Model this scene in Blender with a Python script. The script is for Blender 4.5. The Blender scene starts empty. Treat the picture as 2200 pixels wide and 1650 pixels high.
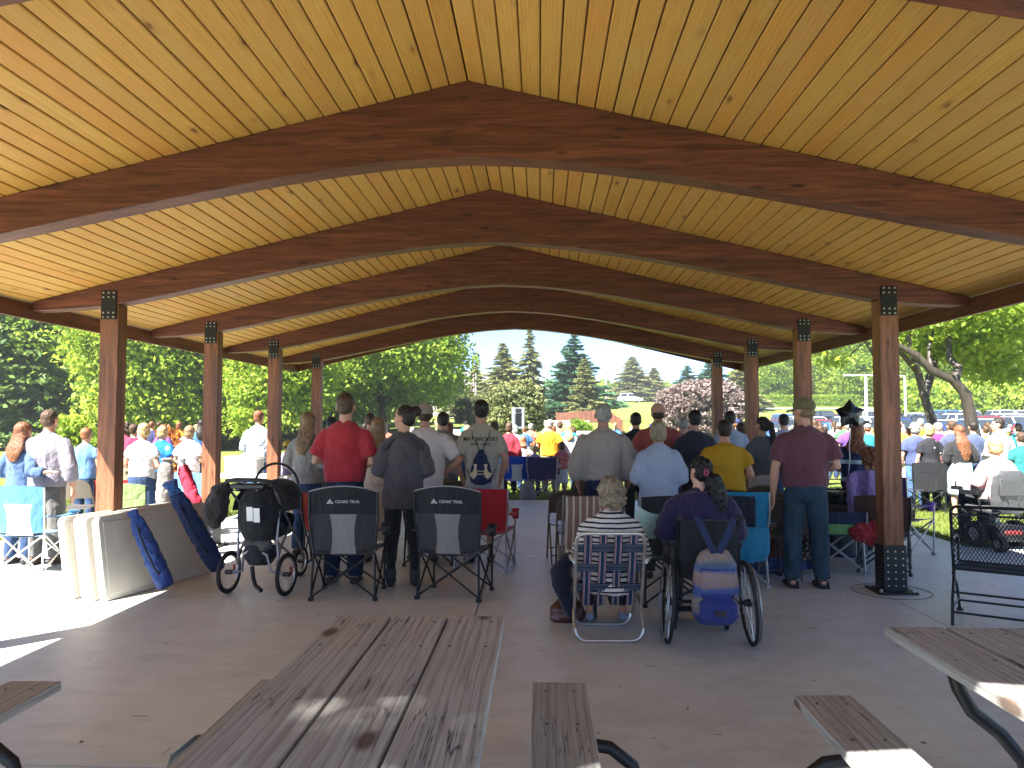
import bpy, math, random
import numpy as np
from mathutils import Vector, Matrix, Euler

# ------------------------------------------------------------------ camera, light, exposure
random.seed(11)
SC = bpy.context.scene
COL = SC.collection
R = math.radians
FPX, CAMH = 1640.0, 1.63                      # focal length in photo pixels (2200 wide), eye height
YAW, PITCH = math.atan(60 / FPX), math.atan(80 / FPX)
cam_data = bpy.data.cameras.new('camera')
cam_data.sensor_width = 36.0
cam_data.lens = FPX * 36.0 / 2200.0
cam_data.clip_start, cam_data.clip_end = 0.05, 3000.0
cam = bpy.data.objects.new('camera', cam_data)
COL.objects.link(cam)
cam.location = (0, 0, CAMH)
cam.rotation_euler = Euler((math.pi / 2 + PITCH, 0, YAW), 'XYZ')
SC.camera = cam

SUN_DIR = Vector((1.0, 1.08, -1.72)).normalized()     # the way the light travels
SUN_EL = math.asin(-SUN_DIR.z)
world = bpy.data.worlds.new('World')
SC.world = world
world.use_nodes = True
wn = world.node_tree
sky = wn.nodes.new('ShaderNodeTexSky')
sky.sky_type = 'NISHITA'
sky.sun_disc = False
sky.sun_elevation = SUN_EL
sky.sun_rotation = math.atan2(-SUN_DIR.x, -SUN_DIR.y)
sky.air_density, sky.dust_density, sky.ozone_density = 1.0, 0.0, 1.5
sky.altitude = 9500
bg = wn.nodes['Background']
bg.inputs[1].default_value = 0.085
wn.links.new(sky.outputs[0], bg.inputs[0])
sun_d = bpy.data.lights.new('sun', 'SUN')
sun_d.energy, sun_d.angle, sun_d.color = 5.0, R(0.53), (1.0, 0.97, 0.91)
sun = bpy.data.objects.new('sun', sun_d)
COL.objects.link(sun)
sun.location = (-20, -20, 30)
sun.rotation_euler = SUN_DIR.to_track_quat('-Z', 'Y').to_euler()

SC.view_settings.view_transform = 'Standard'
SC.view_settings.look = 'None'
SC.view_settings.gamma = 1.0
SC.view_settings.exposure = 2.58
try:
    SC.view_settings.use_curve_mapping = False
except Exception:
    pass
SC.render.engine = 'CYCLES'
SC.cycles.use_denoising = True
SC.cycles.max_bounces = 9
SC.cycles.diffuse_bounces = 8
SC.cycles.glossy_bounces = 3
SC.cycles.transmission_bounces = 4
SC.cycles.transparent_max_bounces = 8
SC.cycles.caustics_reflective = False
SC.cycles.caustics_refractive = False

# ------------------------------------------------------------------ photo pixel -> place
_fw = Vector((-math.sin(YAW) * math.cos(PITCH), math.cos(YAW) * math.cos(PITCH), math.sin(PITCH)))
_rt = Vector((math.cos(YAW), math.sin(YAW), 0))
_up = _rt.cross(_fw)
def ray(px, py):
    return _fw + _rt * ((px - 1100) / FPX) + _up * ((825 - py) / FPX)
def gp(px, py, z=0.0):
    d = ray(px, py); t = (z - CAMH) / d.z
    return Vector((d.x * t, d.y * t, z))
def yp(px, py, Y):
    d = ray(px, py); t = Y / d.y
    return Vector((d.x * t, Y, CAMH + d.z * t))
def smooth01(a, b, x):
    t = min(1.0, max(0.0, (x - a) / (b - a))); return t * t * (3 - 2 * t)
def interp(tab, x):
    if x <= tab[0][0]: return tab[0][1]
    for (x0, y0), (x1, y1) in zip(tab, tab[1:]):
        if x <= x1: return y0 + (y1 - y0) * (x - x0) / (x1 - x0)
    return tab[-1][1]
def cspline(tab, x):
    """smooth interpolation through a table"""
    n = len(tab)
    if x <= tab[0][0]: return tab[0][1]
    if x >= tab[-1][0]: return tab[-1][1]
    for i in range(n - 1):
        if x <= tab[i + 1][0]: break
    def m(k):
        a, b = max(0, k - 1), min(n - 1, k + 1)
        return (tab[b][1] - tab[a][1]) / (tab[b][0] - tab[a][0])
    x0, y0 = tab[i]; x1, y1 = tab[i + 1]; h = x1 - x0; t = (x - x0) / h
    return (y0 * (2*t**3 - 3*t**2 + 1) + m(i) * h * (t**3 - 2*t**2 + t) + y1 * (-2*t**3 + 3*t**2) + m(i + 1) * h * (t**3 - t**2))

GA = [(-60, -.06), (18, -.06), (28, -.12), (40, .2), (55, 1.05), (70, 1.45), (100, 1.9), (140, 2.62), (152, 3.6), (168, 5.2), (200, 6.5), (420, 11), (1500, 16)]
GB = [(-60, -.06), (17, -.06), (26, -.36), (38, -.34), (46, -.02), (75, .9), (90, 2.4), (100, 3.3), (112, 3.95), (160, 5.6), (420, 11), (1500, 16)]
GL = [(-60, -.06), (45, 0.), (80, 1.6), (160, 5.0), (420, 11), (1500, 16)]
def ground(x, y):
    m = smooth01(9, 16, x); l = smooth01(-10, -18, x) if x < -10 else 0.0
    c = cspline(GA, y) * (1 - m) + cspline(GB, y) * m
    return c * (1 - l) + cspline(GL, y) * l

# ------------------------------------------------------------------ mesh building
class MB:
    def __init__(self): self.v, self.f = [], []
    def add(self, vs, fs):
        o = len(self.v); self.v += [tuple(p) for p in vs]; self.f += [tuple(i + o for i in f) for f in fs]; return self
    def box(self, c, s, rz=0.0, M=None):
        x, y, z = s[0] / 2, s[1] / 2, s[2] / 2
        vs = [Vector((a * x, b * y, d * z)) for d in (-1, 1) for b in (-1, 1) for a in (-1, 1)]
        if M is None: M = Matrix.Rotation(rz, 4, 'Z')
        vs = [M @ p + Vector(c) for p in vs]
        return self.add(vs, [(0, 2, 3, 1), (4, 5, 7, 6), (0, 1, 5, 4), (2, 6, 7, 3), (0, 4, 6, 2), (1, 3, 7, 5)])
    def tube(self, pts, rad, n=8, hint=(1, 0, 0), cap=True, closed=False):
        pts = [Vector(p) for p in pts]; k = len(pts)
        if not isinstance(rad, (list, tuple)): rad = [rad] * k
        rad = [(r, r) if not isinstance(r, (list, tuple)) else r for r in rad]
        vs, h = [], Vector(hint)
        for i, p in enumerate(pts):
            if closed: t = pts[(i + 1) % k] - pts[i - 1]
            else: t = pts[min(i + 1, k - 1)] - pts[max(i - 1, 0)]
            if t.length < 1e-9: t = Vector((0, 0, 1))
            t.normalize()
            a = h - h.dot(t) * t
            if a.length < 1e-3:
                q = Vector((0, 1, 0)) if abs(t.y) < .9 else Vector((0, 0, 1)); a = q - q.dot(t) * t
            a.normalize(); b = t.cross(a)
            if isinstance(hint, tuple) is False: h = a
            for j in range(n):
                w = 2 * math.pi * j / n
                vs.append(p + a * (rad[i][0] * math.cos(w)) + b * (rad[i][1] * math.sin(w)))
        fs = []
        m = k if closed else k - 1
        for i in range(m):
            for j in range(n):
                i2 = (i + 1) % k
                fs.append((i * n + j, i * n + (j + 1) % n, i2 * n + (j + 1) % n, i2 * n + j))
        if cap and not closed:
            fs.append(tuple(range(n - 1, -1, -1))); fs.append(tuple((k - 1) * n + j for j in range(n)))
        return self.add(vs, fs)
    def wire(self, pts, r, n=6, closed=False):          # a pipe with carried frame
        pts = [Vector(p) for p in pts]; k = len(pts); vs = []; h = None
        for i, p in enumerate(pts):
            t = (pts[(i + 1) % k] - pts[i - 1]) if closed else (pts[min(i + 1, k - 1)] - pts[max(i - 1, 0)])
            t.normalize()
            if h is None: h = Vector((0, 0, 1)) if abs(t.z) < .8 else Vector((1, 0, 0))
            a = h - h.dot(t) * t
            if a.length < 1e-4: a = t.orthogonal()
            a.normalize(); h = a; b = t.cross(a)
            for j in range(n):
                w = 2 * math.pi * j / n; vs.append(p + (a * math.cos(w) + b * math.sin(w)) * r)
        fs = [(i * n + j, i * n + (j + 1) % n, ((i + 1) % k) * n + (j + 1) % n, ((i + 1) % k) * n + j) for i in range(k if closed else k - 1) for j in range(n)]
        if not closed: fs += [tuple(range(n - 1, -1, -1)), tuple((k - 1) * n + j for j in range(n))]
        return self.add(vs, fs)
    def ell(self, c, r, nu=14, nv=9, M=None):
        vs, fs = [], []
        M = M or Matrix.Identity(4); c = Vector(c)
        for i in range(1, nv):
            th = math.pi * i / nv
            for j in range(nu):
                ph = 2 * math.pi * j / nu
                vs.append(M @ Vector((r[0] * math.sin(th) * math.cos(ph), r[1] * math.sin(th) * math.sin(ph), r[2] * math.cos(th))) + c)
        t, b = len(vs), len(vs) + 1
        vs += [M @ Vector((0, 0, r[2])) + c, M @ Vector((0, 0, -r[2])) + c]
        for j in range(nu):
            fs.append((t, j, (j + 1) % nu)); o = (nv - 2) * nu; fs.append((b, o + (j + 1) % nu, o + j))
            for i in range(nv - 2): fs.append((i * nu + j, (i + 1) * nu + j, (i + 1) * nu + (j + 1) % nu, i * nu + (j + 1) % nu))
        return self.add(vs, fs)
    def prism(self, poly, d0, d1, frame=None):
        """poly: 2D points; frame maps (u, v, w) to 3D; extruded from w=d0 to w=d1"""
        frame = frame or (lambda u, v, w: (u, w, v)); n = len(poly)
        vs = [frame(u, v, d0) for u, v in poly] + [frame(u, v, d1) for u, v in poly]
        return self.add(vs, [tuple(range(n)), tuple(range(2 * n - 1, n - 1, -1))] + [(i, i + n, (i + 1) % n + n, (i + 1) % n) for i in range(n)])
    def sheet(self, fn, nu, nv, th=0.004, thv=None):
        """a thick sheet: fn(u, v) -> point; offset along its normal"""
        P = [[Vector(fn(i / nu, j / nv)) for j in range(nv + 1)] for i in range(nu + 1)]
        top, bot = [], []
        for i in range(nu + 1):
            for j in range(nv + 1):
                du = P[min(i + 1, nu)][j] - P[max(i - 1, 0)][j]; dv = P[i][min(j + 1, nv)] - P[i][max(j - 1, 0)]
                nrm = du.cross(dv)
                nrm = nrm.normalized() if nrm.length > 1e-12 else Vector((0, 0, 1))
                top.append(P[i][j] + nrm * th / 2); bot.append(P[i][j] - nrm * th / 2)
        n = len(top); w = nv + 1; fs = []
        for i in range(nu):
            for j in range(nv):
                a, b, c, d = i * w + j, (i + 1) * w + j, (i + 1) * w + j + 1, i * w + j + 1
                fs.append((a, b, c, d)); fs.append((n + d, n + c, n + b, n + a))
        edge = [i * w for i in range(nu + 1)] + [nu * w + j for j in range(1, nv + 1)] + [i * w + nv for i in range(nu - 1, -1, -1)] + [j for j in range(nv - 1, 0, -1)]
        for a, b in zip(edge, edge[1:] + edge[:1]): fs.append((a, n + a, n + b, b))
        return self.add(top + bot, fs)
    def lathe(self, prof, c=(0, 0, 0), n=20, axis='Z'):
        vs, fs = [], []
        k = len(prof)
        for r, h in prof:
            for j in range(n):
                w = 2 * math.pi * j / n; x, y = r * math.cos(w), r * math.sin(w)
                p = (x, y, h) if axis == 'Z' else ((h, x, y) if axis == 'X' else (y, h, x))
                vs.append((p[0] + c[0], p[1] + c[1], p[2] + c[2]))
        for i in range(k - 1):
            for j in range(n): fs.append((i * n + j, i * n + (j + 1) % n, (i + 1) * n + (j + 1) % n, (i + 1) * n + j))
        fs += [tuple(range(n - 1, -1, -1)), tuple((k - 1) * n + j for j in range(n))]
        return self.add(vs, fs)
    def xf(self, M):
        self.v = [tuple(M @ Vector(p)) for p in self.v]; return self
    def shift(self, d):
        self.v = [(p[0] + d[0], p[1] + d[1], p[2] + d[2]) for p in self.v]; return self
    def mesh(self, name, m=None, smooth=True, angle=40):
        me = bpy.data.meshes.new(name)
        me.from_pydata(self.v, [], self.f)
        import bmesh
        if m is not None: me.materials.append(m)
        bm = bmesh.new(); bm.from_mesh(me); bmesh.ops.recalc_face_normals(bm, faces=bm.faces); bm.to_mesh(me); bm.free()
        if smooth:
            me.polygons.foreach_set('use_smooth', [True] * len(me.polygons))
            me.set_sharp_from_angle(angle=R(angle))
        return me
    def build(self, name, m, parent=None, smooth=True, angle=40, bevel=0.0):
        o = bpy.data.objects.new(name, self.mesh(name, m, smooth, angle))
        COL.objects.link(o)
        if parent is not None: o.parent = parent
        if bevel > 0:
            b = o.modifiers.new('bevel', 'BEVEL'); b.width = bevel; b.segments = 2; b.limit_method = 'ANGLE'; b.angle_limit = R(35)
        return o

def tag(o, label=None, cat=None, group=None, kind=None):
    if label: o['label'] = label
    if cat: o['category'] = cat
    if group: o['group'] = group
    if kind: o['kind'] = kind
    return o
def thing(name, label, cat, loc=(0, 0, 0), rz=0.0, group=None):
    o = bpy.data.objects.new(name, None); COL.objects.link(o)
    o.empty_display_size = .2
    o.location = loc; o.rotation_euler = (0, 0, rz)
    return tag(o, label, cat, group)
def kids(o): return [c for c in o.children]
def dup(o, parent=None):
    c = o.copy(); COL.objects.link(c)
    if parent is not None: c.parent = parent
    for ch in list(o.children): dup(ch, c)
    return c
def place(o, loc, rz=0.0, label=None, scale=None):
    o.location = loc; o.rotation_euler = (0, 0, rz)
    if label: o['label'] = label
    if scale: o.scale = (scale,) * 3 if not isinstance(scale, tuple) else scale
    return o
def arc(c, r, a0, a1, n, fr=lambda x, y: (x, 0, y)):
    out = []
    for i in range(n + 1):
        a = R(a0 + (a1 - a0) * i / n); p = fr(r * math.cos(a), r * math.sin(a)); out.append(Vector(p) + Vector(c))
    return out

# ------------------------------------------------------------------ materials
class NT:
    def __init__(self, name):
        self.m = bpy.data.materials.new(name); self.m.use_nodes = True
        self.t = self.m.node_tree; self.b = self.t.nodes['Principled BSDF']
    def n(self, typ, ins=None, **kw):
        q = self.t.nodes.new('ShaderNode' + typ)
        for k, v in kw.items(): setattr(q, k, v)
        for k, v in (ins or {}).items():
            if isinstance(v, bpy.types.NodeSocket): self.t.links.new(v, q.inputs[k])
            else: q.inputs[k].default_value = v
        return q
    def link(self, a, b): self.t.links.new(a, b)
    def co(self, scale=(1, 1, 1), kind='Object', rand=0.0):
        tc = self.n('TexCoord').outputs[kind]
        if rand:
            oi = self.n('ObjectInfo').outputs['Random']
            mu = self.n('MATH', ) if False else self.n('Math', {0: oi, 1: rand}, operation='MULTIPLY').outputs[0]
            cx = self.n('CombineXYZ', {0: mu, 1: mu, 2: mu}).outputs[0]
            tc = self.n('VectorMath', {0: tc, 1: cx}, operation='ADD').outputs[0]
        return self.n('Mapping', {'Vector': tc, 'Scale': scale}).outputs[0]
    def noise(self, vec, scale=5, detail=4, rough=.55, dist=0.0):
        return self.n('TexNoise', {'Vector': vec, 'Scale': scale, 'Detail': detail, 'Roughness': rough, 'Distortion': dist}).outputs[0]
    def ramp(self, fac, stops, interp='LINEAR'):
        q = self.n('ValToRGB', {0: fac}); e = q.color_ramp; e.interpolation = interp
        while len(e.elements) < len(stops): e.elements.new(.5)
        for s, (p, c) in zip(e.elements, stops):
            s.position = p; s.color = (c, c, c, 1) if not isinstance(c, (tuple, list)) else (*c[:3], 1)
        return q.outputs[0]
    def mix(self, f, a, b, mode='MIX'):
        q = self.t.nodes.new('ShaderNodeMix'); q.data_type = 'RGBA'; q.blend_type = mode
        for s, v in ((q.inputs[0], f), (q.inputs[6], a), (q.inputs[7], b)):
            if isinstance(v, bpy.types.NodeSocket): self.t.links.new(v, s)
            else: s.default_value = v if not isinstance(v, (tuple, list)) else (*v[:3], 1)
        return q.outputs[2]
    def math(self, op, a, b=0.0):
        return self.n('Math', {0: a, 1: b}, operation=op).outputs[0]
    def bump(self, h, strength=.3, dist=.01):
        self.link(self.n('Bump', {'Height': h, 'Strength': strength, 'Distance': dist}).outputs[0], self.b.inputs['Normal'])
    def base(self, c):
        if isinstance(c, bpy.types.NodeSocket): self.link(c, self.b.inputs['Base Color'])
        else: self.b.inputs['Base Color'].default_value = (*c[:3], 1)
    def set(self, rough=.6, metal=0.0, spec=None, coat=None, sheen=None):
        self.b.inputs['Roughness'].default_value = rough; self.b.inputs['Metallic'].default_value = metal
        if spec is not None: self.b.inputs['Specular IOR Level'].default_value = spec
        if coat is not None: self.b.inputs['Coat Weight'].default_value = coat
        if sheen is not None: self.b.inputs['Sheen Weight'].default_value = sheen
        return self.m

def simple(name, c, rough=.5, metal=0.0, var=.15, scale=20, bump=.0, spec=None, coat=None):
    t = NT(name); v = t.noise(t.co(), scale, 3)
    d = tuple(x * (1 - var) for x in c); e = tuple(min(1, x * (1 + var)) for x in c)
    t.base(t.ramp(v, [(.3, d), (.7, e)]))
    if bump: t.bump(v, bump, .004)
    return t.set(rough, metal, spec, coat)
_cloths = {}
def cloth(c, rough=.85, folds=.5, weave=True, var=.10):
    """plain fabric of one colour"""
    key = (c, rough, folds)
    if key in _cloths: return _cloths[key]
    t = NT('fabric'); co = t.co(rand=30.0)
    big = t.noise(t.co((1, 1, .45), rand=30.0), 7, 4, .55, .6)
    fine = t.noise(co, 420, 1)
    d = tuple(x * (1 - var) for x in c); e = tuple(min(1, x * (1 + var)) for x in c)
    t.base(t.ramp(fine, [(.25, d), (.75, e)]))
    h = t.math('ADD', t.math('MULTIPLY', big, 1.0), t.math('MULTIPLY', fine, .03))
    t.bump(h, min(1, folds * 1.6), .06)
    _cloths[key] = t.set(rough, 0, .25, None, .15)
    return t.m
def stripes(base, band, per=.03, duty=.3, axis=2, rough=.85, extra=None):
    t = NT('striped_fabric'); tc = t.n('TexCoord').outputs['Object']
    wob = t.noise(tc, 6, 2)
    s = t.n('SeparateXYZ', {0: tc}).outputs[axis]
    s = t.math('ADD', s, t.math('MULTIPLY', wob, .012))
    f = t.math('FRACT', t.math('DIVIDE', s, per))
    k = t.ramp(f, [(0, 1.0), (duty, 0.0)], 'CONSTANT')
    col = t.mix(k, base, band)
    if extra:      # crossed stripes
        s2 = t.n('SeparateXYZ', {0: tc}).outputs[0]
        f2 = t.ramp(t.math('FRACT', t.math('DIVIDE', s2, per)), [(0, 1.0), (duty, 0.0)], 'CONSTANT')
        col = t.mix(t.math('MULTIPLY', f2, .6), col, extra)
    t.base(col); t.bump(t.noise(t.co((1, 1, .45)), 8, 4, .55, .6), .5, .05)
    return t.set(rough, 0, .25)
def spotted(base, spots, scale=22, lo=.16, hi=.2, rough=.85):
    """small printed motifs scattered over a base colour"""
    t = NT('printed_fabric'); co = t.co()
    col = base
    for i, c in enumerate(spots):
        v = t.n('TexVoronoi', {'Vector': t.n('Mapping', {'Vector': co, 'Location': (i * 3.7, i * 1.9, i * 2.3)}).outputs[0], 'Scale': scale * (1 + .2 * i), 'Randomness': 1.0})
        k = t.ramp(v.outputs['Distance'], [(lo, 1.0), (hi, 0.0)])
        col = t.mix(k, col, c)
    t.base(col); t.bump(t.noise(t.co((1, 1, .45)), 8, 4, .55, .6), .5, .05)
    return t.set(rough, 0, .25)
def denim(c):
    t = NT('denim'); big = t.noise(t.co((1, 1, .5), rand=20.), 6, 4, .6, .5); fine = t.noise(t.co(), 300, 2)
    wear = t.math('ADD', t.math('MULTIPLY', big, .7), t.math('MULTIPLY', fine, .3))
    t.base(t.ramp(wear, [(.3, tuple(x * .6 for x in c)), (.55, c), (.75, tuple(min(1, x * 1.7 + .01) for x in c))]))
    t.bump(big, .7, .05)
    return t.set(.9, 0, .2)
def tintable(name, rough=.85, folds=.5):
    """fabric or hair whose colour is the object's own colour"""
    t = NT(name); oi = t.n('ObjectInfo').outputs['Color']
    v = t.noise(t.co(rand=10.), 40, 2)
    t.base(t.mix(t.ramp(v, [(.3, .25), (.7, 0.0)]), oi, (0, 0, 0)))
    t.bump(t.noise(t.co((1, 1, .5), rand=10.), 8, 4, .6, .5), folds, .05)
    return t.set(rough, 0, .25)
def hairmat(c, gloss=.42, scale=1.0):
    t = NT('hair'); co = t.co((60 * scale, 60 * scale, 5 * scale), rand=10.)
    v = t.noise(co, 1.6, 4, .6, .8); w = t.noise(t.co(), 14, 2)
    f = t.math('ADD', t.math('MULTIPLY', v, .75), t.math('MULTIPLY', w, .25))
    t.base(t.ramp(f, [(.3, tuple(x * .35 for x in c)), (.5, c), (.7, tuple(min(1, x * 1.8 + .01) for x in c))]))
    t.bump(v, .9, .012)
    return t.set(gloss, 0, .35)

def skinmat(c):
    t = NT('skin'); v = t.noise(t.co(), 18, 3)
    t.base(t.ramp(v, [(.3, (c[0] * .88, c[1] * .78, c[2] * .74)), (.7, c)]))
    t.b.inputs['Subsurface Weight'].default_value = .08
    t.b.inputs['Subsurface Radius'].default_value = (.01, .004, .002)
    t.bump(t.noise(t.co(), 90, 2), .08, .003)
    return t.set(.5, 0, .35)

SKIN = skinmat((.56, .31, .21)); SKIN_T = skinmat((.46, .23, .14)); SKIN_P = skinmat((.62, .38, .28))
HAIRS = {'brown': hairmat((.075, .042, .024)), 'dark': hairmat((.022, .015, .011)), 'black': hairmat((.010, .009, .009)),
         'auburn': hairmat((.17, .065, .028)), 'blond': hairmat((.42, .27, .12)), 'dirty': hairmat((.22, .14, .07)), 'grey': hairmat((.30, .28, .25)),
         'sand': hairmat((.26, .2, .13)), 'white': hairmat((.6, .58, .54)), 'red': hairmat((.28, .10, .04))}

def plank_mat():
    t = NT('pine_ceiling'); oi = t.n('ObjectInfo').outputs['Random']
    co = t.co((7, .55, 7), rand=37.0)
    grain = t.noise(co, 4.5, 6, .62, 1.2)
    ringv = t.n('TexWave', {'Vector': t.co((1, .10, 1), rand=37.0), 'Scale': 14, 'Distortion': 9.0, 'Detail': 3.0, 'Detail Scale': 1.1}, wave_type='BANDS', bands_direction='X').outputs['Fac']
    base = t.ramp(oi, [(0, (.52, .285, .058)), (.2, (.48, .27, .058)), (.45, (.54, .305, .062)), (.62, (.45, .255, .056)), (.8, (.52, .265, .052)), (.93, (.51, .24, .046)), (1, (.47, .27, .074))])
    col = t.mix(t.ramp(grain, [(.35, .0), (.72, .55)]), base, (.36, .17, .035))
    col = t.mix(t.math('MULTIPLY', t.ramp(ringv, [(.55, 0.0), (.95, 1.0)]), .38), col, (.34, .155, .03))
    blot = t.noise(t.co((1.5, .8, 1.5), rand=21.0), 2.2, 3)
    col = t.mix(t.ramp(blot, [(.45, 0.0), (.75, .35)]), col, (.46, .32, .095))
    vor = t.n('TexVoronoi', {'Vector': t.co((5.5, 1.9, 5.5), rand=53.0), 'Scale': 1.0, 'Randomness': 1.0})
    d = t.math('ADD', vor.outputs['Distance'], t.math('MULTIPLY', t.noise(t.co((20, 8, 20)), 2, 2), .07))
    col = t.mix(t.ramp(d, [(.07, 1.0), (.105, .75), (.13, .3), (.22, 0.0)]), col, (.14, .055, .018))
    t.base(col)
    t.bump(t.math('SUBTRACT', grain, t.ramp(d, [(.1, 1.0), (.2, 0.0)])), .3, .004)
    return t.set(.58, 0, .3)
def stained(name, c, rnd=37.0, axis=0):
    """dark stained timber, grain along one axis"""
    t = NT(name); sc = [9, 9, 9]; sc[axis] = .55
    co = t.co(tuple(sc), rand=rnd)
    g = t.noise(co, 3.2, 6, .65, 1.0); g2 = t.noise(t.co(tuple(x * .35 for x in sc), rand=rnd), 3, 3)
    col = t.ramp(g, [(.30, tuple(x * .30 for x in c)), (.5, c), (.70, tuple(x * 1.7 for x in c))])
    col = t.mix(t.ramp(g2, [(.4, 0.0), (.7, .7)]), col, tuple(x * .5 for x in c))
    sc2 = [9, 9, 9]; sc2[axis] = 2.2
    vor = t.n('TexVoronoi', {'Vector': t.co(tuple(sc2), rand=rnd), 'Scale': .9, 'Randomness': 1.0})
    d = t.math('ADD', vor.outputs['Distance'], t.math('MULTIPLY', t.noise(t.co(tuple(x * 2 for x in sc)), 3, 3), .22))
    col = t.mix(t.ramp(d, [(.15, .95), (.24, 0.0)]), col, tuple(x * .16 for x in c))
    t.base(col); t.bump(g, .35, .005)
    return t.set(.5, 0, .35)
def weathered():
    t = NT('weathered_pine'); 
    tc = t.co((1, 1, 1), rand=19.0)
    sx = t.n('TexWave', {'Vector': t.co((1, .045, 1), rand=19.0), 'Scale': 9, 'Distortion': 9.0, 'Detail': 3, 'Detail Scale': 1.2}, wave_type='BANDS', bands_direction='X').outputs['Fac']
    g = t.noise(t.co((34, .8, 34), rand=19.0), 2.4, 6, .7, .6)
    blot = t.noise(tc, 3.0, 4, .6)
    g2 = t.noise(t.co((120, 1.5, 120), rand=19.0), 1.6, 4, .6); g = t.math('ADD', t.math('MULTIPLY', g, .6), t.math('MULTIPLY', g2, .4))
    col = t.ramp(g, [(.30, (.19, .185, .175)), (.48, (.37, .365, .345)), (.68, (.54, .53, .50))])
    col = t.mix(t.math('MULTIPLY', t.ramp(sx, [(.0, 1.0), (.25, 0.0)]), .38), col, (.13, .10, .083))
    col = t.mix(t.ramp(blot, [(.42, 0.0), (.7, .35)]), col, (.33, .30, .26))
    cr = t.noise(t.co((9, .35, 9), rand=71.0), 3.5, 3, .5, .4)
    crack = t.ramp(cr, [(.485, 0.0), (.5, 1.0), (.515, 0.0)])
    gate = t.ramp(t.noise(tc, 2.1, 2), [(.52, 0.0), (.6, 1.0)])
    crack = t.math('MULTIPLY', crack, gate)
    col = t.mix(crack, col, (.03, .023, .02))
    vor = t.n('TexVoronoi', {'Vector': t.co((5, 2.2, 5), rand=13.0), 'Scale': .9, 'Randomness': 1.0})
    col = t.mix(t.ramp(vor.outputs['Distance'], [(.09, .9), (.17, 0.0)]), col, (.10, .065, .045))
    t.base(col)
    h = t.math('ADD', t.math('ADD', g, t.math('MULTIPLY', sx, .3)), t.math('MULTIPLY', crack, -2.0))
    t.bump(h, .55, .006)
    return t.set(.8, 0, .2)
def concrete():
    t = NT('concrete'); co = t.co()
    a = t.noise(co, .55, 5, .6); b = t.noise(co, 5, 5, .65); c = t.noise(co, 160, 2)
    m = t.math('ADD', t.math('MULTIPLY', a, .55), t.math('MULTIPLY', b, .45))
    col = t.ramp(m, [(.36, (.49, .51, .48)), (.5, (.60, .625, .595)), (.64, (.65, .68, .65))])
    trow = t.noise(t.co((1, 4, 1)), 2.2, 4, .6, 1.5)
    col = t.mix(t.ramp(trow, [(.46, 0.0), (.74, .42)]), col, (.40, .41, .395))
    st = t.n('TexVoronoi', {'Vector': co, 'Scale': 2.3, 'Randomness': 1.0}).outputs['Distance']
    st = t.math('ADD', st, t.math('MULTIPLY', t.noise(co, 25, 2), .06))
    col = t.mix(t.ramp(st, [(.045, .8), (.065, 0.0)]), col, (.16, .12, .09))
    sp = t.n('TexVoronoi', {'Vector': co, 'Scale': 7.0, 'Randomness': 1.0}).outputs['Distance']
    col = t.mix(t.ramp(t.math('ADD', sp, t.math('MULTIPLY', t.noise(co, 60, 2), .05)), [(.05, .7), (.07, 0.0)]), col, (.20, .17, .14))
    sw = t.noise(t.co((.6, 5, 1)), 1.5, 5, .65, 2.0)
    col = t.mix(t.ramp(sw, [(.55, 0.0), (.7, .3)]), col, (.66, .65, .62))
    st2 = t.noise(co, 1.3, 3)
    col = t.mix(t.ramp(st2, [(.54, 0.0), (.72, .42)]), col, (.46, .46, .43))
    t.base(col)
    t.bump(t.math('ADD', t.math('MULTIPLY', c, .4), b), .12, .004)
    return t.set(.45, 0, .5)
def lawn_mat():
    t = NT('lawn'); co = t.co()
    a = t.noise(co, .12, 4); b = t.noise(co, 1.6, 4); c = t.noise(co, 26, 4, .7)
    m = t.math('ADD', t.math('MULTIPLY', a, .3), t.math('ADD', t.math('MULTIPLY', b, .3), t.math('MULTIPLY', c, .4)))
    t.base(t.ramp(m, [(.34, (.08, .12, .022)), (.48, (.145, .19, .042)), (.6, (.22, .245, .07)), (.72, (.29, .28, .11))]))
    t.bump(c, .9, .05)
    return t.set(.9, 0, .1)
def leaf_mat(name, dark, mid, light, trans=.35):
    t = NT(name)
    at = t.n('Attribute', attribute_name='tint').outputs['Fac']
    n = t.noise(t.co(), .35, 2)
    f = t.math('ADD', t.math('MULTIPLY', at, .75), t.math('MULTIPLY', n, .25))
    col = t.ramp(f, [(.12, dark), (.5, mid), (.88, light)])
    t.base(col); t.set(.55, 0, .3)
    tr = t.n('BsdfTranslucent', {'Color': t.mix(.5, col, light)})
    ms = t.n('MixShader', {0: trans, 1: t.b.outputs[0], 2: tr.outputs[0]})
    t.link(ms.outputs[0], t.t.nodes['Material Output'].inputs[0])
    return t.m

M_PLANK = plank_mat(); M_BEAM = stained('stained_beam', (.118, .037, .018)); M_POST = stained('stained_post', (.225, .088, .042), 11.0, 2)
M_FASCIA = stained('stained_fascia', (.12, .040, .020), 23.0, 1)
M_BOARD = weathered(); M_CONC = concrete(); M_LAWN = lawn_mat()
M_BLACK = simple('black_steel', (.012, .013, .015), .42, .3, .2, 40, .1)
M_BOLT = simple('zinc_bolt', (.55, .55, .52), .35, .9)
M_ALU = simple('aluminium', (.62, .60, .55), .32, .9, .08)
M_GREYMETAL = simple('grey_steel', (.30, .30, .31), .4, .7)
M_RUBBER = simple('rubber', (.012, .012, .013), .75, 0, .3, 60, .15)
M_DARK = cloth((.014, .015, .018), .8, .5)
M_WHITEPL = simple('moulded_plastic', (.56, .53, .47), .5, 0, .05, 8)
M_CREAMPL = simple('cream_plastic', (.56, .52, .45), .5, 0, .06, 8)
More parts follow.
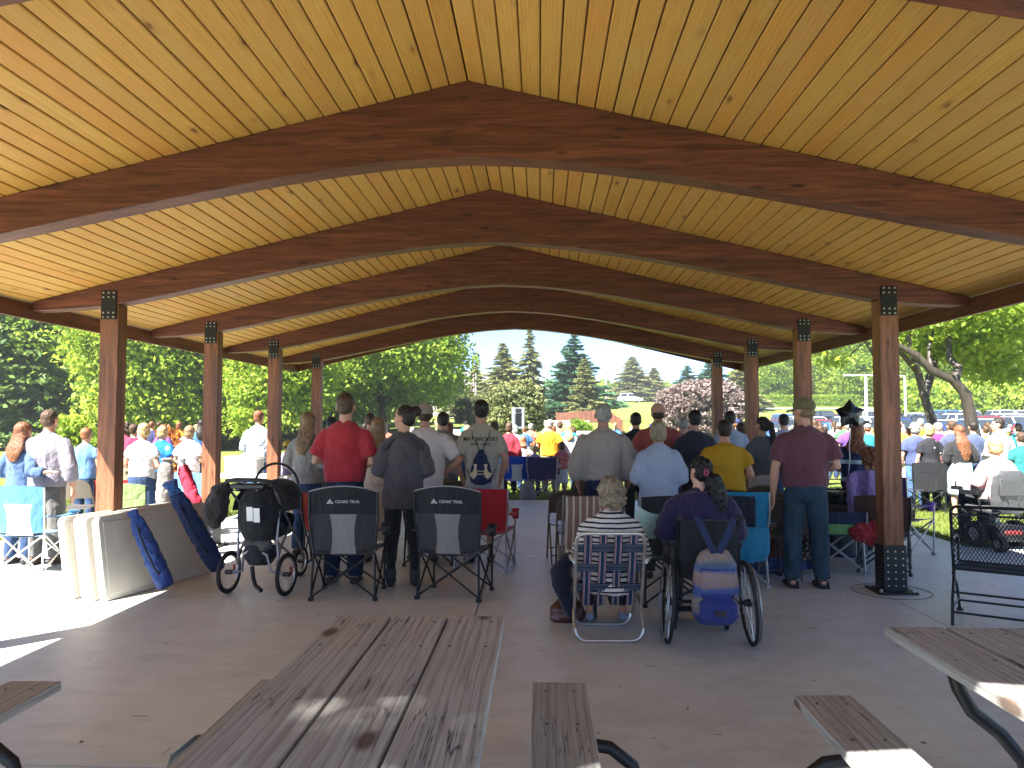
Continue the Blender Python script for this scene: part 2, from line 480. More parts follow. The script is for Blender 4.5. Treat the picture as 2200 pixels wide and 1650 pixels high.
M_LEAF = leaf_mat('leaf_green', (.055, .13, .012), (.19, .31, .03), (.38, .47, .055), .52)
M_LEAF2 = leaf_mat('leaf_yellow', (.08, .17, .014), (.25, .37, .035), (.48, .53, .065), .52)
M_LEAF3 = leaf_mat('leaf_dark', (.045, .11, .016), (.13, .24, .034), (.26, .36, .05), .5)
M_NEEDLE = leaf_mat('needle_green', (.05, .10, .03), (.13, .21, .06), (.24, .32, .09), .4)
M_NEEDLE_B = leaf_mat('needle_bluish', (.02, .07, .04), (.05, .14, .07), (.12, .22, .10), .3)
M_NEEDLE_Y = leaf_mat('needle_tan', (.09, .12, .04), (.20, .22, .08), (.34, .33, .13), .38)
M_OLIVE = leaf_mat('leaf_olive', (.05, .07, .022), (.13, .15, .05), (.27, .26, .10), .25)
M_PURPLE = leaf_mat('leaf_purple', (.09, .06, .055), (.19, .14, .125), (.32, .26, .23), .2)
M_ORANGE = leaf_mat('leaf_orange', (.22, .06, .015), (.42, .14, .03), (.55, .25, .06))
M_BARK = stained('bark', (.052, .041, .03), 7.0, 2)

# ------------------------------------------------------------------ deferred modifiers -> plain meshes
PENDING, TEXTS = [], []
_tex = {}
def cloud_tex(size):
    if size not in _tex:
        x = bpy.data.textures.new('folds', 'CLOUDS'); x.noise_scale = size; x.noise_depth = 2; _tex[size] = x
    return _tex[size]
def organic(mb, name, m, parent, vox, smooth=3, fold=0.0, size=.1, disp2=None):
    o = mb.build(name, m, parent)
    r = o.modifiers.new('r', 'REMESH'); r.mode = 'VOXEL'; r.voxel_size = vox; r.use_smooth_shade = True
    if smooth:
        s = o.modifiers.new('s', 'SMOOTH'); s.iterations = smooth; s.factor = .5
    if fold:
        d = o.modifiers.new('d', 'DISPLACE'); d.texture = cloud_tex(size); d.strength = fold; d.texture_coords = 'GLOBAL'; d.mid_level = .5
    if disp2:
        d = o.modifiers.new('e', 'DISPLACE'); d.texture = cloud_tex(disp2[1]); d.strength = disp2[0]; d.texture_coords = 'GLOBAL'; d.mid_level = .5
    PENDING.append(o)
    return o
def text(s, name, size, m, parent, loc, rot, extrude=.001, align='CENTER', onto=None, bold=0.0):
    c = bpy.data.curves.new(name, 'FONT'); c.body = s; c.size = size; c.extrude = extrude; c.align_x = align; c.resolution_u = 2; c.offset = bold
    o = bpy.data.objects.new('lettering_source', c); COL.objects.link(o)
    o.parent = parent; o.location = loc; o.rotation_euler = rot
    TEXTS.append((o, name, m, onto)); return o
def bake():
    bpy.context.view_layer.update()
    dg = bpy.context.evaluated_depsgraph_get()
    done = []
    for o in PENDING: done.append((o, bpy.data.meshes.new_from_object(o.evaluated_get(dg))))
    tx = [(o, n, m, t, bpy.data.meshes.new_from_object(o.evaluated_get(dg))) for o, n, m, t in TEXTS]
    for o, me in done:
        o.modifiers.clear(); o.data = me
    PENDING.clear()
    from mathutils.bvhtree import BVHTree
    for o, n, m, target, me in tx:
        me.materials.clear(); me.materials.append(m)
        q = bpy.data.objects.new(n, me); COL.objects.link(q)
        M = Matrix.LocRotScale(o.location, o.rotation_euler, None)
        if target is not None:       # lay the lettering onto the curved surface it is printed on
            tm = target.data
            bv = BVHTree.FromPolygons([v.co for v in tm.vertices], [p.vertices for p in tm.polygons])
            for v in me.vertices:
                p = M @ v.co
                hit = bv.ray_cast(Vector((p.x, -2, p.z)), Vector((0, 1, 0)))
                if hit[0] is not None: p.y = hit[0].y - .004
                v.co = p
        else:
            me.transform(M)
        q.parent = o.parent
        bpy.data.objects.remove(o)
    TEXTS.clear()

# ================================================================== SETTING: ground, slab
def build_ground():
    xs = sorted(set([-240, -200, -150] + list(range(-110, 111, 5)) + list(np.arange(-24, 30.1, 2.0)) + [150, 200, 240]))
    ys = sorted(set([-80, -60, -30] + list(np.arange(-20, 60, 2.5)) + list(range(60, 130, 4)) + [140, 160, 190, 230, 280, 350, 420]))
    mb = MB(); nx = len(xs)
    vs = [(x, y, ground(x, y) + (0.03 * math.sin(x * .7 + y * .4) * (1 if y > 22 else 0))) for y in ys for x in xs]
    fs = [(j * nx + i, j * nx + i + 1, (j + 1) * nx + i + 1, (j + 1) * nx + i) for j in range(len(ys) - 1) for i in range(nx - 1)]
    mb.add(vs, fs)
    return tag(mb.build('ground', M_LAWN, None, True, 80), kind='structure', label='mown green lawn rising towards the trees')
build_ground()

floor = tag(bpy.data.objects.new('floor', None), kind='structure', label='concrete slab under and around the pavilion'); COL.objects.link(floor)
def slab(x0, x1, y0, y1):
    mb = MB(); g = .005
    mb.box(((x0 + x1) / 2, (y0 + y1) / 2, -.055), (x1 - x0 - 2 * g, y1 - y0 - 2 * g, .11))
    o = mb.build('slab', M_CONC, floor, False, bevel=.004)
XC = [-9.5, -4.3, -.55, 3.24, 5.55, 10.5]
for a, b in zip(XC, XC[1:]):
    for y0, y1 in ((-4, 3.62), (3.62, 10.25)): slab(a, b, y0, y1)
for a, b in ((-5.3, -4.3), (-4.3, -.55), (-.55, 3.24), (3.24, 5.55)): slab(a, b, 10.25, 15.9)
mb = MB(); mb.box((.5, 3.1, -.07), (19.9, 14.1, .09)); mb.box((.12, 13.0, -.07), (10.6, 5.7, .088))
mb.build('joint_filler', simple('joint_dirt', (.06, .055, .05), .9), floor, False)

# ================================================================== PAVILION
RX, HALF, ZR, DROP = -.485, 4.65, 3.93, 1.105
FR = [2.62, 5.03] + [2.72 + 2.365 * k for k in range(2, 6)]
Y0, Y1 = .82, 15.95
SLOPE = math.atan2(DROP, HALF)
pav = thing('pavilion', 'open timber pavilion with pine board ceiling and arched brown beams', 'pavilion', (RX, FR[2], 0))
POX = (-RX, -FR[2], 0)
def pbuild(mb, name, m, par=None, smooth=False, bevel=0.0, angle=40):
    mb.shift(POX); return mb.build(name, m, par or pav, smooth, angle, bevel)
BT = [(0, 3.400), (.12, 3.368), (.28, 3.270), (.40, 3.172), (.586, 3.005), (.80, 2.812), (.90, 2.762), (1, 2.738)]
def beam_mesh():
    mb = MB(); N = 44; top, bot = [], []
    for i in range(-N, N + 1):
        u = i / N
        top.append((RX + u * (HALF - .03), ZR - .004 - DROP * abs(u) * (HALF - .03) / HALF)); bot.append((RX + u * (HALF - .03), cspline(BT, abs(u))))
    n = len(top); vs, fs = [], []
    for y in (0.0, .17):
        vs += [(x, y, z) for x, z in top] + [(x, y, z) for x, z in bot]
    o = 2 * n
    for i in range(n - 1):
        fs += [(i, n + i, n + i + 1, i + 1), (o + i, o + i + 1, o + n + i + 1, o + n + i), (i, i + 1, o + i + 1, o + i), (n + i, o + n + i, o + n + i + 1, n + i + 1)]
    fs += [(0, o, o + n, n), (n - 1, 2 * n - 1, o + 2 * n - 1, o + n - 1)]
    return mb.add(vs, fs)
beam0 = pbuild(beam_mesh(), 'beam', M_BEAM, bevel=.006)
beam0.location.y += FR[0]
for f in FR[1:]:
    b = beam0.copy(); COL.objects.link(b); b.parent = pav; b.location.y += f - FR[0]

# posts, connector plates, shoes
PX = (-4.31, 3.365)
post_m = MB(); post_m.box((0, .087, 1.40), (.18, .17, 2.80)); post0 = post_m.mesh('post', M_POST, False)
plate_m = MB(); plate_m.box((0, 0, 0), (.150, .012, .285)); plate_me = plate_m.mesh('connector_plate', M_BLACK, False)
bm_ = MB()
for ix in (-.052, 0, .052):
    for iz in (-.122, -.078, .078, .122): bm_.tube([(ix, -.004, iz), (ix, -.015, iz)], .0085, 8)
bolts_me = bm_.mesh('bolt_heads', M_BOLT, True)
sh = MB(); sh.box((0, .087, .235), (.212, .202, .43)); shoe_me = sh.mesh('post_shoe', M_BLACK, False)
bp = MB(); bp.box((0, .087, .012), (.36, .34, .022)); bp_me = bp.mesh('base_plate', M_BLACK, False)
sb = MB()
for s in (-1, 1):
    for ix in (-.07, 0, .07):
        for k in range(6): sb.tube([(ix, .087 - s * .100, .075 + k * .064), (ix, .087 - s * .110, .075 + k * .064)], .0075, 8)
for sx in (-.15, .15):
    for sy in (-.045, .22): sb.tube([(sx, sy, .02), (sx, sy, .048)], .016, 6)
sbolts_me = sb.mesh('bolt_heads', M_BOLT, True)
rg = MB()
n = 48
for r0, r1 in ((.345, .352),):
    vs = [(r * math.cos(2 * math.pi * i / n), .087 + r * math.sin(2 * math.pi * i / n), z) for r, z in ((r0, -.01), (r0, .004), (r1, .004), (r1, -.01)) for i in range(n)]
    rg.add(vs, [(k * n + i, k * n + (i + 1) % n, (k + 1) * n + (i + 1) % n, (k + 1) * n + i) for k in range(3) for i in range(n)])
ring_me = rg.mesh('footing_joint', simple('joint_rust', (.13, .085, .05), .9), False)
def child(name, me, par, loc=(0, 0, 0)):
    o = bpy.data.objects.new(name, me); COL.objects.link(o); o.parent = par; o.location = loc; return o
for f in FR:
    for x in PX:
        L = (x + POX[0], f + POX[1] + .002, 0)
        p = child('post', post0, pav, L)
        c = child('connector_plate', plate_me, pav, (L[0], L[1] - .010, 2.792)); tag(child('bolt_heads', bolts_me, c), kind='stuff')
        s = child('post_shoe', shoe_me, pav, L); child('base_plate', bp_me, s); tag(child('bolt_heads', sbolts_me, s), kind='stuff')
        child('footing_joint', ring_me, pav, L)

# ceiling planks: laid lengthwise, joints on the frames, staggered row by row
NP = 38
SL = math.hypot(HALF, DROP); PW = SL / NP
segs = [[(Y0, FR[1] + .085), (FR[1] + .085, FR[3] + .085), (FR[3] + .085, Y1)], [(Y0, FR[2] + .085), (FR[2] + .085, FR[4] + .085), (FR[4] + .085, Y1)]]
pcache = {}
def plank_mesh(L):
    k = round(L, 3)
    if k not in pcache:
        w, t, c = PW - .008, .022, .006
        prof = [(-w / 2 + c, 0), (w / 2 - c, 0), (w / 2, c), (w / 2, t), (-w / 2, t), (-w / 2, c)]
        mb = MB(); mb.prism(prof, -L / 2 + .001, L / 2 - .001, lambda u, v, q: (u, q, v)); pcache[k] = mb.mesh('plank', M_PLANK, False)
    return pcache[k]
rr = random.Random(5)
for side in (-1, 1):
    for i in range(NP):
        d = (i + .5) * PW
        x, z = d * math.cos(SLOPE), ZR - d * math.sin(SLOPE)
        for a, b in segs[(i + (side > 0)) % 2]:
            o = child('plank', plank_mesh(b - a), pav, (side * x, (a + b) / 2 + POX[1], z + rr.uniform(-.0015, .0015)))
            o.rotation_euler = (0, side * SLOPE, math.pi * 0)
rs = MB()
for side in (-1, 1):
    rs.prism([(RX, ZR + .045), (RX + side * (HALF + .1), ZR + .045 - DROP * (HALF + .1) / HALF), (RX + side * (HALF + .1), ZR + .10 - DROP * (HALF + .1) / HALF), (RX, ZR + .10)], Y0 - .06, Y1 + .06)
pbuild(rs, 'roof_sheet', simple('brown_steel_roof', (.10, .06, .045), .45, .3))
for side in (-1, 1):
    fb = MB(); fb.box((RX + side * (HALF - .008), (Y0 + Y1) / 2, 2.735), (.040, Y1 - Y0, .165)); pbuild(fb, 'fascia', M_FASCIA, bevel=.004)
for y in (Y0 - .025, Y1 + .025):
    rb = MB()
    for side in (-1, 1):
        zz = DROP * (HALF + .05) / HALF
        rb.prism([(RX, ZR + .044), (RX + side * (HALF + .05), ZR + .044 - zz), (RX + side * (HALF + .05), ZR - .15 - zz), (RX, ZR - .15)], y - .02, y + .02)
    pbuild(rb, 'rake_board', M_FASCIA)

# ================================================================== PEOPLE
ARMS = {  # elbow, wrist, hand direction for the right side (x mirrored for the left), in body heights
    'down':   ((.146, -.022, .628), (.158, .015, .485), (.0, .05, -1)),
    'relax':  ((.150, -.030, .632), (.142, .055, .505), (-.25, .45, -.8)),
    'pocket': ((.162, -.040, .632), (.122, .045, .500), (-.3, .25, -.9)),
    'front':  ((.148, -.025, .640), (.060, .125, .610), (-.85, .35, .1)),
    'fold':   ((.150, -.020, .645), (.020, .125, .655), (-1, .1, .1)),
    'hold':   ((.148, -.015, .640), (.090, .150, .680), (-.35, .5, .7)),
    'behind': ((.180, -.055, .635), (.045, -.085, .545), (-.8, -.2, -.4)),
    'hip':    ((.205, -.060, .640), (.125, .010, .560), (-.2, .7, -.5)),
    'lap':    ((.150, -.010, .640), (.085, .140, .570), (-.4, .8, -.2)),
    'wide':   ((.180, .000, .640), (.165, .130, .620), (-.2, .95, .05)),
}
def make_hand(mb, w, d, side, s, fine):
    d = Vector(d).normalized(); w = Vector(w)
    acr = Vector((side, 0, 0)); acr = acr - acr.dot(d) * d
    if acr.length < .2: acr = Vector((0, 1, 0)) - d.y * d
    acr.normalize()
    if abs(d.z) > .8: acr = Vector((0, 1, 0)) - d.y * d; acr.normalize()
    nrm = d.cross(acr)
    L = .105 * s
    mb.tube([w - d * .01 * s, w + d * .012 * s, w + d * .03 * s, w + d * .052 * s], [(.015 * s, .012 * s), (.021 * s, .012 * s), (.025 * s, .011 * s), (.024 * s, .009 * s)], 8, hint=tuple(acr))
    if not fine:
        mb.tube([w + d * .045 * s, w + d * .075 * s - nrm * .006 * s, w + d * .095 * s - nrm * .016 * s], [(.023 * s, .008 * s), (.020 * s, .007 * s), (.010 * s, .005 * s)], 6, hint=tuple(acr))
        mb.tube([w + d * .015 * s + acr * .016 * s, w + d * .045 * s + acr * .036 * s], .007 * s, 5); return
    for k, ln in enumerate((.044, .052, .048, .036)):
        o = acr * ((1.5 - k) * .0125 * s); b = w + d * .05 * s + o
        p1 = b + d * ln * .55 * s - nrm * .006 * s; p2 = b + d * ln * s - nrm * .018 * s
        mb.tube([b - d * .01 * s, p1, p2], [.0062 * s, .0058 * s, .0045 * s], 6)
    b = w + d * .014 * s + acr * .016 * s
    mb.tube([b, b + d * .02 * s + acr * .016 * s, b + d * .042 * s + acr * .024 * s - nrm * .006 * s], [.0085 * s, .0072 * s, .005 * s], 6)

def headspin(mb0, n0, ang, c):
    M = Matrix.Translation(c) @ Matrix.Rotation(R(ang), 4, 'Z') @ Matrix.Translation(-Vector(c))
    for i in range(n0, len(mb0.v)): mb0.v[i] = tuple(M @ Vector(mb0.v[i]))

def person(px, Y, H, label, top, bottom, hair, arms=('down', 'down'), yaw=0.0, head=0.0, build=1.0, fem=False, sit=None, group=None,
           skin=None, shoes=(.02, .018, .017), lod=0, X=None, z=None, stance=.012, lean=0.0, nod=0.0, side=0.0, child_=False, name='person', hidden_legs=False):
    """lod 0 near, 1 middle, 2 far. top/bottom/hair: dicts. yaw turns the body left, head turns the head left."""
    s = H; X = yp(px, 905, Y).x if X is None else X
    z = (0.0 if (-5.3 < X < 5.55 and Y < 15.9) or (Y < 10.2 and -9.5 < X < 10.5) else ground(X, Y)) if z is None else z
    root = thing(name, label, 'person', (X, Y, z), R(yaw), group)
    skin = skin or SKIN
    vs_skin = (.0125, .022, .030)[lod]; vs_cl = (.0155, .023, .032)[lod]
    bw = build; sh = (.112 if fem else .124) * (1 + (bw - 1) * .55)
    hs = 1.12 if child_ else 1.0
    dz = 0.0 if sit is None else sit + .05 * s - .515 * s
    def P(x, y, zz):
        l = max(0.0, zz - .52)
        return Vector((x * s + side * l * s, (y + lean * l) * s, zz * s + dz))
    # ---- torso rings (height, half width, half depth, y)
    if fem:
        T = [(.455, .075, .062, -.004), (.49, .097, .078, -.008), (.525, .098, .079, -.008), (.57, .088, .066, 0), (.615, .078, .058, .002), (.665, .082, .060, .002), (.715, .090, .070, .006), (.75, .096, .063, 0), (.778, .091, .056, -.004), (.80, .074, .047, -.006), (.818, .055, .040, -.006), (.838, .040, .036, -.004)]
    else:
        T = [(.455, .075, .060, -.002), (.49, .090, .070, -.004), (.525, .091, .070, -.003), (.57, .089, .066, .002), (.615, .089, .064, .004), (.665, .095, .066, .003), (.715, .103, .070, .003), (.75, .109, .067, -.001), (.778, .103, .060, -.005), (.80, .084, .052, -.008), (.818, .062, .045, -.008), (.838, .044, .039, -.005)]
    belly = max(0, bw - 1)
    T = [(a, b * (1 + (bw - 1) * .9), c * (1 + (bw - 1) * (1.25 if a < .72 else .7)), d + belly * (.03 if .53 < a < .7 else 0)) for a, b, c, d in T]
    hipw = .050 * (1 + (bw - 1) * .6) * (1.08 if fem else 1)
    # ---- arm paths
    arm_pts = []
    for sd, kind in ((-1, arms[0]), (1, arms[1])):
        e, w, d = ARMS[kind] if isinstance(kind, str) else kind
        flip = sd if isinstance(kind, str) else 1
        S = P(sd * (sh - .022), -.008, .784)
        wx = (bw - 1) * .07
        E = P(e[0] * flip * (sh / .124) ** .5 + sd * wx, e[1], e[2]); W = P(w[0] * flip + (sd * wx * .6 if abs(w[0]) > .1 else 0), w[1], w[2]); D = Vector((d[0] * flip, d[1], d[2]))
        arm_pts.append((sd, S, E, W, D))
    # ---- leg paths
    legs = []
    for sd in (-1, 1):
        if sit is None:
            legs.append((sd, P(sd * hipw, -.002, .50), P(sd * (hipw + stance * .6), .008, .285), P(sd * (hipw + stance), -.012, .045)))
        else:
            K = P(sd * (hipw + .025), .255, .52); legs.append((sd, P(sd * hipw, 0, .50), K, Vector((K.x * 1.02, K.y + .02 * s, min(.07, K.z - .2)))))
    # ---- skin
    mb = MB()
    T_ = [t for t in T if t[0] > .53] if bottom else T
    mb.tube([P(0, d, a) for a, b, c, d in T_], [(b * s * .86, c * s * .84) for a, b, c, d in T_], 16)
    for sd, S, E, W, D in arm_pts: mb.tube([P(0, -.012, .848), P(sd * .045, -.012, .812), S + Vector((-sd * .01 * s, 0, 0))], [.026 * s, .024 * s, .018 * s], 8)
    mb.tube([P(0, -.006, .81), P(0, 0, .85), P(0, .006, .89)], [(.040 * s * (1 + belly * .5), .040 * s), (.033 * s * (1 + belly * .5), .035 * s), (.032 * s, .036 * s)], 12)
    HC = P(0, .008, .933); h0 = len(mb.v)
    mb.ell(HC + Vector((0, -.004 * s, .010 * s)), (.0455 * s * hs, .056 * s * hs, .056 * s * hs), 16, 12)
    mb.ell(HC + Vector((0, .014 * s, -.026 * s)), (.036 * s * hs, .042 * s * hs, .040 * s * hs), 14, 10)
    mb.ell(HC + Vector((0, .036 * s, -.052 * s)), (.020 * s, .018 * s, .013 * s), 10, 8)
    mb.tube([HC + Vector((0, .050 * s, .008 * s)), HC + Vector((0, .064 * s, -.016 * s)), HC + Vector((0, .055 * s, -.021 * s))], [.006 * s, .009 * s, .007 * s], 7)
    for sd in (-1, 1):
        mb.ell(HC + Vector((sd * .0475 * s * hs, -.004 * s, -.006 * s)), (.0075 * s, .013 * s, .0195 * s), 8, 8)
    if head: headspin(mb, h0, head, HC)
    for sd, S, E, W, D in arm_pts:
        k = .8 + .2 * bw + (bw - 1) * .5
        mb.tube([S, S.lerp(E, .3), S.lerp(E, .7), E, E.lerp(W, .3), E.lerp(W, .75), W], [.026 * s * k, .026 * s * k, .023 * s * k, .0225 * s * k, .0235 * s * k, .018 * s * k, .0145 * s], 10)
        make_hand(mb, W, D, sd, s, lod == 0)
    bare = bottom.get('bare', 0)
    lk = .88 if not bare else .95
    for sd, A, K, F in legs:
        mb.tube([A, A.lerp(K, .5), K, K.lerp(F, .35), K.lerp(F, .8), F], [.052 * s * lk, .046 * s * lk, .034 * s * lk, .035 * s * lk, .022 * s * lk, .021 * s * lk], 10)
        mb.tube([F + Vector((0, -.03 * s, -.012 * s)), F + Vector((0, .02 * s, -.012 * s)), F + Vector((0, .075 * s, -.026 * s)), F + Vector((0, .098 * s, -.03 * s))], [(.018 * s, .02 * s), (.020 * s, .026 * s), (.025 * s, .014 * s), (.016 * s, .009 * s)], 8)
    organic(mb, 'body', skin, root, vs_skin, 2)
    # ---- top
    if top:
        off = top.get('off', .012); hem = top.get('hem', .50); fl = top.get('flare', 0.0); neck = top.get('neck', .832); sl = top.get('sleeve', .5)
        mb = MB(); pts, rads = [], []
        ring = [t for t in T if hem + .012 < t[0] < neck - .004]
        def at(a):
            return tuple(cspline([(t[0], t[i]) for t in T], a) for i in (1, 2, 3))
        def low(a):   # below the hips the cloth hangs straight
            b, c, d = at(max(a, .50)); return b, c, d
        rows = [(hem, *low(hem))] + [(a, *low(a)) for a in np.arange(hem + .03, neck - .012, .03)] + [(neck, *at(neck))]
        for a, b, c, d in rows:
            g = off + fl * max(0, .70 - a) / .2
            if not top.get('fit'): b = max(b, .93 * cspline([(.45, T[2][1]), (.72, T[6][1]), (.84, 0)], a) if a < .74 else 0)
            pts.append(P(0, d, a)); rads.append(((b + g * .8) * s, (c + g) * s))
        mb.tube(pts, rads, 20)
        for sd, S, E, W, D in arm_pts:
            k = .8 + .2 * bw + (bw - 1) * .5; o = off * s
            if sl > 0:
                mb.ell(S, (.026 * s * k + o * .4,) * 3, 12, 8); Q = [S, S.lerp(E, .18), S.lerp(E, .45), S.lerp(E, .8)]; rr_ = [.028 * s * k + o * .5, .031 * s * k + o * .7, .029 * s * k + o * .8, .026 * s * k + o]
                if sl <= .55:
                    Q = [S, S.lerp(E, .18), S.lerp(E, .45), S.lerp(E, sl * 1.5)]; rr_ = [.028 * s * k + o * .5, .031 * s * k + o * .7, .030 * s * k + o * 1.0, .028 * s * k + o * 1.1]
                else:
                    Q += [E, E.lerp(W, .35)]; rr_ += [.026 * s * k + o, .025 * s * k + o]
                    Q += [E.lerp(W, sl)]; rr_ += [.0175 * s * k + o * 1.1]
                mb.tube(Q, rr_, 12)
        for sd, S, E, W, D in arm_pts: mb.tube([P(0, -.014, neck + .008), P(sd * .045, -.014, .818), S + Vector((-sd * .01 * s, -.002, .006 * s))], [.030 * s, .030 * s, .022 * s], 10)
        if top.get('hood'): mb.tube([P(-.06, -.045, .80), P(-.03, -.062, .775), P(.03, -.062, .775), P(.06, -.045, .80)], [.02 * s, .034 * s, .034 * s, .02 * s], 8)
        fold = (.026, .020, .011)[lod] * top.get('folds', 1.0)
        tp = organic(mb, top.get('name', 'shirt'), top['mat'], root, vs_cl, (9, 6, 3)[lod], fold, .11, (fold * .45, .045) if lod == 0 else None)
        if 'col' in top: tp.color = (*top['col'], 1)
        root['top_part'] = tp.name
        if top.get('collar') and lod < 2:
            cb = MB(); cb.tube([P(0, -.010, .822), P(0, -.006, .838), P(0, -.002, .853)], [(.052 * s, .045 * s), (.044 * s, .044 * s), (.040 * s, .041 * s)], 14)
            organic(cb, 'collar', top['mat'], root, .009, 1)
    # ---- bottom
    k_ = bottom.get('kind', 'pants')
    if k_ in ('pants', 'shorts', 'leggings') and not hidden_legs:
        mb = MB(); o = (.008 if k_ == 'leggings' else .013) * s; e = 0
        hp = [t for t in T if t[0] < .60]
        if sit is None:
            mb.tube([P(0, d, a) for a, b, c, d in hp], [(b * s + o * .5, c * s + o * .5) for a, b, c, d in hp], 16)
            mb.ell(P(0, -.006, .478), (.088 * s * (1 + (bw - 1) * .8), .074 * s * bw, .045 * s))
            for sd in (-1, 1): mb.ell(P(sd * .043, -.030 * bw, .488), (.045 * s, .046 * s * bw, .050 * s))
        else:
            mb.ell(P(0, -.01, .52), (.106 * s * bw, .092 * s * bw, .075 * s))
        for sd, A, K, F in legs:
            lw = 1 + (bw - 1) * .7
            cuff = .7 if k_ == 'leggings' else 1.0
            if k_ == 'shorts': mb.tube([A, A.lerp(K, .5), A.lerp(K, .98)], [.056 * s * lw, .053 * s * lw, .050 * s * lw], 12)
            else:
                end = F + Vector((0, .004 * s, .0 if not bottom.get('crop') else bottom['crop'] * s))
                mb.tube([A, A.lerp(K, .5), K, K.lerp(F, .4), end], [.055 * s * lw, .048 * s * lw + o * .4, .036 * s * lw + o, (.034 * s * cuff + o) * lw, (.026 * s * cuff + o) * (.9 if k_ == 'leggings' else 1.05)], 12)
        bt = organic(mb, 'trousers' if k_ != 'shorts' else 'shorts', bottom['mat'], root, vs_cl, 2, (.016, .013, .008)[lod], .09, (.006, .035) if lod == 0 else None)
        if 'col' in bottom: bt.color = (*bottom['col'], 1)
        if bottom.get('belt'):
            b, c, d = cspline([(t[0], t[1]) for t in T], .565), cspline([(t[0], t[2]) for t in T], .565), 0
            bb = MB(); bb.tube([P(0, 0, .556), P(0, 0, .578)], [((b + .012) * s, (c + .014) * s)] * 2, 20); bb.build('belt', M_DARK, root)
    elif k_ in ('skirt', 'dress'):
        hz, w = bottom.get('hem', .28), bottom.get('width', .12); tz = bottom.get('topz', .60)
        mb = MB(); n = 6; pts, rads = [], []
        for i in range(n + 1):
            a = hz + (tz - hz) * i / n
            if sit is not None: break
            b = cspline([(hz, w), (.48, (.108 if fem else .1) * (1 + (bw - 1))), (tz, .092 * bw)], a); pts.append(P(0, -.004, a)); rads.append((b * s, b * .82 * s))
        if sit is None: mb.tube(pts, rads, 24)
        else:
            mb.ell(P(0, -.01, .51), (.105 * s, .09 * s, .07 * s))
            for sd, A, K, F in legs: mb.tube([A, K, K.lerp(F, .5)], [.06 * s, .055 * s, .06 * s], 10)
        bt = organic(mb, 'skirt', bottom['mat'], root, vs_cl, 2, (.022, .016, .01)[lod], .07)
        if 'col' in bottom: bt.color = (*bottom['col'], 1)
    # ---- shoes
    if shoes is not None and not hidden_legs:
        sm = shoes if not isinstance(shoes, tuple) else simple_cached(shoes)
        for sd, A, K, F in legs:
            mb = MB()
            mb.tube([F + Vector((0, -.036 * s, -.024 * s)), F + Vector((0, -.01 * s, -.018 * s)), F + Vector((0, .03 * s, -.018 * s)), F + Vector((0, .08 * s, -.030 * s)), F + Vector((0, .105 * s, -.032 * s))],
                    [(.020 * s, .020 * s), (.025 * s, .027 * s), (.026 * s, .026 * s), (.027 * s, .0145 * s), (.016 * s, .010 * s)], 10)
            if bottom.get('boots'): mb.tube([F + Vector((0, -.004, -.02 * s)), F + Vector((0, -.004, .05 * s))], [.029 * s, .031 * s], 10)
            for i, p in enumerate(mb.v):
                if p[2] < F.z - .044 * s + 0.002: mb.v[i] = (p[0], p[1], F.z - .044 * s + .002)
            organic(mb, 'shoe', sm, root, (.010, .016, .026)[lod], 1)
    # ---- hair and hats
    st = hair.get('style', 'short'); hm = hair.get('mat') or HAIRS[hair.get('c', 'brown')]
    if st != 'bald':
        mb = MB(); c = HC
        def V(x, y, zz): return c + Vector((x * s, y * s, zz * s))
        k = hs
        if st in ('short', 'crew', 'fringe'):
            t = .003 if st == 'crew' else .006
            if st == 'fringe':
                mb.tube([V(-.046, .01, -.004), V(-.042, -.03, -.008), V(0, -.056, -.010), V(.042, -.03, -.008), V(.046, .01, -.004)], [(.006 * s, .018 * s), (.009 * s, .022 * s), (.009 * s, .024 * s), (.009 * s, .022 * s), (.006 * s, .018 * s)], 8)
            else:
                mb.ell(V(0, -.012, .020), ((.0465 + t * .6) * s * k, (.053 + t) * s * k, (.049 + t) * s * k)); mb.ell(V(0, -.022, -.010), (.0445 * s * k, .042 * s * k, .036 * s * k))
        elif st == 'bob':
            mb.ell(V(0, -.010, .016), (.054 * s * k, .062 * s * k, .058 * s * k)); mb.ell(V(0, -.022, -.022), (.056 * s * k, .046 * s * k, .050 * s * k))
        elif st == 'curly':
            mb.ell(V(0, -.012, .012), (.060 * s * k, .066 * s * k, .062 * s * k)); mb.ell(V(0, -.024, -.028), (.064 * s * k, .052 * s * k, .052 * s * k))
        elif st in ('long', 'wavy'):
            end = hair.get('end', .70); w = hair.get('w', .068)
            mb.ell(V(0, -.010, .014), (.053 * s * k, .061 * s * k, .058 * s * k)); mb.ell(V(0, -.020, -.02), (.054 * s * k, .046 * s * k, .05 * s * k))
            dz_ = end - .933
            mb.tube([V(0, -.030, 0), V(0, -.050, -.06), V(0, -.078, -.12), V(hair.get('dx', 0), -.088 - lean * .02, dz_ * .75), V(hair.get('dx', 0) * 1.3, -.086, dz_)], [(.05 * s, .03 * s), (.056 * s, .026 * s), (w * s, .022 * s), (w * .85 * s, .019 * s), (w * .4 * s, .010 * s)], 12)
        elif st in ('ponytail', 'pony_low', 'bun'):
            mb.ell(V(0, -.012, .014), (.0505 * s * k, .059 * s * k, .056 * s * k)); mb.ell(V(0, -.026, -.012), (.046 * s * k, .042 * s * k, .040 * s * k))
            if st == 'bun': mb.ell(V(hair.get('dx', 0), -.062, .034), (.031 * s, .030 * s, .030 * s))
            else:
                b = .025 if st == 'ponytail' else -.018; e = hair.get('end', .75) - .933; dx = hair.get('dx', 0.0); w = hair.get('w', .017)
                mb.tube([V(0, -.055, b), V(dx * .2, -.080, b - .01), V(dx * .6, -.094, (b + e) * .4), V(dx, -.090, e * .75), V(dx, -.084, e)], [.014 * s, w * s, w * 1.15 * s, w * s, w * .35 * s], 10)
        elif st == 'cap':
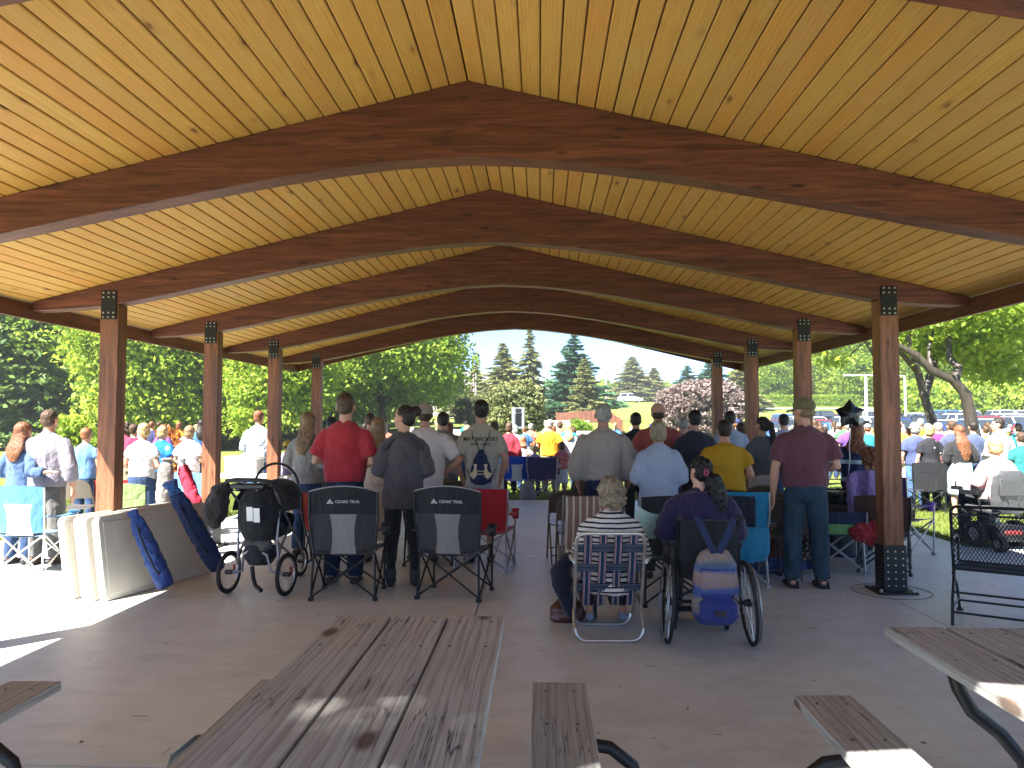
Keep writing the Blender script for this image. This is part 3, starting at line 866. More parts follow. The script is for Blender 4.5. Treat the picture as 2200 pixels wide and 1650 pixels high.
            mb.ell(V(0, -.020, -.012), (.047 * s * k, .046 * s * k, .034 * s * k))
        if head: headspin(mb, 0, head, HC)
        f = hair.get('frizz') or {'curly': .075, 'wavy': .026}.get(st, .016)
        h = organic(mb, 'hair', hm, root, (.010, .015, .024)[lod], 2, f if lod < 2 else f * .5, {'curly': .030}.get(st, .020), (.04, .06) if st == 'curly' else None)
        if 'col' in hair: h.color = (*hair['col'], 1)
    if hair.get('cap'):
        mb = MB(); cc = HC; a = R(head + hair.get('capyaw', 0))
        mb.ell((0, -.006 * s, .022 * s), (.0545 * s * hs, .063 * s * hs, .054 * s * hs)); M = Matrix.Translation(cc) @ Matrix.Rotation(a, 4, 'Z')
        mb.v = [(p[0], p[1], max(p[2], .004 * s)) for p in mb.v]
        if hair['cap'] == 'sunhat':
            mb.lathe([(.115 * s, .004 * s), (.118 * s, .0 * s), (.05 * s, .010 * s), (.05 * s, .014 * s)], n=24)
        else:
            mb.sheet(lambda u, v: ((u - .5) * .088 * s, (.045 + .052 * v * (1 - .9 * (2 * u - 1) ** 2 * .45)) * s, (.010 - .010 * v - .012 * (2 * u - 1) ** 2) * s), 8, 4, .005 * s)
        mb.xf(M)
        h = organic(mb, 'cap' if hair['cap'] != 'sunhat' else 'sun_hat', hair['capmat'], root, (.007, .012, .02)[lod], 1)
        if 'capcol' in hair: h.color = (*hair['capcol'], 1)
    if lod == 0:
        eb = MB()
        for sd in (-1, 1):
            e = MB(); e.ell(HC + Vector((sd * .018 * s, .0475 * s, .004 * s)), (.0068 * s, .005 * s, .0042 * s), 8, 6)
            if head: headspin(e, 0, head, HC)
            e.build('eye', M_EYE, root)
    return root
_shoe = {}
def simple_cached(c):
    if c not in _shoe: _shoe[c] = simple('shoe_leather', c, .6, 0, .2, 30)
    return _shoe[c]
M_EYE = simple('eye_dark', (.02, .014, .01), .2, 0, .1)

# ================================================================== OBJECT BUILDERS
NAVY = (.018, .028, .075)
F_BLACK, F_NAVY, F_RED = cloth((.013, .014, .017), .75, .35), cloth(NAVY, .75, .4), cloth((.42, .022, .03), .75, .4)
F_ROYAL, F_TEAL, F_GREYM = cloth((.015, .07, .40), .7, .4), cloth((.01, .17, .30), .7, .4), cloth((.26, .24, .22), .8, .3)
F_LBLUE, F_BEIGE, F_PURPLE = cloth((.05, .15, .28), .75, .4), cloth((.42, .39, .33), .8, .3), cloth((.10, .045, .20), .75, .4)
M_PRINT = simple('white_print', (.75, .75, .73), .6, 0, .03)
M_PRINTG = simple('grey_print', (.42, .42, .42), .6, 0, .03)
M_INK = simple('black_print', (.02, .02, .02), .7, 0, .1)

def camp_chair(label, loc, rz=0.0, band=None, panel=None, sidep=None, seat=None, frame=None, group=None, w=.56, h=.95, arch=.03, logo=False, arms=True, mesh_w=.46, piping=None, z=None, band_h=.17, cup=True):
    t = thing('camp_chair', label, 'camp chair', loc, rz, group)
    fm = frame or M_BLACK; band = band or F_BLACK; panel = panel or band; sidep = sidep or band; seat = seat or band
    hw = w / 2; SZ = .43
    rf = [(-hw, -.25, 0), (hw, -.25, 0)]; ff = [(-hw, .25, 0), (hw, .25, 0)]
    rs_, fs_ = [(-hw * .96, -.21, SZ), (hw * .96, -.21, SZ)], [(-hw, .26, SZ), (hw, .26, SZ)]
    top = [(-hw - .02, -.275, h), (hw + .02, -.275, h)]; at = [(-hw - .02, .25, .63), (hw + .02, .25, .63)]
    for i in (0, 1):
        mb = MB(); mb.wire([rf[i], rs_[i], (top[i][0], -.262, h * .75), top[i]], .0105, 7); mb.box((rf[i][0], rf[i][1], .014), (.04, .05, .028)); mb.build('leg', fm, t)
        mb = MB(); mb.wire([ff[i], fs_[i], at[i]], .0105, 7); mb.box((ff[i][0], ff[i][1], .014), (.04, .05, .028)); mb.build('leg', fm, t)
    def up(p, d=.03): return (p[0], p[1], p[2] + d)
    for a, b, o in ((rf[0], rs_[1], -.008), (rf[1], rs_[0], .008), (ff[0], fs_[1], .008), (ff[1], fs_[0], -.008), (rf[0], fs_[0], -.01), (ff[0], rs_[0], .01), (rf[1], fs_[1], .01), (ff[1], rs_[1], -.01)):
        mb = MB(); A, B = Vector(up(a)), Vector(b); mid = (A + B) / 2 + (Vector((0, o, 0)) if abs(a[1] - b[1]) < .1 else Vector((o, 0, 0))); mb.wire([A, mid, B], .0095, 6); mb.build('cross_rod', fm, t)
    zb = h - band_h
    def bk(u, z):
        v = (z - SZ) / (h - SZ); sag = .055 * (1 - u * u) * (1 - .35 * v)
        x = u * (hw * .96 + (.02 + .04 * hw) * v); return Vector((x, -.215 - .06 * v - sag * .6, z + (arch * (1 - u ** 2) if z > zb else 0) * max(0, (z - zb) / (h - zb))))
    mb = MB(); mb.sheet(lambda u, v: bk(2 * u - 1, zb + (h - zb) * v), 14, 5, .008); mb.build('back_band', band, t)
    mw = mesh_w
    mb = MB(); mb.sheet(lambda u, v: bk((2 * u - 1) * mw * (1.0 - .18 * math.sin(v * 3.1)), SZ - .01 + (zb - SZ + .014) * v) + Vector((0, .002, 0)), 8, 8, .005); mb.build('back_panel', panel, t)
    for s in (-1, 1):
        mb = MB(); mb.sheet(lambda u, v: bk(s * (mw * (1.0 - .18 * math.sin(v * 3.1)) + (1 - mw * (1.0 - .18 * math.sin(v * 3.1))) * u), SZ + .02 + (zb - SZ - .018) * v), 5, 8, .007); mb.build('side_panel', sidep, t)
    if piping:
        mb = MB(); mb.wire([bk(-1 + 2 * i / 16, h) + Vector((0, 0, .004)) for i in range(17)] , .007, 6); mb.build('piping', piping, t)
        mb = MB(); mb.wire([bk(-1, h - (h - SZ) * i / 6) + Vector((-.004, 0, 0)) for i in range(7)], .006, 6); mb.build('piping', piping, t)
        mb = MB(); mb.wire([bk(1, h - (h - SZ) * i / 6) + Vector((.004, 0, 0)) for i in range(7)], .006, 6); mb.build('piping', piping, t)
    mb = MB(); mb.sheet(lambda u, v: ((2 * u - 1) * hw * .97, -.22 + .48 * v, SZ - .045 * (1 - (2 * u - 1) ** 2) * (1 - .3 * abs(2 * v - 1)) + .01 * v), 10, 8, .008); mb.build('seat', seat, t)
    if arms:
        for i, s in ((0, -1), (1, 1)):
            mb = MB(); x0 = s * (hw + .02)
            mb.sheet(lambda u, v: (x0 + (u - .5) * .075, -.25 + .50 * v, .645 - .03 * math.sin(v * 3.14) - .015), 3, 8, .012); a = mb.build('armrest', sidep, t)
            if cup and (s == 1 or cup == 2):
                mb = MB(); mb.wire(arc((x0 + s * .005, .17, .64), .043, 0, 360, 16, lambda x, y: (x, y, 0))[:-1], .006, 6, True); mb.lathe([(.040, .0), (.036, -.10)], (x0 + s * .005, .17, .635), 14); mb.build('cup_holder', sidep, a)
    if logo:
        y = -.335
        text('OZARK TRAIL', 'lettering', .036, M_PRINTG, t, (.050, y, h - .094), (R(82), 0, 0), .0008, bold=.0006)
        mb = MB()
        f = lambda u, v, q: (u - .108, y + q + .0005, h - .10 + v)
        mb.prism([(-.032, 0), (0, .044), (.012, .028), (-.004, 0)], -.001, .001, f); mb.prism([(.002, 0), (.018, .024), (.034, 0)], -.001, .001, f)
        mb.build('emblem', M_PRINTG, t, False)
    return t

def folding_chair(label, loc, rz=0.0, group=None, m=None):
    t = thing('folding_chair', label, 'folding chair', loc, rz, group); m = m or M_TAUPE
    for s in (-1, 1):
        mb = MB(); mb.wire([(s * .205, .24, 0), (s * .205, .0, .45), (s * .205, -.17, .74)], .011, 7); mb.build('leg', m, t)
        mb = MB(); mb.wire([(s * .185, -.23, 0), (s * .185, .12, .43)], .010, 7); mb.build('leg', m, t)
    mb = MB(); pts = [(-.205, -.17, .74)] + [( .205 * math.cos(a) * 1.0, -.17 - .03 * math.sin(a), .74 + .09 * math.sin(a)) for a in [math.pi * (1 - i / 12) for i in range(13)]]
    mb.wire(pts, .011, 7); mb.build('top_rail', m, t)
    def pt(u, v):
        x = (2 * u - 1) * .198; zt = .745 + .083 * math.sqrt(max(0, 1 - (x / .205) ** 2)); z = .575 + (zt - .575) * v
        return (x, -.105 - (z - .6) * .45 - .02 * (1 - (2 * u - 1) ** 2), z)
    mb = MB(); mb.sheet(pt, 12, 5, .007); mb.build('backrest', m, t)
    mb = MB(); mb.sheet(lambda u, v: ((2 * u - 1) * (.195 - .02 * v), -.14 + .39 * v, .445 + .012 * v - .012 * (1 - (2 * u - 1) ** 2)), 8, 6, .012); mb.build('seat', m, t)
    for y, z in ((.205, .075), (-.19, .05)):
        mb = MB(); mb.wire([(-.2, y, z + .05), (.2, y, z + .05)], .007, 6); mb.build('stretcher', m, t)
    return t
M_TAUPE = simple('taupe_enamel', (.125, .098, .072), .38, .25, .06, 10)

def web_mat():
    t = NT('webbing'); x = t.n('SeparateXYZ', {0: t.n('TexCoord').outputs['Object']}).outputs[0]
    a = t.math('ABSOLUTE', x)
    c = t.ramp(t.math('MULTIPLY', a, 20), [(0, (.01, .03, .07)), (.27, (.48, .44, .41)), (.33, (.20, .012, .022)), (.45, (.48, .44, .41)), (.50, (.012, .028, .06))], 'CONSTANT')
    t.base(c); t.bump(t.noise(t.co(), 300, 1), .3, .003); return t.set(.7, 0, .3)
def web_mat_h():
    t = NT('webbing_plain'); z = t.n('SeparateXYZ', {0: t.n('TexCoord').outputs['Object']}).outputs[2]
    a = t.math('ABSOLUTE', z)
    t.base(t.ramp(t.math('MULTIPLY', a, 20), [(0, (.02, .028, .045)), (.16, (.30, .33, .36)), (.19, (.009, .022, .05)), (.40, (.30, .33, .36)), (.44, (.009, .022, .05))], 'CONSTANT'))
    t.bump(t.noise(t.co(), 300, 1), .3, .003); return t.set(.7, 0, .3)
def lawn_chair(label, loc, rz=0.0):
    t = thing('lawn_chair', label, 'lawn chair', loc, rz); r = .0125
    def loop(y0, y1, z1, hw, name):
        pts = [(-hw, y1, z1), (-hw, (y0 + y1) / 2 + (y0 - y1) * .25, z1 * .35)] + [Vector((-hw + .09, y0, .10)) + Vector((-.09 * math.cos(a), 0, -.088 * math.sin(a))) for a in (0, .4, .8, 1.2, 1.57)]
        pts += [(-p[0], p[1], p[2]) for p in [Vector(q) for q in reversed(pts)]]
        mb = MB(); mb.wire(pts, r, 8); mb.build(name, M_ALU, t)
    loop(-.02, .20, .40, .255, 'leg_loop'); loop(.46, .10, .38, .235, 'leg_loop')
    def B(x, v): return Vector((x, .06 - .23 * v, .255 + .565 * v))      # the back's plane
    hw = .25
    pts = [B(-hw, -.05), B(-hw, .82)] + [B(-hw + .06 * (1 - math.cos(a)), .88 + .12 * math.sin(a)) for a in (.4, .8, 1.2, 1.57)]
    pts += [Vector((-p.x, p.y, p.z)) for p in reversed(pts)]
    mb = MB(); mb.wire(pts, r, 8); mb.build('back_frame', M_ALU, t)
    WM, WH = web_mat(), web_mat_h(); N = Vector((0, -.92, -.39))
    vx = [-.165, -.055, .055, .165]; hv = [.26, .53, .80]
    for i, x in enumerate(vx):
        mb = MB()
        def f(u, v, i=i):
            over = 0
            for k, q in enumerate(hv): over += (1 if (i + k) % 2 == 0 else -1) * math.exp(-((v * 1.02 - q) / .11) ** 2)
            p = B(0, v * 1.02) + N * .005 * over; return (( u - .5) * .062, p.y, p.z)
        mb.sheet(f, 2, 26, .003); o = mb.build('web_strap', WM, t); o.location.x = x
    for k, q in enumerate(hv):
        mb = MB(); c = B(0, q)
        def f(u, v, k=k):
            x = (2 * u - 1) * (hw + .014); over = 0
            for i, q2 in enumerate(vx): over += (1 if (i + k) % 2 == 1 else -1) * math.exp(-((x - q2) / .05) ** 2)
            d = (v - .5) * .058; return (x, N.y * .005 * over - .23 * d / .565 * 1.0, d)
        mb.sheet(f, 28, 2, .003); o = mb.build('web_strap', WH, t); o.location = (0, c.y, c.z)
    for s in (-1, 1):
        mb = MB(); mb.wire([(s * .265, -.10, .60), (s * .265, .30, .60), (s * .262, .36, .55), (s * .25, .20, .38)], .011, 8); a = mb.build('arm_frame', M_ALU, t)
        mb = MB(); mb.box((s * .268, .10, .618), (.045, .40, .022)); mb.build('armrest', simple_cached((.45, .42, .35)), t, bevel=.006)
    mb = MB(); mb.wire([(-.25, .06, .265), (-.25, .50, .36), (.25, .50, .36), (.25, .06, .265)], r, 8); mb.build('seat_frame', M_ALU, t)
    for i, x in enumerate(vx):
        mb = MB(); mb.sheet(lambda u, v: ((u - .5) * .062, .06 + .44 * v, .255 - .04 * math.sin(3.14 * v) + .095 * v), 2, 10, .003); o = mb.build('web_strap', WM, t); o.location.x = x
    return t

def wheel(par, c, rad, tyre_r, spoke_n=20, axis='X', camber=0.0, rim_m=None, rail=None, name='wheel', hub=.025, width=.05, reflector=None):
    o = bpy.data.objects.new(name, None); 
    mb = MB(); circ = [(0, (rad - tyre_r) * math.cos(2 * math.pi * i / 40), (rad - tyre_r) * math.sin(2 * math.pi * i / 40)) for i in range(40)]
    mb.wire(circ, tyre_r, 8, True); w = mb.build(name, M_RUBBER, par); w.location = c; w.rotation_euler = (0, camber, 0)
    bpy.data.objects.remove(o)
    rr_ = rad - 2 * tyre_r
    mb = MB(); mb.wire([(0, rr_ * math.cos(2 * math.pi * i / 40), rr_ * math.sin(2 * math.pi * i / 40)) for i in range(40)], tyre_r * .45, 6, True); mb.build('rim', rim_m or M_GREYMETAL, w)
    mb = MB()
    for i in range(spoke_n):
        a = 2 * math.pi * i / spoke_n; sgn = 1 if i % 2 else -1
        mb.wire([(sgn * width * .4, hub * math.cos(a + .6 * sgn), hub * math.sin(a + .6 * sgn)), (0, rr_ * math.cos(a), rr_ * math.sin(a))], .0016, 4)
    tag(mb.build('spokes', M_ALU, w), kind='stuff')
    mb = MB(); mb.tube([(-width / 2, 0, 0), (width / 2, 0, 0)], hub, 12); mb.build('hub', M_BLACK, w)
    if rail:
        mb = MB(); mb.wire([(rail, rad * .88 * math.cos(2 * math.pi * i / 40), rad * .88 * math.sin(2 * math.pi * i / 40)) for i in range(40)], .009, 6, True); mb.build('handrim', M_GREYMETAL, w)
    if reflector:
        mb = MB(); mb.box((0, rr_ * .55, .02), (.012, .025, .07)); mb.build('reflector', reflector, w)
    return w

def wheelchair(label, loc, rz=0.0):
    t = thing('wheelchair', label, 'wheelchair', loc, rz)
    for s in (-1, 1):
        wheel(t, (s * .285, 0, .305), .305, .014, 24, camber=s * -.07, rim_m=M_BLACK, rail=s * .035, hub=.028)
        mb = MB(); mb.wire([(s * .215, -.14, .93), (s * .215, -.04, .92), (s * .212, .0, .86), (s * .205, .04, .30), (s * .205, .42, .28), (s * .20, .50, .22), (s * .16, .58, .12)], .013, 8); mb.wire([(s * .205, .02, .49), (s * .205, .42, .50), (s * .205, .47, .40), (s * .2, .50, .22)], .013, 8); mb.build('side_frame', M_BLACK, t)
        mb = MB(); mb.tube([(s * .215, -.15, .93), (s * .215, -.04, .925)], .019, 8); mb.build('push_handle', M_RUBBER, t)
        mb = MB(); mb.box((s * .232, .18, .60), (.022, .30, .20)); mb.box((s * .232, .18, .715), (.05, .30, .03)); mb.build('armrest', M_DARK, t, bevel=.006)
        c = MB(); c.wire([(0, .072 * math.cos(2 * math.pi * i / 20), .072 * math.sin(2 * math.pi * i / 20)) for i in range(20)], .014, 6, True); c.tube([(-.012, 0, 0), (.012, 0, 0)], .05, 10); w = c.build('caster', M_RUBBER, t); w.location = (s * .20, .40, .086)
        mb = MB(); mb.wire([(s * .20, .40, .086), (s * .178, .38, .13), (s * .205, .36, .28)], .011, 6); mb.build('caster_fork', M_BLACK, t)
    mb = MB(); mb.wire([(-.285, 0, .305), (.285, 0, .305)], .014, 8); mb.wire([(-.205, .15, .30), (.205, .33, .46)], .011, 7); mb.wire([(.205, .15, .30), (-.205, .33, .46)], .011, 7); mb.build('cross_frame', M_BLACK, t)
    mb = MB(); mb.sheet(lambda u, v: ((2 * u - 1) * (.205 - .02 * (2 * v - 1) ** 2), .0 - .045 * v - .05 * (1 - (2 * u - 1) ** 2), .50 + .40 * v + .015 * (1 - (2 * u - 1) ** 2) * v), 10, 8, .035); bk = mb.build('backrest', F_BLACK, t)
    text('COMFORT', 'lettering', .026, M_PRINTG, t, (.02, -.094, .595), (R(90), 0, 0), .0008); text('COMPANY', 'lettering', .019, M_PRINTG, t, (.015, -.093, .573), (R(90), 0, 0), .0008)
    mb = MB(); mb.box((-.062, -.094, .592), (.020, .003, .026)); mb.build('emblem', simple_cached((.03, .25, .40)), t)
    mb = MB(); mb.box((0, .22, .50), (.40, .42, .06)); mb.build('seat_cushion', F_BLACK, t, bevel=.02)
    mb = MB(); mb.box((0, .60, .11), (.34, .14, .015)); mb.build('footrest', M_BLACK, t)
    return t

def stroller(label, loc, rz=0.0):
    t = thing('jogging_stroller', label, 'stroller', loc, rz); RED = simple_cached((.5, .04, .03))
    for s in (-1, 1): wheel(t, (s * .295, 0, .20), .20, .021, 16, rim_m=M_ALU, hub=.022, width=.07, reflector=RED)
    wheel(t, (0, .88, .155), .155, .020, 12, rim_m=M_ALU, hub=.02, width=.06, name='front_wheel')
    mb = MB()
    for s in (-1, 1):
        mb.wire([(s * .20, -.02, .28), (s * .20, .05, .42), (s * .19, .26, .62), (s * .21, .02, .86), (s * .235, -.13, 1.00)], .013, 8)
        mb.wire([(s * .19, .26, .62), (s * .12, .62, .38), (s * .04, .86, .17)], .013, 8)
        mb.wire([(s * .295, 0, .20), (s * .24, 0, .20), (s * .21, .02, .24), (s * .20, -.01, .52)], .014, 8); mb.wire([(s * .20, -.01, .52), (s * .205, .02, .80)], .011, 8)
    mb.wire([(-.22, 0, .20), (-.15, -.02, .22), (-.12, -.05, .38), (-.05, -.06, .42), (.05, -.06, .42), (.12, -.05, .38), (.15, -.02, .22), (.22, 0, .20)], .013, 8); mb.build('frame', M_GREYMETAL, t)
    mb = MB(); pts = [(-.235, -.10, .98), (-.25, -.15, 1.03), (-.22, -.19, 1.075), (-.12, -.21, 1.09), (.12, -.21, 1.09), (.22, -.19, 1.075), (.25, -.15, 1.03), (.235, -.10, .98)]; mb.wire(pts, .019, 8); mb.build('handlebar', M_RUBBER, t)
    mb = MB(); mb.box((0, -.17, 1.03), (.34, .10, .05)); mb.tube([(-.10, -.17, 1.06), (-.10, -.17, .98)], .04, 10); mb.tube([(.10, -.17, 1.06), (.10, -.17, .98)], .04, 10); mb.build('parent_tray', M_BLACK, t, bevel=.012)
    mb = MB(); mb.tube([(0, .03, .52), (0, .0, .66), (0, .03, .82), (0, .10, .94)], [(.16, .10), (.20, .14), (.22, .16), (.20, .14)], 16); mb.tube([(0, .05, .58), (0, .34, .56), (0, .46, .70)], [(.18, .10), (.18, .07), (.15, .05)], 12)
    organic(mb, 'seat', F_BLACK, t, .014, 2, .03, .1)
    mb = MB()
    def can(u, v):
        a = math.pi * u; b = v * 1.5; r = .265
        return (-r * math.cos(a), .10 + .30 * math.sin(b) * 1.0 - .10, .80 + r * math.sin(a) * .95 * math.cos(b * .55) - .02)
    mb.sheet(can, 18, 8, .012); mb.build('canopy', F_BLACK, t)
    mb = MB(); mb.tube([(0, .06, .46), (0, .04, .36), (0, .03, .27)], [(.165, .13), (.16, .14), (.10, .09)], 16); organic(mb, 'storage_basket', F_BLACK, t, .014, 2, .03, .08)
    mb = MB(); mb.ell((-.05, 0, .48), (.10, .07, .05)); mb.ell((.07, -.02, .47), (.08, .07, .06)); organic(mb, 'basket_contents', cloth((.09, .085, .08), .9, .5), t, .012, 1, .04, .05)
    mb = MB(); mb.wire(arc((.03, .28, .98), .235, 8, 172, 18, lambda x, y: (x, 0, y * 1.0)), .013, 8); mb.build('carrier_handle', M_BLACK, t)
    mb = MB(); mb.ell((.05, .30, .90), (.20, .26, .17)); organic(mb, 'carrier_shell', F_BLACK, t, .016, 2, .02, .1)
    for x, z in ((.015, .775), (.085, .765)):
        mb = MB(); mb.sheet(lambda u, v: (x + (u - .5) * .062, -.178 - .012 * v, z - .065 + .13 * v), 2, 3, .003); mb.build('care_label', M_PRINT, t)
    mb = MB(); mb.wire([(-.04, -.03, .27), (-.02, -.04, .16), (.02, -.07, .10), (.10, -.10, .06)], .020, 8); mb.build('brake_pedal', M_BLACK, t)
    return t

def round_slab(L, H, th, r, n=5):
    pts = []
    for cx, cy, a0 in ((L / 2 - r, H / 2 - r, 0), (-L / 2 + r, H / 2 - r, 90), (-L / 2 + r, -H / 2 + r, 180), (L / 2 - r, -H / 2 + r, 270)):
        for i in range(n + 1): a = R(a0 + 90 * i / n); pts.append((cx + r * math.cos(a), cy + r * math.sin(a)))
    return pts
def folded_table(label, loc, rz, lean, group):
    """stands on its long edge, length along local X, leaning about X"""
    t = thing('folded_table', label, 'folding table', loc, rz, group); t.rotation_euler = (lean, 0, rz)
    L, H = 1.45, .76
    for k in (0, 1):
        mb = MB(); mb.prism(round_slab(L, H, .04, .055), -.018, .018, lambda u, v, q: (u, q + .021 + k * .043, v + H / 2)); mb.build('tabletop', M_WHITEPL, t, False, bevel=.010)
    for k in (0, 1):
        mb = MB(); mb.box((0, .021 + k * .043 + (.006 if k else -.006), H / 2), (L - .10, .0365, H - .10)); mb.build('inner_panel', M_CREAMPL, t, False, bevel=.004)
    return t

def chair_bag(label, p0, p1, m, m2=None, r=.085, group=None, strap=True, name='chair_bag', taper=.7):
    p0, p1 = Vector(p0), Vector(p1); t = thing(name, label, 'chair bag', tuple(p0), 0, group); d = p1 - p0; L = d.length
    mb = MB(); 
    prof = [(.0, .55), (.03, .9), (.25, 1.0), (.5, .95), (.75, .88), (.86, .75), (.92, .42), (.96, .6), (1.0, .75)]
    mb.tube([d * a for a, b in prof], [(r * b, r * b * taper) for a, b in prof], 14); organic(mb, 'bag', m, t, .012, 1, .03, .07, (.010, .03))
    if strap:
        q = Vector((.03, -.10, .0)); mb = MB(); mb.wire([d * .88, d * .75 + q * .8, d * .5 + q * 1.25, d * .25 + q, d * .12], .009, 6); mb.build('strap', M_DARK, t)
    if m2:
        mb = MB(); mb.tube([d * .885, d * .93, d * 1.0], [(r * .62, r * .5), (r * .5, r * .4), (r * .8, r * .6)], 12); organic(mb, 'collar', m2, t, .010, 1, .02, .05)
    return t

def picnic_table(label, cx, y_far, length=2.44, group=None, boards_w=.243):
    t = thing('picnic_table', label, 'picnic table', (cx, y_far - length / 2, 0), 0, group); rn = random.Random(int(cx * 97))
    for i in (-1, 0, 1):
        mb = MB(); L = length + rn.uniform(-.03, .015); mb.box((0, 0, 0), (boards_w, L, .042)); o = mb.build('tabletop_board', M_BOARD, t, False, bevel=.005); o.location = (i * (boards_w + .010), rn.uniform(-.01, .0), .739); o.rotation_euler = (0, rn.uniform(-.006, .006), rn.uniform(-.002, .002))
    for s in (-1, 1):
        mb = MB(); mb.box((0, 0, 0), (.245, length, .042)); o = mb.build('bench_board', M_BOARD, t, False, bevel=.005); o.location = (s * .620, .06 + rn.uniform(-.01, .01), .430); o.rotation_euler = (0, rn.uniform(-.01, .01), 0)
    for y in (length / 2 - .46, -length / 2 + .46):
        for s in (-1, 1):
            mb = MB(); mb.wire([(s * .33, y, .715), (s * .315, y, .66), (s * .27, y, .58), (s * .17, y, .50), (s * .09, y, .40), (s * .06, y, .25), (s * .06, y, .06), (s * .10, y, .03), (s * .42, y, .03)], .026, 10); mb.build('leg_pipe', M_BLACK, t)
            mb = MB(); mb.wire([(s * .40, y, .03), (s * .66, y, .032), (s * .80, y, .06), (s * .89, y, .14), (s * .915, y, .23), (s * .885, y, .32), (s * .80, y, .385), (s * .68, y, .401), (s * .50, y, .404)], .025, 10); mb.build('seat_pipe', M_BLACK, t)
    mb = MB()
    for y in (length / 2 - .10, length / 2 - .46, -length / 2 + .46):
        for i in (-1, 0, 1):
            for dx in (-.07, .07): mb.tube([(i * (boards_w + .010) + dx, y, .758), (i * (boards_w + .01) + dx, y, .7612)], .007, 8)
        for s in (-1, 1):
            for dx in (-.06, .06): mb.tube([(s * .620 + dx, y + .05, .449), (s * .620 + dx, y + .05, .4525)], .007, 8)
    tag(mb.build('screw_heads', M_BLACK, t), kind='stuff')
    return t

def star_balloon(label, c, r, ribbon_to):
    t = thing('star_balloon', label, 'balloon', tuple(c)); mb = MB(); n = 60
    def rad(a):
        k = (a * 5 / (2 * math.pi)) % 1.0; k = min(k, 1 - k) * 2          # 0 at a point, 1 between points
        A, B = (1.0, 0.0), (.60 * math.cos(math.pi / 5), .60 * math.sin(math.pi / 5)); w = k * math.pi / 5
        den = math.sin(w) * (B[0] - A[0]) - math.cos(w) * (B[1] - A[1])
        q = (A[1] * (B[0] - A[0]) - A[0] * (B[1] - A[1])) / den
        return r * (q * .88 + .12 * .74) if k > .06 else r * .965
    vs, fs, rings = [], [], 9
    for sgn in (-1, 1):
        for i in range(rings):
            f = i / rings
            for j in range(n):
                a = 2 * math.pi * j / n; q = rad(a) * (1 - f); vs.append((q * math.sin(a), sgn * .36 * r * max(0, 1 - (1 - f) ** 2.0) ** .62, q * math.cos(a)))
        vs.append((0, sgn * .36 * r, 0))
    blk = rings * n + 1
    for b in (0, 1):
        o = b * blk
        for i in range(rings - 1):
            for j in range(n): fs.append((o + i * n + j, o + i * n + (j + 1) % n, o + (i + 1) * n + (j + 1) % n, o + (i + 1) * n + j))
        for j in range(n): fs.append((o + (rings - 1) * n + j, o + (rings - 1) * n + (j + 1) % n, o + rings * n))
    for j in range(n): fs.append((j, (j + 1) % n, blk + (j + 1) % n, blk + j))
    mb.add(vs, fs); mb.build('foil_star', simple('black_foil', (.03, .03, .032), .22, .7, .15, 12, .12), t)
    mb = MB(); e = Vector(ribbon_to) - Vector(c); mb.tube([(0, 0, -r * .55), (0, 0, -r * .85)], [.012, .02], 8); mb.build('balloon_neck', simple_cached((.02, .02, .02)), t)
    mb = MB(); mb.wire([Vector((0, 0, -r * .8)).lerp(e, i / 24) + Vector((.006 * math.sin(i * .9), 0, 0)) for i in range(25)] + [e + Vector((.03 * math.cos(a), 0, -.03 + .03 * math.sin(a) - a * .01)) for a in np.arange(1.5, 9, .5)], .0035, 5); mb.build('ribbon', M_PRINT, t)
    return t

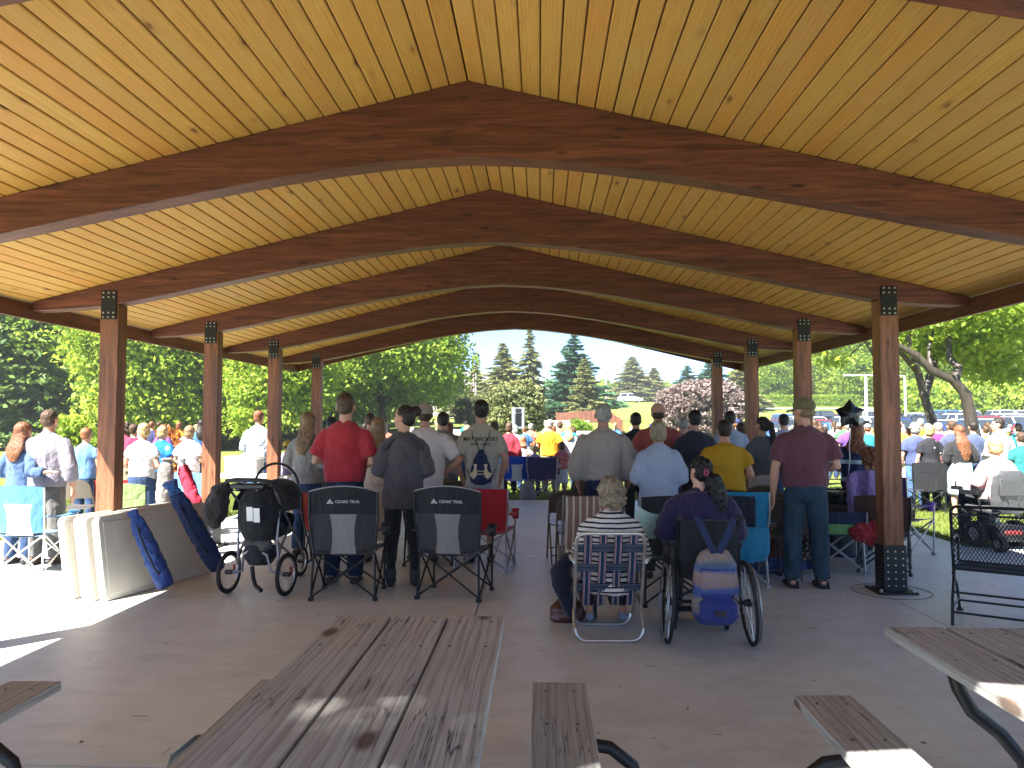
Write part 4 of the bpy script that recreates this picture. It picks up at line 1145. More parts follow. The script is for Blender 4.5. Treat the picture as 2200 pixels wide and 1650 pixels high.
def backpack(label, loc, rz=0.0):
    """school bag hanging with its pockets towards -Y"""
    t = thing('backpack', label, 'backpack', loc, rz)
    nt = NT('patterned_nylon'); co = nt.co(); z = nt.n('SeparateXYZ', {0: co}).outputs[2]
    z = nt.math('ADD', z, nt.math('MULTIPLY', nt.noise(co, 7, 3), .05))
    f = nt.math('DIVIDE', nt.math('ADD', z, .02), .55)
    c = nt.ramp(f, [(0, (.016, .028, .13)), (.18, (.022, .04, .17)), (.25, (.20, .16, .13)), (.42, (.30, .235, .15)), (.48, (.05, .08, .22)), (.55, (.05, .08, .22)), (.6, (.25, .165, .13)), (.74, (.31, .21, .15)), (.79, (.06, .10, .22)), (.86, (.10, .14, .18)), (.92, (.27, .20, .13)), (1, (.26, .18, .12))])
    v = nt.n('TexVoronoi', {'Vector': co, 'Scale': 26}, feature='DISTANCE_TO_EDGE').outputs[0]
    c = nt.mix(nt.math('MULTIPLY', nt.ramp(v, [(.02, 1.0), (.09, 0.0)]), .4), c, (.05, .09, .32))
    nt.base(c); nt.bump(nt.noise(co, 9, 3), .5, .03); pm = nt.set(.7, 0, .3)
    mb = MB(); mb.tube([(0, 0, .0), (0, 0, .06), (0, 0, .25), (0, 0, .42), (0, .01, .50), (0, .02, .535)], [(.12, .06), (.165, .10), (.165, .10), (.145, .085), (.10, .06), (.05, .03)], 18); organic(mb, 'body', pm, t, .011, 2, .02, .08)
    mb = MB(); mb.tube([(0, -.09, .025), (0, -.10, .07), (0, -.10, .17), (0, -.085, .21)], [(.11, .03), (.135, .05), (.13, .045), (.09, .02)], 14); p = organic(mb, 'lower_pocket', F_DEEPBLUE, t, .010, 2, .012, .06)
    mb = MB(); mb.tube([(0, -.075, .20), (0, -.095, .24), (0, -.09, .38), (0, -.07, .43)], [(.10, .02), (.125, .035), (.115, .035), (.08, .02)], 14); organic(mb, 'upper_pocket', pm, t, .010, 2, .012, .06)
    for zz, yy, w in ((.215, -.115, .11), (.385, -.115, .115)):
        mb = MB(); mb.sheet(lambda u, v: ((2 * u - 1) * w, yy + .035 * (2 * u - 1) ** 2, zz + (v - .5) * .035), 8, 2, .012); mb.build('zip_flap', F_DEEPBLUE, t)
    mb = MB(); mb.box((.005, -.155, .105), (.075, .008, .040)); mb.build('sewn_patch', simple_cached((.03, .02, .02)), t)
    for s in (-1, 1):
        mb = MB(); mb.sheet(lambda u, v: (s * (.015 + .115 * v) + (u - .5) * .05, -.045 + .02 * v - .03 * math.sin(v * 3.1), .50 + .25 * v), 2, 8, .014); mb.build('shoulder_strap', F_NAVY, t)
    mb = MB(); mb.wire(arc((0, -.03, .53), .03, 0, 180, 8), .007, 6); mb.build('carry_loop', F_NAVY, t)
    mb = MB(); mb.wire([(.09, -.13, .215), (.12, -.15, .20), (.135, -.15, .17)], .006, 5); mb.build('zip_pull', M_DARK, t)
    return t
F_DEEPBLUE = cloth((.022, .035, .17), .65, .35)

def drawstring_bag(label, loc, rz):
    t = thing('drawstring_bag', label, 'drawstring bag', loc, rz)
    mb = MB(); mb.tube([(0, 0, .0), (0, -.005, .03), (0, -.01, .12), (0, -.01, .22), (0, 0, .33), (0, .01, .40)], [(.07, .03), (.125, .055), (.135, .06), (.105, .05), (.065, .035), (.03, .02)], 18); bag = organic(mb, 'bag', F_NAVY, t, .010, 2, .02, .06)
    G = simple_cached((.62, .52, .33))
    fy = lambda u, v, q: (u, -.075 + q, v)
    for s in (-1, 1):
        pass
    def curvy(poly, name):
        mb = MB(); o = len(mb.v)
        mb.prism(poly, -.003, .003, lambda u, v, q: (u, -.066 + q + .12 * u * u + (.5 * (v - .13) ** 2), v)); mb.build(name, G, t, False)
    for s in (-1, 1):
        curvy([(s * a, b) for a, b in ((.080, .235), (.040, .235), (.048, .19), (.042, .155), (.04, .13), (.052, .09), (.082, .065), (.118, .10), (.13, .13), (.095, .145), (.078, .17), (.072, .20))], 'emblem')
    mb = MB(); mb.wire([(.055 * math.cos(a), -.073, .14 + .018 * math.sin(a)) for a in np.arange(0, 6.2, .35)], .006, 6, True); mb.build('emblem', G, t)
    for s in (-1, 1):
        mb = MB(); mb.wire([(s * .02, .0, .39), (s * .045, -.012, .46), (s * .085, -.02, .53), (s * .105, .0, .59), (s * .11, .05, .62)], .005, 6); mb.build('cord', M_DARK, t)
        mb = MB(); mb.wire([(s * .10, .0, .03), (s * .14, .02, .10), (s * .165, .05, .18)], .005, 6); mb.build('cord', M_DARK, t)
    return t

def mesh_bench(label, loc, rz):
    """black wrought iron bench: its back towards -Y, first end at local x = 0"""
    t = thing('garden_bench', label, 'bench', loc, rz); W = 1.25; mk = M_BLACK
    def Bk(x, v): return Vector((x, .08 - .14 * v, .42 + .52 * v))
    def St(x, v): return Vector((x, .08 + .46 * v, .42 - .015 * math.sin(3 * v)))
    for x in (0, W):
        mb = MB(); mb.wire([Vector((x, -.12, .0)), Vector((x, -.06, .20)), Bk(x, -.10), Bk(x, .2), Bk(x, .93), Bk(x + (.03 if x == 0 else -.03), 1.0)], .0125, 8); mb.build('back_post', mk, t)
        mb = MB(); mb.wire([Vector((x, .50, .0)), Vector((x, .30, .24)), Vector((x, .02, .40))], .0115, 8); mb.box((x, .50, .008), (.05, .06, .016)); mb.build('front_leg', mk, t)
        mb = MB(); mb.wire([Bk(x, .45), St(x, .1) + Vector((0, 0, .24)), St(x, .8) + Vector((0, 0, .24)), St(x, .95) + Vector((0, 0, .18)), St(x, .9)], .011, 8); mb.wire([(x, -.06, .12), (x, .40, .12)], .009, 6); mb.build('arm', mk, t)
        mb = MB()
        mb.wire([Bk(x, .3) + Vector((0, .02, 0)) + Vector((0, .035 * a / 6 * math.cos(a), .06 * a / 6 * math.sin(a))) for a in np.arange(1, 12, .5)], .007, 6); mb.build('scroll', mk, t)
    mb = MB(); mb.wire([Bk(.03, 1.0), Bk(W / 2, 1.02), Bk(W - .03, 1.0)], .0125, 8); mb.wire([Bk(0, .88), Bk(W, .88)], .009, 6); mb.wire([Bk(0, .06), Bk(W, .06)], .009, 6); mb.build('back_rail', mk, t)
    for k in range(3):
        c = Bk(.22 + .4 * k, .94); mb = MB()
        for s in (-1, 1): mb.wire([c + Vector((s * (.03 + .05 * a / 9 * math.cos(a) + .06), 0, .022 * (1.3 - a / 12) * math.sin(a))) for a in np.arange(0, 9, .6)], .006, 5)
        mb.build('scroll', mk, t)
    mb = MB(); mb.wire([St(0, 0), St(0, .97), St(W, .97), St(W, 0)], .011, 8, True); mb.build('seat_rail', mk, t)
    for y, z in ((-.09, .10), (.42, .10)):
        mb = MB(); mb.wire([(0, y, z), (W, y, z)], .0095, 6); mb.build('stretcher', mk, t)
    mb = MB(); mb.wire([(0, -.04, .25), (W, -.04, .25)], .0095, 6); mb.build('stretcher', mk, t)
    for nm, F, hh, lo, hi in (('back_mesh', Bk, .54, .06, .88), ('seat_mesh', St, .46, .03, .95)):
        mb = MB(); step = .026; hgt = hh * (hi - lo); sl = .55
        n = int(W / step) + int(hgt * sl / step) + 2
        for sg in (1, -1):
            for i in range(-int(hgt * sl / step) - 1, n):
                x0 = i * step; pts = []
                for k in range(2):
                    v = lo + (hi - lo) * k; x = x0 + sg * (k - (0 if sg > 0 else 1)) * hgt * sl * (1 if sg > 0 else 1); pts.append((x, v))
                (xa, va), (xb, vb) = pts
                if sg < 0: (xa, va), (xb, vb) = (x0 + hgt * sl, lo), (x0, hi)
                # clip to the frame
                if xa == xb: continue
                ta, tb = sorted(((0 - xa) / (xb - xa), (W - xa) / (xb - xa))); ta, tb = max(0, ta), min(1, tb)
                if tb - ta < .02: continue
                A = F(xa + (xb - xa) * ta, va + (vb - va) * ta); B = F(xa + (xb - xa) * tb, va + (vb - va) * tb)
                mb.wire([A, B], .0030, 4)
        tag(mb.build(nm, mk, t), kind='stuff')
    return t

def power_chair(label, loc, rz):
    t = thing('power_wheelchair', label, 'wheelchair', loc, rz)
    mb = MB(); mb.box((0, .05, .20), (.46, .62, .20)); mb.build('base_shroud', M_BLACK, t, bevel=.05)
    mb = MB(); mb.box((0, -.24, .22), (.24, .08, .06)); mb.build('battery_cover', simple_cached((.18, .02, .02)), t, bevel=.02)
    for s in (-1, 1):
        for y, r in ((.05, .17), (-.36, .10), (.42, .09)):
            c = MB(); c.tube([(-.04, 0, 0), (.04, 0, 0)], r, 20); w = c.build('wheel', M_RUBBER, t); w.location = (s * .27, y, r); c = MB(); c.tube([(-.045, 0, 0), (.045, 0, 0)], r * .5, 14); c.build('rim', M_GREYMETAL, w)
        mb = MB(); mb.box((s * .29, .12, .70), (.07, .36, .05)); mb.wire([(s * .29, -.02, .68), (s * .28, -.06, .48)], .014, 7); mb.build('armrest', M_BLACK, t, bevel=.012)
        mb = MB(); mb.box((s * .25, -.33, .19), (.05, .02, .03)); mb.build('tail_light', simple_cached((.5, .02, .02)), t)
    mb = MB(); mb.box((-.30, .36, .74), (.08, .14, .05)); mb.tube([(-.30, .38, .76), (-.30, .38, .83)], .012, 8); mb.build('joystick', M_BLACK, t, bevel=.01)
    mb = MB(); mb.tube([(0, .05, .28), (0, .05, .44)], .05, 12); mb.build('seat_post', M_GREYMETAL, t)
    mb = MB(); mb.box((0, .08, .49), (.50, .48, .10)); mb.build('seat', F_GREYV, t, bevel=.04)
    mb = MB(); mb.tube([(0, -.16, .50), (0, -.18, .62), (0, -.21, .82), (0, -.225, .95), (0, -.23, 1.0)], [(.23, .04), (.25, .055), (.245, .055), (.22, .05), (.16, .03)], 18); organic(mb, 'backrest', F_GREYV, t, .014, 2, .012, .1)
    mb = MB(); mb.box((0, -.255, .79), (.34, .03, .22)); mb.build('back_pocket', simple_cached((.045, .045, .045)), t, bevel=.012)
    for s in (-1, 1):
        mb = MB(); mb.wire([(s * .10, -.27, .68), (s * .06, -.28, .58), (s * .12, -.27, .52)], .008, 6); mb.build('strap', M_DARK, t)
    mb = MB(); mb.box((0, .60, .10), (.36, .18, .02)); mb.build('footplate', M_BLACK, t)
    return t
F_GREYV = simple('grey_vinyl', (.06, .06, .062), .5, 0, .1, 20, .15)

def pa_speaker(label, loc, rz, h):
    t = thing('pa_speaker', label, 'loudspeaker', loc, rz)
    mb = MB(); mb.prism([(-.19, -.15), (.19, -.15), (.15, .15), (-.15, .15)], h, h + .62, lambda u, v, q: (u, v, q)); mb.build('cabinet', simple_cached((.16, .17, .18)), t, False, bevel=.02)
    mb = MB(); mb.box((0, -.152, h + .27), (.17, .02, .36)); mb.build('rear_panel', M_BLACK, t, bevel=.004)
    mb = MB(); mb.box((0, -.156, h + .54), (.15, .02, .10)); mb.wire([(-.06, -.17, h + .50), (-.06, -.20, h + .50), (.06, -.20, h + .50), (.06, -.17, h + .50)], .01, 6); mb.build('rear_handle', M_DARK, t)
    for s in (-1, 1):
        mb = MB(); mb.box((s * .145, -.151, h + .31), (.05, .012, .58)); mb.build('side_rib', simple_cached((.3, .31, .32)), t, bevel=.004)
    mb = MB(); mb.tube([(0, 0, .1), (0, 0, h)], .02, 10); mb.build('pole', M_BLACK, t)
    for k in range(3):
        a = 2.1 * k + .5; mb = MB(); mb.wire([(0, 0, .55), (.5 * math.cos(a), .5 * math.sin(a), 0)], .014, 6); mb.build('leg', M_BLACK, t)
    return t

# ================================================================== TREES AND PLANTS
def leaf_cards(name, P, size, m, tint, seed, aspect=.55, flat=0.0, dirs=None):
    """P: n x 3 points; one diamond-shaped leaf spray at each"""
    rg = np.random.default_rng(seed); n = len(P)
    if dirs is None:
        a = rg.normal(size=(n, 3)); a[:, 2] *= (1 - flat)
    else: a = dirs + rg.normal(size=(n, 3)) * .25
    a /= np.linalg.norm(a, axis=1)[:, None]
    q = rg.normal(size=(n, 3)); q[:, 2] *= (1 - flat); b = np.cross(a, q); b /= np.linalg.norm(b, axis=1)[:, None] + 1e-9
    s = size * rg.uniform(.6, 1.35, n)[:, None]
    V = np.empty((n, 4, 3)); V[:, 0] = P + a * s; V[:, 1] = P + b * s * aspect + a * s * .1; V[:, 2] = P - a * s; V[:, 3] = P - b * s * aspect + a * s * .1
    me = bpy.data.meshes.new(name)
    me.vertices.add(4 * n); me.vertices.foreach_set('co', V.reshape(-1).astype(np.float32))
    me.loops.add(4 * n); me.loops.foreach_set('vertex_index', np.arange(4 * n, dtype=np.int32))
    me.polygons.add(n); me.polygons.foreach_set('loop_start', np.arange(0, 4 * n, 4, dtype=np.int32)); me.polygons.foreach_set('loop_total', np.full(n, 4, np.int32))
    at = me.attributes.new('tint', 'FLOAT', 'POINT'); at.data.foreach_set('value', np.repeat(tint, 4).astype(np.float32))
    me.materials.append(m); me.update(); me.validate()
    return me
def crown_points(rg, K, m, rad, c, clump, shell=.5, lumps=5, bottom=-.75):
    """clumps of leaves through the outer part of a lumpy crown"""
    D = rg.normal(size=(K * 3, 3)); D /= np.linalg.norm(D, axis=1)[:, None]; D = D[D[:, 2] > bottom][:K]; K = len(D)
    L = rg.normal(size=(lumps, 3)); L /= np.linalg.norm(L, axis=1)[:, None]
    bump = .78 + .26 * np.max(np.clip(D @ L.T, 0, 1) ** 3, axis=1)
    r = (shell + (1 - shell) * rg.uniform(0, 1, K) ** .6) * bump
    C = D * r[:, None] * np.array(rad) + np.array(c)
    cl = clump * rg.uniform(.6, 1.4, K)
    P = np.repeat(C, m, axis=0) + rg.normal(size=(K * m, 3)) * np.repeat(cl, m)[:, None] * np.array([1, 1, .55]) * .6
    t = np.clip(np.repeat(rg.normal(.5, .16, K), m) + rg.normal(0, .13, K * m), 0, 1)
    return P, t, C
def trunk_mesh(name, h, r, targets, rn, m=None, lean=0.0):
    mb = MB(); pts = [Vector((lean * h * (i / 6) + rn.uniform(-.05, .05) * i * .3, rn.uniform(-.05, .05) * i * .3, h * i / 6 - .1)) for i in range(7)]
    mb.tube(pts, [r * (1.25 if i == 0 else 1 - .11 * i) for i in range(7)], 9)
    for c in targets:
        c = Vector(c); k = rn.randint(2, 5); b = pts[k]; mid = b.lerp(c, .5) + Vector((0, 0, .15 * h * rn.uniform(.1, .5)))
        mb.tube([b, b.lerp(mid, .5), mid, mid.lerp(c, .6), c], [r * .42, r * .36, r * .26, r * .15, r * .05], 6)
    return mb.mesh(name, m or M_BARK)
class Tree:
    def __init__(self, crown, trunk): self.c, self.t = crown, trunk
    def put(self, name, label, x, y, group=None, rz=0.0, sc=1.0, sx=None, z=None, cat='tree'):
        t = thing(name, label, cat, (x, y, ground(x, y) - .05 if z is None else z), rz, group)
        if self.t: o = child('trunk', self.t, t); o.scale = (sc if sx is None else sx, sc if sx is None else sx, sc)
        o = child('crown', self.c, t); o.scale = (sc if sx is None else sx, sc if sx is None else sx, sc)
        return t
def deciduous(seed, h, rad, base, K, m, leaf, clump, mat_, shell=.5, tr=.22, lean=0.0, bottom=-.75):
    rg = np.random.default_rng(seed); rn = random.Random(seed)
    cz = base + (h - base) * .5
    P, t, C = crown_points(rg, K, m, (rad, rad, (h - base) * .55), (lean * cz, 0, cz), clump, shell, 6, bottom)
    crown = leaf_cards('crown', P, leaf, mat_, t, seed)
    return Tree(crown, trunk_mesh('trunk', cz, tr, [C[i] for i in rg.choice(len(C), 14)], rn, lean=lean))
def conifer(seed, h, rad, base, mat_, levels=26, per=11, card=.34, droop=.25, sparse=1.0, tip=1.1):
    rg = np.random.default_rng(seed); rn = random.Random(seed); P, D, T = [], [], []
    for i in range(levels):
        f = i / (levels - 1); z = base + (h - base) * f; R_ = rad * (1 - f) ** .85 * tip * rg.uniform(.72, 1.12) + .12
        for k in range(max(4, int(per * (1 - .55 * f)))):
            if rg.uniform() > sparse: continue
            a = rg.uniform(0, 6.283); L = R_ * rg.uniform(.65, 1.1); n = max(3, int(L / (card * .42))); tt = rg.normal(.5, .15)
            for j in range(n):
                s = (j + .6) / n
                if s < .12: continue
                for w in range(6):
                    off = rg.normal(size=3) * (.16 + .16 * (1 - s)) * np.array([1, 1, .5]) * (L * .30 + .15)
                    P.append((math.cos(a) * L * s + off[0], math.sin(a) * L * s + off[1], z - droop * L * s * s + .12 * L * s + off[2] * .6))
                    D.append((math.cos(a), math.sin(a), -droop)); T.append(tt + rg.normal(0, .13))
    crown = leaf_cards('crown', np.array(P), card, mat_, np.clip(np.array(T), 0, 1), seed, .34, 0, np.array(D))
    mb = MB(); mb.tube([(0, 0, -.2), (0, 0, h * .5), (0, 0, h * .97)], [rad * .08 + .06, rad * .05 + .04, .02], 8)
    return Tree(crown, mb.mesh('trunk', M_BARK))
def shrub(seed, rad, K, m, leaf, clump, mat_, shell=.45, bottom=-.6):
    rg = np.random.default_rng(seed)
    P, t, C = crown_points(rg, K, m, rad, (0, 0, rad[2] * .75), clump, shell, 7, bottom)
    rn = random.Random(seed); mb = MB()
    for i in rg.choice(len(C), 9): mb.tube([(0, 0, -.1), Vector(C[i]) * .5 + Vector((0, 0, .1)), Vector(C[i])], [.05, .035, .01], 5)
    return Tree(leaf_cards('crown', P, leaf, mat_, t, seed), mb.mesh('trunk', M_BARK))
def pyz(px, top, Y): return yp(px, top, Y).z

D1 = deciduous(21, 12, 4.6, .3, 330, 110, .165, 1.2, M_LEAF, bottom=-.92)
D2 = deciduous(22, 12, 4.2, .2, 330, 110, .165, 1.1, M_LEAF2, bottom=-.92)
D3 = deciduous(23, 12, 4.4, .1, 310, 105, .175, 1.15, M_LEAF3, bottom=-.95)
D4 = deciduous(24, 10, 6.0, 1.2, 500, 120, .155, 1.0, M_LEAF, .45, .3, bottom=-.9)
D5 = deciduous(25, 9, 3.6, .4, 310, 110, .155, .95, M_LEAF2, .4)
PN = conifer(31, 12, 3.6, .6, M_NEEDLE, 26, 13, .36, .18)
def scale_to(px, top, Y, h, x=None):
    X = yp(px, 905, Y).x; return (pyz(px, top, Y) - ground(X, Y)) / h
# the wood on the left
wood = [  # proto, px, Y, scale, rot, label
    (PN, -30, 43, .95, .3, 'dark blue green pine at the left edge of the wood, with layered boughs'),
    (PN, 70, 44, .86, 2.2, 'layered blue green pine behind the hugging couple'),
    (D1, 130, 47, 1.0, .4, 'bright green leafy tree just left of the nearest left post'),
    (D3, 20, 52, 1.1, 1.9, 'dark leafy tree standing behind the two blue green pines'),
    (D1, 225, 50, 1.05, 4.0, 'tall green leafy tree partly hidden by the nearest left post'),
    (D2, 305, 42, .92, 1.2, 'yellow green tree above the woman in the white striped tee'),
    (D2, 395, 43, .88, 3.3, 'yellow green tree whose branches hang over the blonde in blue'),
    (D3, 345, 52, 1.08, 5.0, 'dark leafy tree behind the pair of yellow green ones'),
    (D3, 478, 48, .98, 2.5, 'deep green tree in shade between the second and third left posts'),
    (D1, 545, 55, 1.05, 3.0, 'green tree rising behind the round yellow green one'),
    (D5, 600, 41, .86, .9, 'round yellow green tree low over the lawn behind the man in plaid'),
    (D3, 690, 60, 1.05, .2, 'dark tree filling the gap behind the fourth left post'),
    (D1, -110, 50, 1.1, 1.0, 'green leafy tree beyond the left end of the pavilion'),
    (D1, 760, 66, 1.15, 5.5, 'green tree standing far behind the big maple'),
]
for p, px, Y, sc, rz, lb in wood: p.put('leafy_tree' if p is not PN else 'pine_tree', lb, yp(px, 905, Y).x, Y, 'trees of the wood on the left', rz, sc)
D4.put('maple_tree', 'big broad maple filling the view left of the arch', yp(822, 905, 50).x, 50, None, 1.0, 1.0, 1.0)
SB = shrub(41, (1.2, 1.2, 1.3), 60, 70, .13, .4, M_LEAF2)
SB.put('bush', 'yellow green bush beside the man in the lavender shirt', yp(160, 905, 24).x, 24, None, 0, .92, .72, cat='bush')
SO = shrub(42, (.75, .75, 1.0), 40, 60, .11, .25, M_ORANGE)
SO.put('bush', 'small orange leaved bush between the two blondes on the left', yp(378, 905, 22).x, 22, None, 0, .95, .75, cat='bush')
# conifers in the middle
C1 = conifer(51, 14, 2.7, .6, M_NEEDLE_Y, 34, 11, .36, .35, .85)
C2 = conifer(52, 12, 3.3, .8, M_NEEDLE_Y, 34, 14, .34, .2, .95)
C3 = conifer(53, 13, 4.6, 1.4, M_NEEDLE_B, 24, 14, .46, .05, 1.0, 1.15)
C4 = conifer(54, 10, 3.3, .3, M_NEEDLE_Y, 32, 16, .34, .25)
C5 = conifer(55, 12, 3.6, .8, M_NEEDLE_Y, 28, 14, .40, .1, .95)
for p, px, top, Y, h, sx, rz, nm, lb in (
    (C1, 1024, 760, 95, 14, .9, 0, 'spruce_tree', 'slim dark spruce beside the flagpole'),
    (C2, 1081, 738, 84, 12, 1.0, 1, 'spruce_tree', 'olive spruce left of the tallest one'),
    (C1, 1138, 710, 84, 14, 1.0, 2, 'spruce_tree', 'tallest ragged spruce in the middle of the sky gap'),
    (C3, 1234, 722, 82, 13, .92, .5, 'pine_tree', 'broad blue green pine right of the tallest spruce'),
    (C5, 1257, 772, 74, 12, .62, 3, 'pine_tree', 'olive pine in front of the broad blue green one'),
    (C4, 1360, 768, 162, 10, 1.9, 2, 'spruce_tree', 'tan tinged spruce right of the utility pole'),
    (C2, 1322, 828, 170, 12, 1.1, 4, 'spruce_tree', 'short olive conifer just behind the utility pole'),
    (C4, 1405, 790, 166, 10, 1.4, 5, 'spruce_tree', 'yellowish conifer left of the purple hedge'),
    (C3, 1478, 786, 100, 13, .7, 1, 'pine_tree', 'dark pine rising behind the left end of the purple hedge'),
    (C3, 1530, 768, 98, 13, .8, 2.6, 'pine_tree', 'dark pine behind the middle of the purple hedge'),
    (C5, 1592, 774, 96, 12, .9, 2, 'pine_tree', 'green pine between the two farthest right posts'),
    (C5, 1185, 830, 100, 12, .7, 4, 'pine_tree', 'small far conifer between the spruces and the broad pine'),
    (C2, 985, 800, 100, 12, .8, 2, 'spruce_tree', 'far spruce at the right edge of the maple')):
    X = yp(px, 905, Y).x; p.put(nm, lb, X, Y, None, rz, scale_to(px, top, Y, h), sx)
SH1 = shrub(61, (1.65, 1.5, 2.2), 170, 90, .115, .36, M_OLIVE)
X = yp(1110, 905, 40).x; SH1.put('shrub', 'large rounded olive shrub behind the loudspeaker', X, 40, None, 0, 1.0, cat='shrub')
SH2 = shrub(62, (2.2, 1.6, 1.6), 120, 70, .14, .4, M_OLIVE)
X = yp(1008, 905, 58).x; SH2.put('shrub', 'pale olive shrub at the foot of the maple', X, 58, None, 1, .95, .62, cat='shrub')
SHP = shrub(63, (3.0, 1.5, 2.35), 420, 90, .105, .32, M_PURPLE, .6, -.8)
X = yp(1520, 905, 50).x; SHP.put('purple_hedge', 'wide purple brown leaved hedge behind the right half of the crowd', X, 50, None, 0, 1.0, 1.10, cat='hedge')
SG = shrub(64, (.8, .8, .75), 60, 50, .10, .25, M_LEAF)
X = yp(1243, 905, 47).x; SG.put('bush', 'small round green bush on the stone terrace', X, 47, None, 0, .9, cat='bush')
# clipped hedge on the hill
rg = np.random.default_rng(7)
n = 26000; x0, x1 = yp(1636, 905, 105).x, yp(1850, 905, 105).x
q = rg.uniform(size=(n, 3)); fc = rg.integers(0, 3, n); q[fc == 0, 2] = 1; q[fc == 1, 1] = 0
P = np.column_stack([q[:, 0] * (x1 - x0), q[:, 1] * 1.4, q[:, 2] * 1.45]) + rg.normal(size=(n, 3)) * .06
hz = ground((x0 + x1) / 2, 105)
t = thing('clipped_hedge', 'long clipped green hedge on the hillside above the car park', 'hedge', (x0, 105, hz - .05)); child('foliage', leaf_cards('foliage', P, .16, M_LEAF, rg.uniform(.3, .8, n), 8), t)
mb = MB(); mb.box(((x1 - x0) / 2, .7, .68), (x1 - x0 - .2, 1.2, 1.36)); mb.build('branch_core', M_BARK, t, False)
# trees on the right
for p, px, top, Y, h, sx, rz, lb in (
    (D1, 1665, 715, 118, 12, 1.0, 0, 'leafy tree above the left end of the clipped hedge'),
    (D3, 1730, 690, 122, 12, 1.1, 1, 'dark leafy tree behind the middle of the clipped hedge'),
    (D2, 1815, 700, 116, 12, 1.15, 2, 'pale green tree at the right end of the clipped hedge'),
    (D1, 1890, 680, 108, 12, 1.2, 3, 'green tree behind the T shaped lamp post'),
    (D2, 1965, 690, 100, 12, 1.1, 4, 'yellow green tree behind the slim lamp post'),
    (D1, 2050, 640, 96, 12, 1.2, 5, 'green tree behind the right leaning trunk'),
    (D2, 2130, 660, 92, 12, 1.1, .5, 'yellow green tree above the parked white cars'),
    (D3, 2215, 640, 90, 12, 1.2, 1.5, 'dark green tree above the last parked cars at the right edge'),
    (D1, 2300, 640, 86, 12, 1.1, 2.5, 'green tree beyond the right edge of the car park')):
    X = yp(px, 905, Y).x; p.put('leafy_tree', lb, X, Y, 'trees behind the car park', rz, scale_to(px, top, Y, h), sx)
SB2 = shrub(65, (2.6, 1.4, 1.5), 120, 60, .2, .5, M_LEAF2)
for i, (px, Y) in enumerate(((1950, 88), (2010, 87), (2075, 86), (2140, 85), (2205, 84))):
    X = yp(px, 905, Y).x; SB2.put('bush', ['low bush at the foot of the slim lamp post', 'low green bush between the two leaning trunks', 'low green bush right of the leaning trunk', 'low bush behind the red car roof', 'low bush behind the last white cars'][i], X, Y, 'bushes along the car park', i, 1.5, 1.2, cat='bush')
# the two leaning trees by the crowd, with open crowns
def leaning_tree(label, pts, limbs, Y, clumps, seed, leafm, r0):
    base = yp(*pts[0], Y); gx = base.x; t = thing('leaning_tree', label, 'tree', (gx, Y, ground(gx, Y) - .05)); o = Vector((gx, Y, ground(gx, Y) - .05))
    mb = MB(); main = [Vector((gx, Y, ground(gx, Y) - .2))] + [yp(a, b, Y) for a, b in pts]
    mb.tube([p - o for p in main], [r0 * (1.15 - .75 * i / (len(main) - 1)) for i in range(len(main))], 10)
    for L, rr0 in limbs:
        q = [yp(a, b, Y + dy) for a, b, dy in L]; mb.tube([p - o for p in q], [rr0 * (1 - .75 * i / (len(q) - 1)) for i in range(len(q))], 8)
    mb.build('trunk', M_BARK, t)
    rg = np.random.default_rng(seed); Ps, Ts = [], []
    for a, b, dy, rad, K in clumps:
        c = yp(a, b, Y + dy) - o
        P, tt, C = crown_points(rg, K, 60, (rad, rad, rad * .62), tuple(c), .5, .2, 4, -1.0); Ps.append(P); Ts.append(tt)
    child('crown', leaf_cards('crown', np.concatenate(Ps), .095, leafm, np.concatenate(Ts), seed), t)
    return t
leaning_tree('leaning tree with a dappled trunk, nearest the big right post', [(2015, 960), (2003, 905), (1985, 850), (1972, 800), (1955, 740), (1930, 660)],
             [([(1985, 850, 0), (2005, 790, .3), (2012, 720, .5), (2020, 620, 1)], .16), ([(1972, 800, 0), (1920, 740, -.5), (1870, 690, -1)], .10)], 24,
             [(1960, 640, 0, 1.5, 26), (1860, 655, -1, 1.5, 26), (2030, 600, 1, 1.9, 30), (1900, 560, 0, 2.2, 30), (1800, 700, -1.5, .9, 9), (1965, 745, .6, .55, 7), (1920, 700, 1.0, .8, 9)], 71, M_LEAF2, .155)
leaning_tree('forked leaning tree above the woman with long auburn hair', [(2092, 940), (2086, 900), (2074, 845), (2046, 815), (2000, 795), (1968, 762), (1935, 745), (1890, 720)],
             [([(2050, 818, 0), (2060, 790, .2), (2040, 770, .4), (2035, 700, .6), (2060, 600, 1)], .15), ([(2000, 795, 0), (1995, 750, .3), (2010, 690, .5)], .08)], 22,
             [(2120, 690, .6, 1.3, 24), (2070, 640, 0, 1.6, 26), (2180, 650, 1, 1.5, 24), (2060, 745, 2.0, .85, 16), (2110, 770, 2.4, .8, 14), (2000, 690, .3, .8, 10), (2200, 740, 2, .9, 12), (2150, 715, 1.2, 1.0, 16), (2080, 705, .8, .9, 14), (2190, 690, .8, 1.1, 16), (2160, 800, 3, .7, 10), (2040, 720, 2, .7, 9)], 72, M_LEAF2, .175)
SPRAY = [(1690, 745, 0, .9, 10), (1770, 735, .5, .9, 10), (1650, 720, 0, .7, 8), (1800, 770, .6, .6, 6), (1745, 700, 0, 1.2, 14), (1850, 690, 0, 1.2, 14), (1700, 650, 0, 1.5, 16), (1820, 640, 0, 1.5, 16)]
leaning_tree('tree with drooping yellow green sprays beyond the third right post', [(1925, 960), (1915, 880), (1900, 800), (1860, 730), (1800, 690), (1740, 680)], [([(1860, 730, 0), (1830, 760, .3), (1800, 800, .5)], .05), ([(1800, 690, 0), (1760, 720, .3), (1720, 790, .4)], .04)], 33, SPRAY, 73, M_LEAF2, .16)
